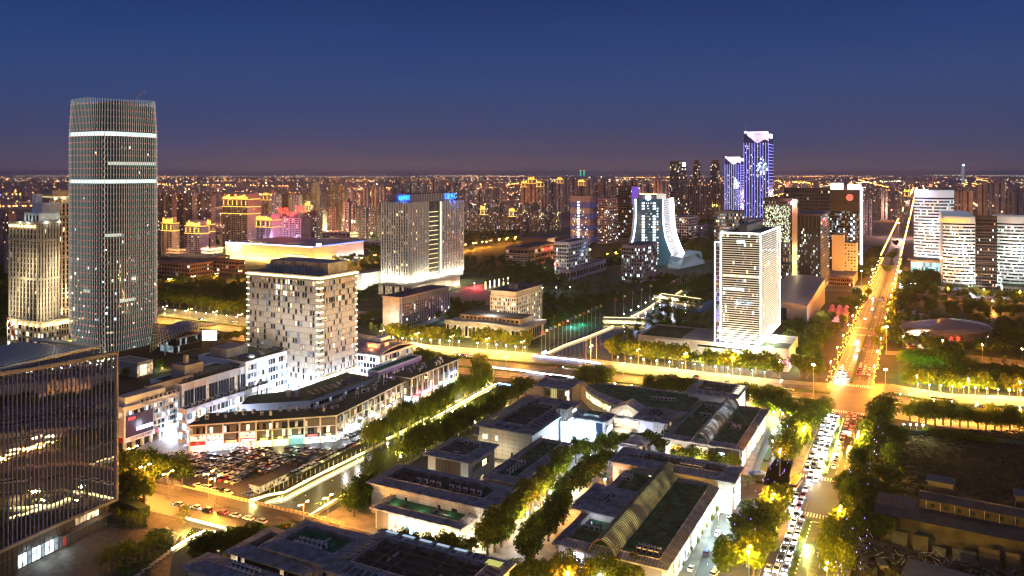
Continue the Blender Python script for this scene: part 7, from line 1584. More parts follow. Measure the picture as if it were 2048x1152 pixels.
def crown_np(seed, n, shape='round', leaf=.55):
    rg = np.random.RandomState(seed); pts = []; nb = 9
    if shape == 'round': cs = [(rg.uniform(-1.6, 1.6), rg.uniform(-1.6, 1.6), rg.uniform(-1.0, 1.7), rg.uniform(1.1, 2.0)) for _ in range(nb)]
    elif shape == 'tall': cs = [(rg.uniform(-.7, .7), rg.uniform(-.7, .7), rg.uniform(-2.6, 3.0), rg.uniform(.9, 1.5)) for _ in range(nb)]
    else: cs = [(rg.uniform(-1.8, 1.8), rg.uniform(-1.8, 1.8), rg.uniform(.4, 1.6), rg.uniform(1.1, 1.8)) for _ in range(nb)]
    cs = np.array(cs); i = rg.randint(0, nb, n); d = rg.normal(size=(n, 3)); d /= np.linalg.norm(d, axis=1)[:, None]
    r = cs[i, 3]*rg.uniform(.62, 1.08, n); p = cs[i, :3]+d*r[:, None]
    if shape == 'willow': p[:, 2] -= rg.uniform(0, 3.4, n)*(np.hypot(p[:, 0], p[:, 1])/2.6)
    nrm = d+rg.normal(size=(n, 3))*.7; nrm /= np.linalg.norm(nrm, axis=1)[:, None]
    a = np.cross(nrm, rg.normal(size=(n, 3))); a /= np.linalg.norm(a, axis=1)[:, None]; b = np.cross(nrm, a)
    s = rg.uniform(.6, 1.2, n)*leaf; s1 = s.copy(); s2 = s*.7
    if shape == 'willow': a = np.tile((0., 0, 1.), (n, 1))+rg.normal(size=(n, 3))*.12; b = np.cross(nrm, a); b /= np.linalg.norm(b, axis=1)[:, None]; s1 = s*2.6; s2 = s*.32
    A_, B_ = a*s1[:, None]/2, b*s2[:, None]/2
    v = np.stack([p-A_, p+B_*.9-A_*.1, p+A_, p-B_*.9+A_*.1], 1).reshape(-1, 3); return v
def np_mesh(name, v, m):
    n = len(v)//4; me = bpy.data.meshes.new(name); me.vertices.add(len(v)); me.vertices.foreach_set('co', v.ravel().astype(np.float32))
    me.loops.add(n*4); me.loops.foreach_set('vertex_index', np.arange(n*4)); me.polygons.add(n); me.polygons.foreach_set('loop_start', np.arange(n)*4); me.polygons.foreach_set('loop_total', np.full(n, 4)); me.materials.append(m); me.update(calc_edges=True); return me
def trunk_mesh(hh, seed, spread=1.6):
    rg = random.Random(seed); b = MB(); b.cyl(0, 0, -.1, hh*.6, .22, BARK, 7, .14); 
    for k in range(5): a = rg.uniform(0, 6.28); b.seg((0, 0, hh*.45+k*.1), (spread*math.cos(a), spread*math.sin(a), hh*(.95+.05*k)), .16, BARK, .06)
    b.seg((0, 0, hh*.55), (0, 0, hh*1.1), .2, BARK, .08); return b.mesh('trunk')
KIND = {}
for nm, shp, m, n, lf, th in (('round', 'round', LF, 1500, .62, 3.0), ('dark', 'round', LFD, 1500, .66, 3.0), ('willow', 'willow', LFW, 1300, .6, 3.4), ('tall', 'tall', LF, 800, .6, 3.2), ('young', 'round', LF, 460, .45, 3.0)):
    KIND[nm] = [(np_mesh('crown_'+nm, crown_np(11+k*7+len(nm), n, shp, lf), m), trunk_mesh(th, k), th) for k in range(3)]
def tree(kind, x, y, z, ht, wd, label, group, px=True, base='tree'):
    """ht: whole height, wd: crown width in metres"""
    p = G(x, y) if px else (x, y)
    me, tm, th = random.choice(KIND[kind]); s = {'tall': 8.0, 'willow': 6.4}.get(kind, 6.2)
    t = thing({'willow': 'willow_tree', 'tall': 'columnar_tree'}.get(kind, base), label, 'tree', (p[0], p[1], z), U(0, 6.28), group)
    ch = ht*.8; c = link('crown', me, t); c.location = (0, 0, ht-ch/2); sx = wd/6.2*U(.92, 1.08); c.scale = (sx*1.05, sx*.98, ch/ {'tall': 8.4, 'willow': 6.6}.get(kind, 5.4)); c.rotation_euler = (0, 0, U(0, 6))
    k = link('trunk', tm, t); q = (ht-ch*.55)/th; k.scale = (max(.7, q), max(.7, q), q); return t
MASSED = ('tree in the second belt', 'dark tree in the grove', 'dark tree near the red', 'dark tree in the belt', 'dark tree in the car park', 'dark tree at the right edge', 'tree far up', 'dark tree far up', 'dark tree right of the avenue below', 'dark tree left of the avenue behind', 'green tree behind', 'dark tree between the sports', 'rear tree in', 'tree in the rear hedge', 'tree in the lower garden', 'tree in the courtyard near', 'dark tree in the second row', 'dark tree before the oval', 'dark tree left of the dark slab', 'low bush')
MASS = {}
def treerow(kind, x0, y0, x1, y1, n, ht, wd, desc, jit=1.0, desc2='from the left'):
    for k in range(n):
        t = (k+.5)/n; x = lerp(x0, x1, t)+U(-2, 2)*jit; y = lerp(y0, y1, t)+U(-1.2, 1.2)*jit
        if desc.startswith(MASSED):
            p = G(x, y); me = random.choice(KIND[kind])[0]; v = np.empty(len(me.vertices)*3, np.float32); me.vertices.foreach_get('co', v); v = v.reshape(-1, 3).copy(); h_ = ht*U(.85, 1.15); sc = wd*U(.88, 1.12)/6.2; a = U(0, 6.28); c_, s_ = math.cos(a), math.sin(a)
            v = np.stack([(v[:, 0]*c_-v[:, 1]*s_)*sc+p[0], (v[:, 0]*s_+v[:, 1]*c_)*sc+p[1], v[:, 2]*h_*.8/5.4+h_*.6], 1); MASS.setdefault(kind, []).append(v); continue
        tree(kind, x, y, 0, ht*U(.85, 1.15), wd*U(.88, 1.12), f'{desc}, {ordn(k+1)} {desc2}' if n > 1 else desc, desc.split(',')[0]+' row')
# boulevard, far side
treerow('round', 312, 608, 494, 634, 13, 14, 14, 'yellow lit tree across the boulevard beyond the glass tower')
treerow('round', 312, 598, 494, 620, 9, 14, 14, 'tree in the second belt behind the boulevard beyond the glass tower')
treerow('round', 780, 681, 922, 690, 11, 13, 13, 'yellow lit tree by the dark slab block on the boulevard')
treerow('round', 946, 691, 1060, 701, 9, 13, 12.5, 'yellow lit tree before the low colonnaded wing')
treerow('round', 1216, 718, 1390, 737, 13, 14, 12.5, 'amber lit tree along the boulevard before the podium')
treerow('round', 1404, 738, 1560, 755, 12, 14, 12.5, 'amber lit tree before the right half of the podium')
treerow('round', 1590, 750, 1640, 766, 3, 15, 15, 'amber tree on the corner island left of the crossing')
treerow('round', 1810, 776, 2046, 792, 12, 11, 13, 'yellow green tree in the hedge row right of the crossing')
treerow('round', 1812, 768, 2046, 781, 10, 12, 13, 'tree in the rear hedge row right of the crossing')
treerow('round', 1812, 843, 2046, 868, 14, 12, 11, 'roadside tree on the near side right of the crossing')
# near side
treerow('round', 818, 735, 912, 748, 8, 12, 12, 'lit tree on the near side behind the corner shop block')
treerow('willow', 945, 765, 985, 757, 2, 12, 12, 'weeping willow by the canal bridge')
tree('round', 960, 745, 0, 13, 13, 'round dark tree rising behind the willows by the bridge', None)
treerow('round', 1158, 778, 1216, 783, 5, 14, 13, 'dark tree on the near side of the boulevard behind the pavilion')
treerow('round', 1290, 792, 1500, 812, 14, 12, 10, 'dark boulevard tree behind the curved grass roof')
treerow('round', 1504, 806, 1590, 836, 5, 12, 13, 'bright green tree in the garden left of the crossing')
treerow('round', 1510, 824, 1600, 850, 4, 11, 13, 'tree in the lower garden row left of the crossing')
# river banks
treerow('willow', 735, 905, 905, 822, 7, 15, 15, 'weeping willow on the left canal bank')
treerow('willow', 850, 838, 985, 772, 6, 14, 14, 'yellow lit willow further up the left canal bank')
treerow('round', 812, 935, 945, 862, 6, 14, 13, 'tree on the right canal bank beside the halls')
treerow('willow', 880, 900, 1010, 830, 5, 14, 13, 'golden willow on the right canal bank')
treerow('round', 980, 845, 1060, 785, 5, 13, 13, 'lit tree by the canal near the square pavilion')
treerow('dark', 700, 1040, 745, 1000, 3, 12, 12, 'dark tree at the left end of the long beamed hall')
# campus street trees
treerow('round', 752, 1098, 945, 1122, 9, 8, 6.5, 'small tree against the blazing warm shop front')
treerow('round', 968, 1118, 1010, 1090, 3, 13, 12, 'big green tree at the corner of the long beamed hall')
treerow('round', 1000, 1075, 1105, 985, 6, 12, 10, 'amber tree on the left side of the courtyard street')
treerow('dark', 1045, 1140, 1135, 1040, 6, 13, 11, 'dark tree on the right side of the courtyard street')
treerow('round', 1085, 985, 1140, 940, 4, 13, 11, 'tree before the long green roofed wing')
treerow('dark', 1115, 1010, 1200, 960, 5, 11, 10, 'dark tree at the mouth of the middle courtyard')
treerow('round', 1140, 925, 1262, 905, 6, 10, 8.5, 'white lit tree in the middle courtyard')
treerow('round', 1160, 960, 1225, 935, 4, 10, 9, 'tree in the courtyard near the long dark hall')
treerow('dark', 1275, 900, 1340, 912, 4, 10, 9.5, 'blue green tree below the upper vaulted mall')
treerow('round', 1345, 918, 1475, 940, 9, 7, 7.5, 'bright green tree in the garden between the two vaulted malls')
treerow('round', 1030, 1170, 1290, 1178, 9, 10, 8.5, 'amber tree at the bottom edge before the lower vaulted mall')
# avenue left side
treerow('dark', 1588, 905, 1640, 835, 5, 13, 14, 'tall dark tree beside the avenue below the crossing', .6, 'from the viewer')
treerow('dark', 1560, 945, 1600, 890, 4, 12, 12, 'dark tree left of the avenue behind the first row', .6, 'from the viewer')
treerow('round', 1500, 1165, 1560, 1030, 5, 14, 14, 'round green tree left of the avenue near the viewer', .5, 'from the viewer')
treerow('round', 1440, 1180, 1510, 1060, 4, 12, 12, 'green tree behind the near avenue row', .5, 'from the viewer')
treerow('young', 1450, 1008, 1500, 975, 4, 6, 5.5, 'small young tree on the plaza by the blue parasol')
# avenue right side
treerow('round', 1668, 1180, 1722, 950, 9, 14, 14, 'round tree on the right of the avenue near the viewer', .5, 'from the viewer')
treerow('dark', 1735, 925, 1770, 838, 6, 13, 15, 'dark tree right of the avenue toward the crossing', .6, 'from the viewer')
treerow('dark', 1740, 1110, 1800, 880, 6, 11, 13, 'dark tree in the second row right of the avenue', .8, 'from the viewer')
treerow('dark', 1850, 870, 1990, 888, 7, 4, 9, 'low bush along the edge of the waste ground')
# avenue beyond crossing
treerow('round', 1610, 735, 1745, 590, 10, 12, 12, 'tree on the left of the avenue beyond the crossing', 1, 'from the viewer')
treerow('dark', 1590, 715, 1720, 590, 7, 13, 15, 'dark tree in the grove left of the avenue beyond the crossing', 2, 'from the viewer')
treerow('dark', 1560, 700, 1660, 650, 7, 11, 12, 'dark tree near the red lit tent', 2)
treerow('round', 1755, 705, 1800, 590, 8, 12, 12, 'tree on the right of the avenue beyond the crossing', 1, 'from the viewer')
treerow('dark', 1800, 618, 1840, 590, 5, 12, 13, 'dark tree right of the avenue below the white billboard', 2)
treerow('round', 1770, 560, 1795, 480, 3, 12, 16, 'tree far up the right of the avenue', .5, 'from the viewer')
treerow('dark', 1720, 570, 1765, 490, 3, 12, 16, 'tree far up the left of the avenue', .5, 'from the viewer')
treerow('dark', 1800, 590, 2046, 602, 9, 12, 14, 'dark tree in the belt before the white banded towers')
treerow('dark', 1850, 622, 2046, 632, 6, 11, 15, 'dark tree in the car park behind the oval hall', 3)
treerow('round', 1808, 742, 1935, 752, 6, 14, 16, 'tree in the clump lit green right of the crossing')
treerow('round', 1830, 730, 1925, 738, 4, 14, 16, 'rear tree in the clump lit green right of the crossing')
treerow('young', 1810, 716, 2046, 738, 9, 7, 5, 'small amber street tree beside the park road')
treerow('dark', 1990, 680, 2046, 690, 5, 13, 18, 'dark tree at the right edge beside the oval hall', 3)
treerow('dark', 1840, 700, 1890, 695, 4, 8, 9, 'dark tree before the oval hall')
# lower left
treerow('dark', 232, 958, 372, 972, 8, 12, 12, 'amber edged tree between the car park and the bridge street')
treerow('round', 238, 1005, 298, 1012, 4, 12, 12, 'tree between the bridge street and the dark office')
treerow('young', 225, 1040, 288, 1058, 5, 5, 4.5, 'thin tree by the green wall beside the dark office')
treerow('young', 195, 1150, 330, 1105, 10, 8, 6, 'staked young tree on the riverside path')
tree('young', 368, 1058, 0, 9, 7, 'bare lit tree beside the pond light strip', None)
treerow('dark', 395, 1120, 565, 1088, 9, 8, 10, 'dense dark tree behind the bottom left halls')
# left of hotel, parks
treerow('round', 240, 760, 330, 738, 4, 7, 6, 'small green lit tree by the corner pavilion')
treerow('round', 420, 690, 494, 676, 6, 8, 8, 'tree between the swooping canopy and the hotel')
treerow('dark', 722, 650, 765, 640, 4, 10, 9, 'dark tree left of the dark slab block')
treerow('dark', 715, 610, 762, 585, 5, 11, 12, 'dark tree between the sports hall and the slab block', 2)
treerow('tall', 735, 665, 780, 672, 4, 9, 6, 'conifer by the corner of the dark slab block')
treerow('round', 0, 590, 22, 580, 2, 14, 14, 'bright lit tree at the left edge behind the stone tower')
treerow('dark', 0, 640, 20, 620, 3, 12, 12, 'dark tree at the left edge')
# dark woods and parks: one mass
def wood(name, quads, n, hh, kind, seed, wd=5.5):
    rg = np.random.RandomState(seed); n *= 2; base = crown_np(5, 150, 'round', 1.35); out = []
    for q in range(n):
        poly = quads[rg.randint(len(quads))]; a, b_ = rg.uniform(size=2)
        x = lerp(lerp(poly[0], poly[2], a), lerp(poly[4], poly[6], a), b_); y = lerp(lerp(poly[1], poly[3], a), lerp(poly[5], poly[7], a), b_)
        p = G(x, y); s = rg.uniform(.8, 1.3)*wd/5.5; an = rg.uniform(0, 6.28); c, sn = math.cos(an), math.sin(an)
        v = base*np.array((s, s, s*.85)); v = np.stack([v[:, 0]*c-v[:, 1]*sn+p[0], v[:, 0]*sn+v[:, 1]*c+p[1], v[:, 2]+hh*rg.uniform(.75, 1.1)], 1); out.append(v)
    o = link(name, np_mesh(name, np.concatenate(out), MATS[kind]), None, 'stuff'); return o
# each quad: (top-left, top-right, bottom-left, bottom-right) in photo pixels
wood('woods', [(860, 525, 1010, 520, 900, 560, 1110, 555), (1000, 520, 1110, 520, 1000, 575, 1130, 575), (1085, 560, 1440, 560, 1085, 640, 1300, 600), (1085, 600, 1230, 600, 1085, 670, 1190, 650), (870, 610, 980, 615, 760, 620, 900, 650), (1310, 560, 1430, 560, 1360, 590, 1425, 590)], 430, 7, 'leaf_dark', 3)
wood('woods', [(313, 565, 490, 560, 313, 612, 494, 618), (330, 575, 494, 575, 320, 590, 494, 600), (640, 515, 760, 520, 700, 540, 765, 545), (313, 520, 480, 512, 313, 530, 450, 520)], 260, 7, 'leaf_dark', 4)
wood('woods', [(1330, 610, 1430, 600, 1210, 700, 1290, 700), (1360, 640, 1440, 640, 1290, 690, 1430, 690), (1560, 640, 1650, 650, 1580, 720, 1640, 735)], 130, 7, 'leaf_dark', 5)
wood('woods', [(900, 470, 1060, 468, 905, 492, 1040, 490), (1350, 480, 1440, 470, 1400, 530, 1430, 530), (1230, 510, 1270, 500, 1180, 540, 1240, 540), (1450, 440, 1380, 430, 1350, 470, 1440, 450), (700, 500, 860, 500, 760, 520, 860, 520)], 260, 9, 'leaf_dark', 6, 8)
wood('woods', [(1860, 600, 2100, 605, 1860, 660, 2150, 670), (1760, 600, 1860, 610, 1780, 700, 1850, 700), (1950, 700, 2150, 690, 1900, 712, 2150, 725), (1880, 745, 2100, 765, 1900, 758, 2120, 775)], 220, 7, 'leaf_dark', 7)
wood('woods', [(313, 470, 760, 470, 313, 500, 760, 500), (0, 540, 20, 540, 0, 680, 15, 680), (1700, 520, 1760, 500, 1700, 560, 1750, 560), (1800, 545, 1880, 555, 1800, 585, 1880, 590)], 220, 8, 'leaf_dark', 8, 8)
for kd, vs in MASS.items(): link('grove', np_mesh('grove', np.concatenate(vs), {'dark': LFD}.get(kd, LF)), None, 'stuff')
# hedges and topiary
for k in range(9):
    x, y = lerp(1350, 1440, k/9), lerp(1150, 1012, k/9); o = thing('round_bush', f'clipped round bush beside the lower mall car park, {ordn(k+1)} from the viewer', 'bush', (*G(x, y), 0), 0, 'clipped bushes by the lower mall')
    me = KIND['round'][k % 3][0]; c = link('foliage', me, o); c.location = (0, 0, 1.5); c.scale = (.5, .5, .5)
for k, (x0, y0, x1, y1) in enumerate(((1518, 968, 1530, 930), (1532, 925, 1545, 900), (1547, 893, 1556, 874))):
    p, q = G(x0, y0), G(x1, y1); o = thing('clipped_hedge', f'clipped rectangular hedge on the plaza, {ordn(k+1)} from the viewer', 'hedge', ((p[0]+q[0])/2, (p[1]+q[1])/2, 0), math.atan2(q[1]-p[1], q[0]-p[0]))
    b = MB(); n = math.hypot(q[0]-p[0], q[1]-p[1])/2; b.box(-n, n, -1.3, 1.3, 0, 1.3, HEDM); b.build('foliage', o)
# ================================================================ 13. street lamps
SODB = glow('sodium_bulb', (1, .62, .22), 60, False); WHB = glow('white_globe', (1, .92, .7), 40, False); POLE = mat('lamp_pole', (.3, .28, .25), .5, metal=.4)
PROTO = {}
def proto(kind):
    if kind in PROTO: return PROTO[kind]
    h = {'street': 10.5, 'mast': 19, 'globe': 4.2, 'far': 10.5, 'small': 5}[kind]; b = MB(); b.cyl(0, 0, 0, h, .14 if h < 15 else .28, POLE, 8, .08); b.cyl(0, 0, 0, .6, .3, POLE, 8)
    if kind in ('street', 'far'): b.seg((0, 0, h), (0, -1.8, h+.5), .12, POLE); b.seg((0, 0, h), (0, 1.8, h+.5), .12, POLE)
    pole = b.mesh('pole'); b = MB()
    m = WHB if kind in ('globe', 'small') else SODB
    if kind in ('street', 'far'): b.box(-.25, .25, -2.5, -1.5, h+.35, h+.55, m); b.box(-.25, .25, 1.5, 2.5, h+.35, h+.55, m)
    elif kind == 'mast': b.cyl(0, 0, h-.3, h+.3, 1.0, m, 10)
    else: b.ball((0, 0, h+.3), .38, m)
    PROTO[kind] = (pole, b.mesh('lamp_head'), h); return PROTO[kind]
def slamp(kind, x, y, label, group, col, pw, px=True, rz=None, key=None):
    p = G(x, y) if px else (x, y); pole, head, h = proto(kind)
    t = thing('street_lamp', label, 'street lamp', (p[0], p[1], 0), -ANG if rz is None else rz, group); link('pole', pole, t); link('lamp_head', head, t)
    if pw: lampd(t, (0, 0, h+(-.4 if kind != 'globe' else .3)), key or f'{kind}{pw}{col}', col, pw, .55 if kind == 'mast' else .4)
    return t
def lrow(kind, x0, y0, x1, y1, n, desc, col, pw, d2='from the left', px=True, rz=None):
    for k in range(n):
        t = k/max(1, n-1); slamp(kind, lerp(x0, x1, t), lerp(y0, y1, t), f'{desc}, {ordn(k+1)} {d2}' if n > 1 else desc, desc.split(',')[0]+'s', col, pw, px, rz)
S1 = 8000
lrow('street', 330, 637, 480, 655, 4, 'tall sodium lamp on the far kerb beyond the glass tower', AMB, S1)
lrow('street', 764, 690, 1045, 714, 5, 'tall sodium lamp on the far kerb left of the canal', AMB, S1)
lrow('street', 1182, 724, 1560, 756, 5, 'tall sodium lamp on the far kerb before the podium', AMB, S1)
lrow('street', 1834, 790, 2040, 803, 3, 'tall sodium lamp on the far kerb right of the crossing', AMB, S1)
lrow('street', 700, 716, 1012, 748, 4, 'tall sodium lamp on the near kerb left of the canal bridge', AMB, S1)
lrow('street', 1247, 762, 1562, 800, 4, 'tall sodium lamp on the near kerb behind the curved roof', AMB, S1)
lrow('street', 1868, 842, 2040, 858, 3, 'tall sodium lamp on the near kerb right of the crossing', AMB, S1)
S2 = 3300
lrow('globe', 330, 627, 494, 646, 9, 'white globe lamp below the trees beyond the glass tower', WHT, S2)
lrow('globe', 786, 687, 918, 695, 8, 'white globe lamp below the trees by the slab block', WHT, S2)
lrow('globe', 955, 698, 1050, 707, 6, 'white globe lamp below the trees before the colonnaded wing', WHT, S2)
lrow('globe', 1236, 727, 1390, 742, 7, 'white globe lamp below the amber trees before the podium', WHT, S2)
lrow('globe', 1406, 744, 1530, 758, 6, 'white globe lamp before the right half of the podium', WHT, S2)
lrow('globe', 1836, 783, 2042, 797, 10, 'white globe lamp under the hedge row right of the crossing', WHT, S2)
lrow('globe', 1230, 782, 1500, 806, 9, 'low garden lamp on the near side behind the curved roof', (1, .85, .3), 2600)
lrow('globe', 1530, 838, 1600, 850, 5, 'garden globe lamp left of the crossing', (.9, 1, .25), 3600)
lrow('globe', 1808, 866, 1846, 868, 4, 'small yellow garden lamp at the corner of the waste ground', (1, .9, .25), 1500)
for k, (x, y, h_) in enumerate(((1627, 795, 0), (1771, 806, 0))): slamp('mast', x, y, ('left' if k == 0 else 'right')+' tall starry sodium mast at the big crossing', 'sodium masts at the big crossing', SOD, 22000)
slamp('mast', 1773, 706, 'sodium mast right of the avenue beyond the crossing', None, SOD, 12000)
slamp('street', 1560, 952, 'tall sodium lamp on the plaza corner by the side street', None, SOD, 7000)
# avenue pairs
for s_, u in (('left', -48.2), ('right', -25.2)):
    for k in range(7):
        v = 118+k*46
        if 314 < v < 362: v += 40
        x, y = XY(u, v); slamp('street', x, y, f'sodium lamp hidden in the {s_} avenue trees, {ordn(k+1)} from the viewer', 'sodium lamps in the avenue trees', (1, .5, .05), 13000, False, -ANG)
    for k in range(16):
        v = 535+k*46; x, y = XY(u-2 if s_ == 'left' else u, v); slamp('far', x, y, f'sodium lamp on the {s_} side of the avenue beyond the crossing, {ordn(k+1)} from the viewer', 'sodium lamps up the avenue', SOD, 8000, False, -ANG)
b = MB()
for k in range(120):
    v = 1280+k*k*.35+k*12
    for u in (-51, -25): x, y = XY(u, v); oct_(b, (x, y, 11), y/F*1.5, FO)
b.build('distant_lights', None, 'stuff')
# garlands of small amber lamps low along the avenue beyond the crossing
b = MB(); AB = glow('amber_garland_lamp', (1, .5, .08), 4, False)
for k in range(90):
    v = 520+k*9
    for u in (-51, -49.6, -25): x, y = XY(u+U(-.6, .6), v+U(-2, 2)); b.ball((x, y, U(1.5, 4)), .32+v/5000, AB, 6)
b.build('garland_lights', None, 'stuff')
for (x, y) in ((1745, 572), (1800, 575), (1723, 575), (1798, 578)): slamp('mast', x, y, f'sodium mast at the next junction, at the {"left" if x < 1770 else "right"} kerb {"near" if y in (572, 578) else "far"} corner', 'masts at the next junction', SOD, 11000)
# campus lamps
for k, (x, y, c, pw) in enumerate(((1073, 1045, SOD, 3500), (1210, 985, SOD, 2600), (1160, 1035, SOD, 1800), (1135, 1180, SOD, 9000), (870, 1110, AMB, 5000), (760, 1105, SOD, 3000), (1147, 985, (1, .9, .4), 2200), (1055, 1055, (1, .8, .4), 1500), (1100, 1012, (1, .8, .4), 1800), (1035, 1105, COOL, 1500), (1180, 935, COOL, 1500), (1225, 905, COOL, 2500))):
    slamp('small', x, y, f'small courtyard lamp among the halls, {ordn(k+1)} in order along the paths', 'small courtyard lamps', c, pw)
for k in range(4): slamp('small', lerp(1420, 1470, k/3), lerp(1075, 1015, k/3), f'cool lamp post in the lower mall car park, {ordn(k+1)} from the viewer', 'cool lamps at the lower mall', (.75, 1, .95), 3500)
for k in range(4): slamp('small', lerp(1545, 1560, k/3), lerp(905, 840, k/3), f'cool lamp post on the upper mall forecourt, {ordn(k+1)} from the viewer', 'cool lamps at the upper mall', (.85, 1, .95), 2500)
# bridge street lamps
for k, (x, y, pw) in enumerate(((336, 1000, 6000), (266, 945, 6000), (417, 1000, 5000), (430, 1010, 6000), (656, 1052, 5000), (607, 1067, 5000), (290, 985, 8000))): slamp('street', x, y, f'sodium lamp on the bridge street, {ordn(k+1)} in order of brightness', 'sodium lamps on the bridge street', AMB, pw)
# park road, park green flood lamps, misc
lrow('street', 1806, 702, 2044, 730, 4, 'sodium lamp along the park road', SOD, 5000)
lrow('street', 1895, 596, 2040, 604, 3, 'sodium lamp before the white banded towers', SOD, 9000)
slamp('street', 1985, 625, 'sodium lamp on the park drive behind the oval hall', None, SOD, 12000)
for k, (x, y, c, pw) in enumerate(((1818, 757, (.06, 1, .25), 30000), (1838, 759, (.06, 1, .25), 22000), (1858, 757, (.1, 1, .25), 15000), (1828, 740, (.06, 1, .2), 16000), (1855, 758, SOD, 2500), (1905, 756, AMB, 2500), (1918, 756, AMB, 2500), (1818, 790, (.3, 1, .8), 4000), (1142, 655, (.1, .9, .8), 14000), (1165, 650, (.1, .9, .8), 9000), (1370, 590, (.5, 1, .3), 2500), (1400, 715, (.6, 1, .4), 2500), (1603, 735, (.7, 1, .3), 16000), (1610, 712, (.7, 1, .4), 3500), (320, 575, (.1, 1, .4), 3000), (378, 570, (.1, 1, .4), 3000), (300, 745, (.1, 1, .4), 2500), (325, 738, (1, .8, .2), 2500), (1060, 530, (.4, 1, .3), 2500), (1090, 535, (.4, 1, .3), 2500))):
    o = thing('garden_floodlight', f'coloured garden floodlight under trees, {ordn(k+1)} counted through the parks', 'floodlight', (*G(x, y), 0), 0, 'garden floodlights under trees'); b = MB(); b.box(-.3, .3, -.3, .3, 0, .5, DSTEEL); b.box(-.2, .2, -.2, .2, .5, .7, glow('flood_%d' % (k % 6), c, 20, False)); b.build('housing', o); lamp(o, (0, 0, 1.4), c, pw, .3)
lrow('far', 340, 577, 480, 560, 4, 'sodium lamp in the lane through the dark wood', SOD, 9000)
lrow('far', 930, 502, 1032, 484, 7, 'sodium lamp along the park lane behind the civic tower', SOD, 14000)
lrow('far', 1340, 500, 1215, 522, 9, 'amber lamp along the lane left of the flared tower', SOD, 12000, 'from the right')
lrow('far', 640, 548, 750, 525, 5, 'sodium lamp along the lane behind the hotel', SOD, 12000)
lrow('far', 640, 470, 700, 465, 3, 'white floodlight in the depot yard', WHT, 30000)
slamp('mast', 743, 486, 'brilliant white mast lamp left of the civic tower', None, WHT, 30000)
slamp('mast', 1180, 525, 'brilliant amber mast lamp behind the nine storey finned block', None, SOD, 20000)
slamp('mast', 312, 430, 'distant amber mast lamp above the brown towers', None, SOD, 20000)
slamp('small', 949, 576, 'bright red lit sign post on the civic plaza', None, (1, .05, .05), 9000)
for k in range(6):
    x = 971+k*9; y = 578-k*2.0; o = thing('light_column', f'glowing light column on the civic plaza, {ordn(k+1)} from the left', 'light column', (*G(x, y), 0), 0, 'light columns on the civic plaza'); b = MB(); b.box(-.5, .5, -.5, .5, 0, 8, glow('plaza_column', (1, .85, .5), 6)); b.build('shaft', o)
lrow('small', 1085, 585, 1140, 584, 3, 'white path lamp in the dark park', COOL, 2500)
lrow('small', 1248, 640, 1320, 600, 6, 'white path lamp beside the flag lined canal', COOL, 1200)
# ================================================================ 14. canal walls, bridges, light strips
def pline(name, pts, h, wid, m, zc, lab=None, cat=None, par=None):
    b = MB()
    for a, c in zip(pts, pts[1:]): p, q = G(*a, h), G(*c, h); b.seg((p[0], p[1], zc), (q[0], q[1], zc), wid, m)
    o = b.build(name, par)
    if lab: tag(o, lab, cat)
    return o
ES = glow('embankment_strip', (1, .75, .32), 7); ES2 = glow('embankment_strip_low', (1, .78, .36), 4)
pline('embankment_light', [(507, 1001), (535, 990), (570, 984), (640, 948), (728, 905)], 1.2, .45, ES, 1.2, 'upper continuous light strip on the left canal bank', 'light strip')
pline('embankment_light', [(530, 1006), (568, 1000), (640, 962), (727, 918)], .5, .35, ES2, .5, 'lower thin light strip just above the canal water', 'light strip')
pline('embankment_light', [(620, 1030), (648, 1012), (700, 982), (733, 964)], .8, .4, ES2, .8, 'light strip on the right canal bank near the bridge', 'light strip')
pline('embankment_light', [(862, 838), (905, 815), (950, 790), (992, 768)], .8, .5, ES, .8, 'light strip on the upper left bank among the willows', 'light strip')
pline('embankment_light', [(990, 772), (978, 765), (972, 760)], .8, .5, ES2, .8, 'short light strip at the stone landing by the bridge', 'light strip')
b = MB()
for a, c in zip([(500, 1003), (535, 993), (570, 987), (640, 951), (728, 908), (880, 822), (985, 768)], [(535, 993), (570, 987), (640, 951), (728, 908), (880, 822), (985, 768)]): p, q = G(*a), G(*c); b.seg((p[0], p[1], .5), (q[0], q[1], .5), 1.0, KERB)
for a, c in zip([(622, 1036), (735, 967), (812, 932), (950, 850), (1040, 775)], [(735, 967), (812, 932), (950, 850), (1040, 775)]): p, q = G(*a), G(*c); b.seg((p[0], p[1], .4), (q[0], q[1], .4), 1.0, KERB)
b.build('canal_wall', None, 'structure')
o = thing('strip_glow_lamps', 'lamps of the embankment light strips shining on the canal path', 'lamps', (*G(600, 985), 0))
oo = o.location
b = MB(); b.box(-.2, .2, -.2, .2, 0, .6, DSTEEL); b.build('housing', o)
for (x, y, pw) in ((560, 992, 900), (610, 968, 900), (665, 940, 900), (715, 914, 900), (650, 1008, 700), (715, 972, 700), (880, 832, 1500), (905, 816, 1500), (930, 805, 1500), (975, 778, 1200), (505, 1006, 700), (775, 880, 1500), (810, 868, 1500), (845, 850, 1500), (800, 905, 900), (850, 885, 1200), (900, 862, 1200), (950, 838, 1200), (1000, 812, 1200), (760, 965, 600)): p = G(x, y); lamp(o, (p[0]-oo[0], p[1]-oo[1], 1.8), (1, .82, .22), pw*5, .3)
for k in range(22):
    t = k/21; x, y = lerp(540, 730, t), lerp(989, 905, t); o = thing('bank_lamp_post', f'slim post on the left canal bank wall, {ordn(k+1)} from the left', 'post', (*G(x, y), 0), 0, 'slim posts on the left canal bank'); b = MB() if k == 0 else None
    if k == 0: b.box(-.08, .08, -.08, .08, 0, 2.6, POLE); PPM = b.mesh('post')
    link('post', PPM, o)
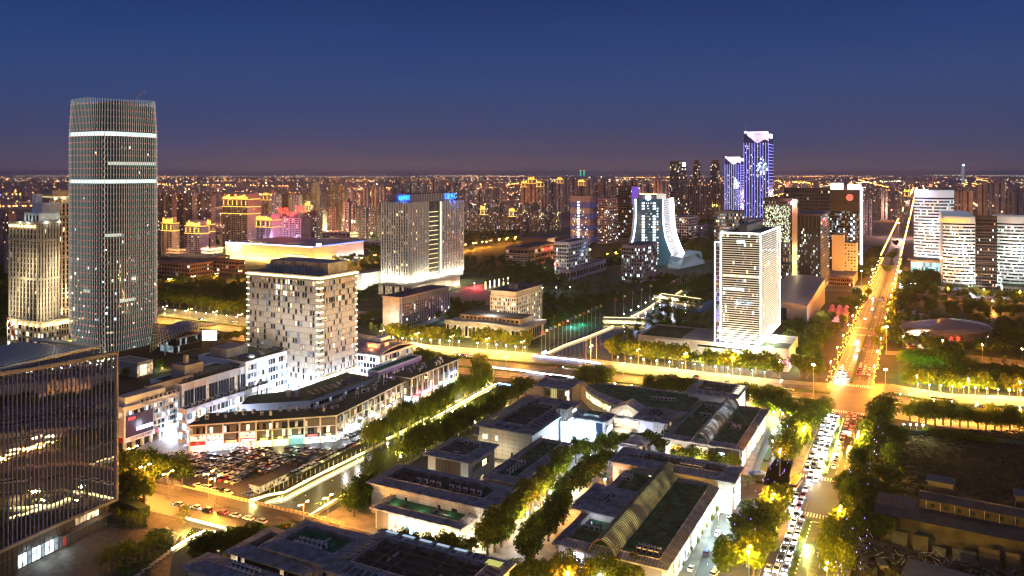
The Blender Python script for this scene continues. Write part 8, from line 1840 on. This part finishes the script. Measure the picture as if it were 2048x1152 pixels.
# pond strips
pline('pond_light', [(344, 1099), (385, 1073), (410, 1062)], .6, .7, ES, .6, 'bright diagonal light strip over the pond', 'light strip')
pline('pond_light', [(385, 1077), (410, 1090), (440, 1095)], .6, .6, ES, .6, 'bright light strip branching right across the pond', 'light strip')
pline('pond_light', [(372, 1036), (410, 1046), (450, 1056)], .6, .6, ES, .6, 'light strip along the lower kerb of the bridge street', 'light strip')
o = thing('pond_lamp', 'underwater lamp by the pond light strips', 'lamp', (*G(400, 1080), 0)); b = MB(); b.box(-.2, .2, -.2, .2, 0, .5, DSTEEL); b.build('housing', o)
for dx, dy in ((0, 0), (-8, 6), (6, 10), (12, 2)): lamp(o, (dx, dy, 2), (1, .82, .2), 2600, .3)
# bridge street balustrades: blocks
for k, (x0, y0, x1, y1, n) in enumerate(((425, 987, 640, 1037, 26), (640, 1037, 690, 1050, 7), (460, 1060, 482, 1066, 6), (390, 978, 425, 987, 6))):
    o = thing('balustrade', f'stone block balustrade of the bridge street, stretch {ONES[k+1]} of four', 'balustrade', (*G(x0, y0), 0), 0); p0 = np.array(G(x0, y0)); p1 = np.array(G(x1, y1)); d = p1-p0; r = math.atan2(d[1], d[0]); ln = np.linalg.norm(d)
    SB_ = mat('balustrade_stone', (.5, .38, .3), .7)
    for i in range(n): c = d*(i+.5)/n; inst(o, 'panel', SB_, (c[0], c[1], .55), (ln/n*.55, .35, 1.0), r); inst(o, 'rail', POLE, (c[0]+d[0]/n*.5, c[1]+d[1]/n*.5, .7), (ln/n*.45, .1, .7), r)
# main bridge light lines (blue white) on the boulevard
pline('bridge_light', [(1067, 711), (1110, 715), (1155, 720), (1201, 727)], 1.0, .7, glow('blue_white_line', (.5, .6, 1), 12), 1.0, 'blue white light line on the far parapet of the boulevard bridge', 'light strip')
pline('bridge_light', [(985, 735), (1040, 741), (1100, 749), (1165, 757)], 1.0, .7, glow('violet_white_line', (.85, .8, 1), 10), 1.0, 'violet white light line on the near parapet of the boulevard bridge', 'light strip')
pline('bridge_light', [(996, 766), (1020, 770), (1041, 774)], .5, .5, glow('blue_line', (.15, .35, 1), 9), .5, 'blue light line under the near bridge arch', 'light strip')
# two canal bridges further up
for k, (x0, x1, y, lab) in enumerate(((1205, 1292, 649, 'nearer footbridge over the flag lined canal, glowing warm'), (1306, 1392, 597, 'farther footbridge over the flag lined canal, glowing gold'))):
    p, q = G(x0, y), G(x1, y+(2 if k == 0 else 12)); d = np.array(q)-np.array(p); ln = np.linalg.norm(d); r = math.atan2(d[1], d[0]); o = thing('footbridge', lab, 'bridge', (*p, 0), r)
    b = MB(); b.box(0, ln, 0, 13, 2.0, 3.0, CONC, PAVE); b.box(0, ln, 0, .3, 3, 4, CONC); b.box(0, ln, 12.7, 13, 3, 4, CONC); [b.box(x, x+1, 1, 12, 0, 2, CONC) for x in (2, ln/2, ln-3)]; b.build('deck', o)
    inst(o, 'light_strip', glow('bridge_strip', (1, .75, .35), 2.5), (ln/2, -.3, 1.6), (ln*.95, .4, .5)); inst(o, 'light_strip', MATS['bridge_strip'], (ln/2, 12.4, 4.2), (ln*.95, .4, .4)); [lamp(o, (ln*f, -3, 1.4), (1, .85, .45), 3000, .4) for f in (.2, .5, .8)]
pline('canal_strip', [(1095, 706), (1130, 690), (1180, 672), (1226, 653)], .8, 1.1, glow('canal_edge_strip', (1, .7, .35), 1.6), .8, 'light strip along the left edge of the flag lined canal', 'light strip')
pline('canal_strip', [(1262, 634), (1290, 620), (1320, 600)], .8, 1.1, MATS['canal_edge_strip'], .8, 'light strip beyond the nearer footbridge', 'light strip')
pline('canal_strip', [(1352, 588), (1375, 574), (1400, 562)], .8, 1.1, MATS['canal_edge_strip'], .8, 'light strip beyond the farther footbridge', 'light strip')
# flag poles
FLM = [mat('flag_%d' % i, c, .7) for i, c in enumerate(((.5, .05, .05), (.7, .7, .7), (.05, .1, .4), (.1, .35, .15), (.6, .45, .05)))]
fpts = [(lerp(1083, 1200, k/14), lerp(711, 650, k/14)) for k in range(15)]+[(lerp(1230, 1300, k/4), lerp(636, 605, k/4)) for k in range(5)]+[(lerp(1342, 1400, k/15), lerp(596, 566, k/15)) for k in range(16)]+[(1172, 725), (1181, 722), (1193, 718)]
for k, (x, y) in enumerate(fpts):
    o = thing('flagpole', f'white flagpole beside the canal, {ordn(k+1)} from the boulevard end', 'flagpole', (*G(x, y), 0), U(-.5, .5), 'flagpoles beside the canal')
    if k == 0: b = MB(); b.cyl(0, 0, 0, 18, .12, STEEL, 6, .07); FPM = b.mesh('pole'); b = MB(); b.add([(0, 0, 17.6), (1.6, .3, 17.0), (2.0, .1, 15.4), (.1, 0, 15.8)], [(0, 1, 2, 3)], FLM[0]); 
    link('pole', FPM, o)
    if k < 24:
        b = MB(); b.box(.1, 1.9, -.06, .06, 15.8, 17.5, FLM[k % 5]); b.build('flag', o)
# ================================================================ 15. vehicles
CARCOL = {'white': (.75, .75, .74), 'silver': (.42, .43, .44), 'black': (.015, .015, .017), 'red': (.35, .02, .02), 'blue': (.03, .06, .2), 'brown': (.12, .07, .05)}
HLON = glow('headlight_on', (.95, .97, 1), 60, False); TLON = glow('taillight_on', (1, .03, .02), 25); HLOFF = mat('headlight_off', (.6, .6, .62), .2); TLOFF = mat('taillight_off', (.25, .01, .01), .3)
TYRE = mat('tyre', (.02, .02, .02), .9); CGL = glass('car_glass', (.01, .012, .015), .05)
def car_mesh(body, kind='sedan'):
    # profile in x (front +), z
    b = MB(); w_ = .9
    def loft(prof, hw, m):
        n = len(prof)
        for s_ in (-1, 1):
            pass
        vs = [(x, -hw*k, z) for x, z, k in prof]+[(x, hw*k, z) for x, z, k in prof]; fs = [(i, (i+1) % n, n+(i+1) % n, n+i) for i in range(n)]+[tuple(range(n))[::-1], tuple(range(n, 2*n))]; b.add(vs, fs, m)
    if kind == 'sedan':
        loft([(-2.3, .35, .92), (-2.3, .85, .92), (-2.1, 1.0, .95), (-1.5, 1.03, 1), (1.0, .98, 1), (2.0, .82, .95), (2.3, .62, .88), (2.3, .35, .9)], w_, body); loft([(-1.5, 1.02, .94), (-.95, 1.42, .78), (.35, 1.45, .78), (1.1, .98, .93)], w_, CGL); loft([(-.95, 1.43, .76), (-.9, 1.47, .74), (.3, 1.49, .74), (.36, 1.45, .76)], w_, body)
    else:
        loft([(-2.25, .4, .95), (-2.3, 1.0, .97), (-2.1, 1.1, 1), (1.2, 1.08, 1), (2.1, .95, .95), (2.3, .7, .9), (2.3, .4, .92)], w_, body); loft([(-2.1, 1.1, .96), (-1.9, 1.6, .84), (.3, 1.65, .84), (1.2, 1.08, .95)], w_, CGL); loft([(-1.9, 1.6, .83), (-1.8, 1.7, .8), (.2, 1.72, .8), (.32, 1.64, .82)], w_, body)
    return b.mesh('car_body')
def part_meshes():
    b = MB(); b.cyl(0, 0, -.11, .11, .33, TYRE, 10); wh = b.mesh('wheel')
    def lightm(m, x): b = MB(); b.box(x-.08, x+.08, -.2, .2, -.09, .09, m); return b.mesh('light')
    return wh, lightm(HLON, 0), lightm(HLOFF, 0), lightm(TLON, 0), lightm(TLOFF, 0)
WHM, HON, HOFF, TON, TOFF = part_meshes()
CARM = {}
for cn, cc in CARCOL.items():
    pm = mat('paint_'+cn, cc, .3, coat=.6, spec=.5)
    for k in ('sedan', 'hatch'): CARM[(cn, k)] = car_mesh(pm, k)
def car(p, heading, label, group, col=None, state='off', parts=True, z=.06, beam=0):
    col = col or random.choices(list(CARCOL), (38, 18, 24, 8, 6, 6))[0]; k = 'sedan' if R() < .6 else 'hatch'
    t = thing('car', f'{col} car '+label, 'car', (p[0], p[1], z), heading, group); s_ = U(.94, 1.07); t.scale = (s_, U(.96, 1.04), s_); link('body', CARM[(col, k)], t)
    hz = .68
    for s_ in (-.62, .62):
        o = link('headlight', HON if state in ('head', 'both') else HOFF, t); o.location = (2.27, s_, hz); o = link('taillight', TON if state in ('tail', 'both') else TOFF, t); o.location = (-2.27, s_, hz+.12)
    if parts:
        for x in (-1.4, 1.4):
            for y in (-.8, .8): o = link('wheel', WHM, t); o.location = (x, y, .33); o.rotation_euler = (math.pi/2, 0, 0)
    if beam:
        kk = 'beam'
        if kk not in LIGHTD: ld = bpy.data.lights.new('headlamp_beam', 'SPOT'); ld.energy = beam*2.6; ld.color = (.95, .97, 1); ld.spot_size = 1.5; ld.spot_blend = .8; ld.shadow_soft_size = .2; LIGHTD[kk] = ld
        o = bpy.data.objects.new('headlamp_beam', LIGHTD[kk]); COL.objects.link(o); o.parent = t; o.location = (2.6, 0, .9); o.rotation_euler = (math.radians(72), 0, -math.pi/2)
    return t
HA = math.atan2(AY, AX); HBd = math.atan2(BY, BX)
# avenue queue toward the viewer
pts = [(1535, 1136), (1555, 1139), (1575, 1136), (1560, 1125), (1582, 1116), (1566, 1105), (1591, 1101), (1574, 1089), (1594, 1084), (1580, 1076), (1597, 1068), (1582, 1061), (1587, 1049), (1602, 1051), (1595, 1036), (1610, 1036), (1599, 1026), (1603, 1014), (1586, 1014), (1597, 1001), (1595, 991), (1612, 989), (1614, 956), (1619, 946), (1624, 936), (1635, 959), (1640, 939)]
def snap(x, y, us):
    u, v = UV(*G(x, y)); return min(us, key=lambda q: abs(q-u)), v
used = []
def place(us, u, v, gap=6.0):
    if any(abs(u-a) < 1 and abs(v-b_) < gap for a, b_ in used): return False
    used.append((u, v)); return True
i = 0
for (x, y) in pts:
    u, v = snap(x, y+3, (-44.2, -41.7, -39.2))
    for dv in (0, 3, -3, 6, -6):
        if place(None, u, v+dv, 5.4): v += dv; break
    else: continue
    i += 1; car(XY(u, v), HA+math.pi, f'with headlights on in the near avenue queue, {ordn(i)} from the bottom', 'cars queuing toward the viewer', state='head', beam=2600 if i % 2 else 0)
v = 366; i = 0
while v < 456:
    for u in (-44.2, -41.7, -39.2):
        if R() < .88: i += 1; car(XY(u+U(-.3, .3), v+U(-2, 2)), HA+math.pi, f'headlights on in the dense avenue stream, {ordn(i)} toward the crossing', 'dense stream of cars toward the viewer', state='head', beam=2600 if u > -43 else 0)
    v += 6.8
i = 0
for (x, y) in [(1698, 827), (1696, 836), (1694, 844), (1692, 851), (1690, 860), (1688, 867), (1687, 874), (1685, 882), (1682, 894), (1678, 905), (1677, 916), (1675, 924), (1673, 934), (1709, 829), (1708, 836), (1707, 850), (1705, 858), (1702, 870), (1673, 962)]:
    u, v = snap(x, y+2, (-33.8, -31.0)); i += 1
    if place(None, u, v, 5.2): car(XY(u, v), HA, f'with tail lights waiting in the avenue queue, {ordn(i)} from the crossing', 'cars waiting with red tail lights', state='tail')
o = thing('tail_light_glow', 'red glow lamps of the waiting queue', 'lamps', (*XY(-25, 380), 0)) if False else None
for k, v in enumerate(np.arange(310, 440, 18)):
    pass
i = 0
for (u, vs) in ((-46.6, (536, 542, 549, 556, 563, 570)), (-43.6, (538, 546, 555, 650, 665, 770, 900)), (-40.6, (540, 610, 630, 830)),):
    for v in vs: i += 1; car(XY(u, v), HA+math.pi, f'with headlights beyond the crossing, {ordn(i)} of the oncoming cars', 'oncoming cars beyond the crossing', state='head', beam=2600 if i % 2 else 0)
i = 0
for (u, vs) in ((-35.5, (556, 562, 569, 576, 583, 650, 780)), (-32.5, (558, 565, 572, 580, 700, 850)), (-29.5, (557, 564, 572, 620, 900))):
    for v in vs: i += 1; car(XY(u, v), HA, f'with tail lights beyond the crossing, {ordn(i)} of those driving away', 'cars driving away beyond the crossing', state='tail')
# buses
def bus(p, hd, label, m, state):
    t = thing('bus', label, 'bus', (p[0], p[1], .05), hd); b = MB(); b.box(-5.5, 5.5, -1.25, 1.25, .4, 3.0, m); b.build('body', t); b = MB(); b.box(-5.3, 5.52, -1.28, 1.28, 1.5, 2.5, CGL); b.build('window', t)
    for x in (-3.5, 3.5):
        for y in (-1.1, 1.1): o = link('wheel', WHM, t); o.location = (x, y, .45); o.rotation_euler = (math.pi/2, 0, 0); o.scale = (1.4, 1.4, 1.4)
    for y in (-.95, .95): o = link('headlight', HON if state == 'head' else HOFF, t); o.location = (5.55, y, .8); o = link('taillight', TON if state == 'tail' else TOFF, t); o.location = (-5.55, y, .9)
u, v = UV(*G(1592, 973)); bus(XY(u, v), HA+math.pi-.1, 'yellow orange coach entering the avenue from the side street', mat('coach_orange', (.7, .35, .05), .4), 'head')
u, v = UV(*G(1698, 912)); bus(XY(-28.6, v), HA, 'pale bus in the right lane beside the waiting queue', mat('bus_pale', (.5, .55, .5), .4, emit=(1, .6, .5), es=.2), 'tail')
bus(G(1882, 803), HBd, 'white long bus on the boulevard right of the crossing', mat('bus_white', (.7, .68, .6), .4), 'head')
# boulevard traffic
i = 0
for (x, y, d_) in [(925, 712, 0), (940, 714, 0), (1120, 735, 1), (1095, 754, 1), (1392, 754, 0), (1545, 780, 0), (1580, 781, 0), (470, 645, 0), (400, 640, 1), (1560, 795, 1), (1535, 793, 1), (1515, 791, 1), (1860, 838, 1), (1960, 815, 0), (760, 690, 0), (800, 715, 1), (1330, 770, 1)]:
    i += 1; car(G(x, y), HBd+(math.pi if d_ == 0 else 0), f'moving along the boulevard, {ordn(i)} of the scattered ones', 'scattered cars on the boulevard', state='both', beam=2600 if i % 2 else 0)
# bridge street
for k, (x, y, c) in enumerate(((357, 1012, 'silver'), (392, 1018, 'white'), (414, 1024, 'black'), (444, 1028, 'red'), (470, 1034, 'white'), (496, 1040, 'white'), (522, 1046, 'silver'), (561, 1057, 'brown'), (591, 1066, 'white'))):
    car(G(x, y), HBd+math.pi*0+math.pi, f'on the bridge street beside the balustrade, {ordn(k+1)} from the left', 'cars in line on the bridge street', c, 'tail' if k > 2 else 'both')
# parking lot rows: (x0,y0,x1,y1,n)
prow = [('front row nearest the bridge street', 379, 948, 478, 968, 8, HA), ('second row of the car park', 366, 934, 492, 958, 11, HA), ('third row of the car park', 352, 922, 500, 950, 13, HA), ('fourth row of the car park', 396, 919, 545, 946, 12, HA), ('fifth row of the car park', 388, 908, 555, 938, 14, HA),
        ('sixth row of the car park', 462, 908, 604, 930, 11, HA), ('seventh row of the car park', 500, 903, 612, 922, 9, HA), ('row nearest the arcade shops', 570, 899, 664, 905, 8, HA+.2), ('small back row by the arcade', 470, 899, 545, 901, 5, HBd), ('short middle row of the lot', 588, 907, 618, 911, 2, HBd)]
for (d, x0, y0, x1, y1, n, hd) in prow:
    for k in range(n):
        t = (k+.5)/n; p = G(lerp(x0, x1, t), lerp(y0, y1, t)); car((p[0], p[1]), hd+(math.pi if R() < .5 else 0)+U(-.04, .04), f'parked in the {d}, {ordn(k+1)} from the left', f'cars in the {d}')
for (d, x0, y0, x1, y1, n, hd) in [('long row beside the canal path', 584, 952, 722, 883, 22, HBd+.15), ('row before the right arcade wing', 684, 880, 806, 826, 18, HBd+.6), ('row by the corner shop block', 815, 818, 880, 790, 9, HBd+.5), ('upper lot by the canal bridge', 908, 776, 985, 764, 9, HA), ('second line of the upper bridge lot', 905, 768, 975, 757, 8, HA), ('pair beside the balustrade', 492, 992, 505, 990, 2, HBd), ('line behind the balustrade', 390, 972, 462, 990, 6, HBd-.1), ('yard beside the dark office', 236, 992, 290, 1003, 4, HBd)]:
    for k in range(n):
        t = (k+.5)/n; p = G(lerp(x0, x1, t), lerp(y0, y1, t)); car(p, hd+(math.pi if R() < .3 else 0), f'parked in the {d}, {ordn(k+1)} from the left', f'cars in the {d}')
for k, (x, y, c) in enumerate(((1382, 1140, 'white'), (1413, 1108, 'blue'), (1436, 1070, 'white'), (1461, 1042, 'silver'), (1455, 1100, 'black'), (1450, 1106, 'silver'), (1432, 1145, 'white'), (1428, 1152, 'silver'), (1561, 885, 'brown'), (1565, 862, 'white'), (1576, 866, 'white'), (1545, 872, 'black'))): car(G(x, y), HA+U(-.3, .3), f'parked in the mall forecourts, {ordn(k+1)} counted from the lower mall', 'cars in the mall forecourts', c)
for k in range(14): car(G(1852+(k % 2)*9+U(-1, 1), lerp(642, 700, k/13)), HBd, f'parked beside the oval hall, {ordn(k+1)} from the far end', 'cars beside the oval hall')
for k in range(8): car(G(lerp(1812, 1838, k/7), 690+(k % 2)*6), HA, f'parked before the front canopies, {ordn(k+1)} from the left', 'cars before the front canopies')
# signs over the avenue
for k, (x, y, lab) in enumerate(((1708, 893, 'blue direction sign gantry over the right avenue lane'), (1768, 612, 'blue sign gantry before the next junction'))):
    o = thing('sign_gantry', lab, 'road sign', (*G(x, y), 0), -ANG); b = MB(); b.cyl(0, 0, 0, 6.5, .15, POLE, 6); b.seg((0, 0, 6.3), (-4, 0, 6.3), .15, POLE); b.build('post', o); b = MB(); b.box(-5, -1, -.1, .1, 5.2, 7.2, mat('sign_blue', (.03, .06, .35), .5, emit=(.15, .2, .8), es=.3)); b.build('sign_panel', o); text(o, '现代大道', (-3, -.15, 6.2), .85, PAINT, 'f', .02)
for k, (x, y) in enumerate(((1712, 712), (1655, 770), (1782, 806), (1748, 700))):
    o = thing('traffic_light', 'traffic signal on a mast arm at the big crossing, '+['far left', 'near left', 'near right', 'far right'][k]+' corner', 'traffic light', (*G(x, y), 0), -ANG); b = MB(); b.cyl(0, 0, 0, 6, .12, POLE, 6); b.seg((0, 0, 5.9), (5, 0, 5.9), .12, POLE); b.build('mast', o); b = MB(); b.box(4, 5.4, -.2, .2, 5.3, 6.1, DSTEEL); b.build('housing', o); b = MB(); b.ball((4.7, -.3, 5.7), .4, RED if k in (0, 3) else glow('green_signal', (.1, 1, .6), 25, False)); b.build('signal_lamp', o)
# median lamps strip and fairy lights in avenue trees
b = MB(); YG = glow('yellow_green_uplight', (.85, 1, .2), 8, False)
for v in np.arange(120, 312, 3.2): x, y = XY(-35.7, v); b.ball((x, y, 1.2), .22, YG if int(v) % 3 else MATS['amber_garland_lamp'], 6)
for v in np.arange(364, 448, 3.6): x, y = XY(-35.7, v); b.ball((x, y, 1.2), .25, YG, 6)
b.build('median_lights', None, 'stuff')
for k in range(9):
    v = (150, 180, 215, 250, 290, 370, 390, 412, 436)[k]; x, y = XY(-36.6, v); t = tree('young', x, y, 0, 5, 4.2, f'small uplit yellow green tree on the avenue median, {ordn(k+1)} from the viewer', 'uplit trees on the avenue median', px=False); lampd(t, (0, -1.6, 1.2), 'median_up', (.9, 1, .25), 1500, .2)
b = MB(); VF = glow('violet_fairy_lamp', (.35, .25, 1), 4, False)
for i in range(300):
    L_side = R() < .4; u = U(-58, -49) if L_side else U(-26, -15); v = U(110, 440); x, y = XY(u, v); b.rbox(x, y, U(2, 12), .12, .12, .3, 0, VF)
b.build('fairy_lights', None, 'stuff')
for k in range(8):
    x, y = XY(-51 if k % 2 else -23, 140+k*38); o = thing('violet_tree_lamp', f'violet fairy light lamp in the avenue trees, {ordn(k+1)} from the viewer', 'tree lamp', (x, y, 0), 0, 'violet lamps in the avenue trees'); b = MB(); b.box(-.1, .1, -.1, .1, 0, 2, POLE); b.build('stake', o); lamp(o, (0, 0, 2.4), (.3, .15, 1), 350, .3)
# blue parasols, boundary wall, green hoarding, people
for k, (x, y) in enumerate(((1508, 957), (1519, 956))):
    o = thing('parasol', 'blue parasol on the plaza corner, '+('left one' if k == 0 else 'right one'), 'parasol', (*G(x, y), 0)); b = MB(); b.cyl(0, 0, 2.4, 3.4, 2.6, mat('parasol_blue', (.02, .12, .5), .6), 8, .1); b.build('canopy', o); b = MB(); b.cyl(0, 0, 0, 2.5, .06, POLE, 6); b.build('pole', o)
strip_pts = [(1800, 868), (1860, 872), (1950, 882), (2048, 892)]; bb = strip('hoarding', strip_pts, .3, mat('hoarding_green', (.05, .12, .08), .6), 0, 2.5, None); tag(bb, 'green and blue site hoarding along the waste ground', 'fence')
sheet('light_patch_plaza', [(1, 1), (2, 1), (2, 2)], PAVE) if False else None
def person(x, y, c, lab):
    o = thing('person', lab, 'person', (*G(x, y), 0), U(0, 6), 'people outside the shops'); me = bpy.data.meshes.new('body')
    vs = [(0, 0, .9), (0, 0, 1.15), (0, 0, 1.4), (0, 0, 1.55), (0, 0, 1.7), (.1, 0, .85), (.12, .08, .45), (.12, .02, .04), (-.1, 0, .85), (-.12, -.08, .45), (-.12, -.02, .04), (.2, 0, 1.38), (.27, .04, 1.1), (.28, .12, .85), (-.2, 0, 1.38), (-.27, -.04, 1.1), (-.28, .1, .85)]
    es = [(0, 1), (1, 2), (2, 3), (3, 4), (0, 5), (5, 6), (6, 7), (0, 8), (8, 9), (9, 10), (2, 11), (11, 12), (12, 13), (2, 14), (14, 15), (15, 16)]; me.from_pydata(vs, es, []); me.materials.append(mat('clothes_%d' % c, ((.05, .05, .08), (.5, .5, .5), (.1, .2, .5), (.4, .05, .05))[c], .8)); b_ = link('body', me, o)
    sk = b_.modifiers.new('skin', 'SKIN'); rr = [.15, .14, .17, .06, .11, .1, .07, .05, .1, .07, .05, .07, .05, .04, .07, .05, .04]
    for i, r in enumerate(rr): me.skin_vertices[0].data[i].radius = (r, r); 
    me.skin_vertices[0].data[0].use_root = True
    b_.modifiers.new('sub', 'SUBSURF').levels = 1
pp = [(473, 900), (478, 899), (487, 898), (502, 897), (506, 896), (511, 897), (640, 882), (652, 880), (826, 812), (832, 808), (1150, 903), (1215, 905)]
for k, (x, y) in enumerate(pp): person(x, y, k % 4, f'person in {("dark", "grey", "blue", "red")[k % 4]} clothes walking outside the shops, {ordn(k+1)} from the left')
# scooters outside the corner shop block
for k in range(16):
    x, y = U(775, 835), U(812, 826); o = thing('scooter', f'parked scooter outside the corner shops, {ordn(k+1)} of the crowd', 'scooter', (*G(x, y), 0), U(0, 3), 'scooters outside the corner shops')
    if k == 0: b = MB(); b.box(-.7, .3, -.15, .15, .35, .75, MATS['paint_white']); b.box(.3, .6, -.2, .2, .3, 1.1, MATS['paint_white']); b.box(-.6, .1, -.14, .14, .75, .85, TYRE); SM_ = b.mesh('scooter_body')
    link('body', SM_, o)
    for xx in (-.55, .6): w_ = link('wheel', WHM, o); w_.location = (xx, 0, .25); w_.scale = (.75, .75, .6); w_.rotation_euler = (math.pi/2, 0, 0)

# ================================================================ 16. evening haze
hz = bpy.data.materials.new('haze_air'); hz.use_nodes = True; n = hz.node_tree.nodes; n.clear(); o_ = n.new('ShaderNodeOutputMaterial'); pv = n.new('ShaderNodeVolumePrincipled'); pv.inputs['Color'].default_value = (.85, .85, .9, 1); pv.inputs['Density'].default_value = 3.6e-5; pv.inputs['Anisotropy'].default_value = .3
hz.node_tree.links.new(pv.outputs[0], o_.inputs['Volume'])
b = MB(); b.box(-31000, 31000, -500, 53000, -1, 235, hz); o = b.build('haze', None, 'stuff')

o = thing('green_wall', 'ivy green boundary wall beside the dark glass office', 'wall', (*G(229, 1010), 0), 0); p = np.array(G(290, 1036))-np.array(G(229, 1010)); b = MB(); b.seg((0, 0, 2), (p[0], p[1], 2), 4, HEDM); b.build('foliage', o)
for k in range(12):
    x0, y0 = lerp(250, 330, k/11), lerp(1150, 1092, k/11); o = thing('planter_bench', f'low stone bench on the riverside path, {ordn(k+1)} from the viewer', 'bench', (*G(x0+14, y0+10), 0), .9, 'stone benches on the riverside path'); b = MB(); b.box(-1.6, 1.6, -.3, .3, .3, .5, CONC); b.box(-1.4, -1.1, -.25, .25, 0, .3, CONC); b.box(1.1, 1.4, -.25, .25, 0, .3, CONC); b.build('seat', o)
b = MB()
for k in range(9): p = G(346+k*1.5, 1092-k*2.2); q = G(320+k*1.5, 1074-k*2.2); b.seg((*p, .1+k*.02), (*q, .1+k*.02), .5, CONC)
b.build('steps', None, 'structure')
b = MB()
for i in range(900): x, y = random.choice(((U(232, 300), U(1085, 1150)), (U(300, 345), U(1060, 1100)), (U(232, 292), U(1022, 1056)))); p = G(x, y); b.rbox(p[0], p[1], U(.1, .5), U(.3, 1.2), U(.3, 1), U(.2, .9), U(0, 3), HEDM)
b.build('undergrowth', None, 'stuff')
# lettering becomes plain mesh parts
bpy.context.view_layer.update(); dg = bpy.context.evaluated_depsgraph_get()
for f in [q for q in COL.objects if q.type == 'FONT']:
    me = bpy.data.meshes.new_from_object(f.evaluated_get(dg)); nm = f.name; mm = f.matrix_basis.copy(); pr = f.parent; f.name = 'x'; bpy.data.objects.remove(f)
    q = link('lettering', me, pr); q.matrix_basis = mm
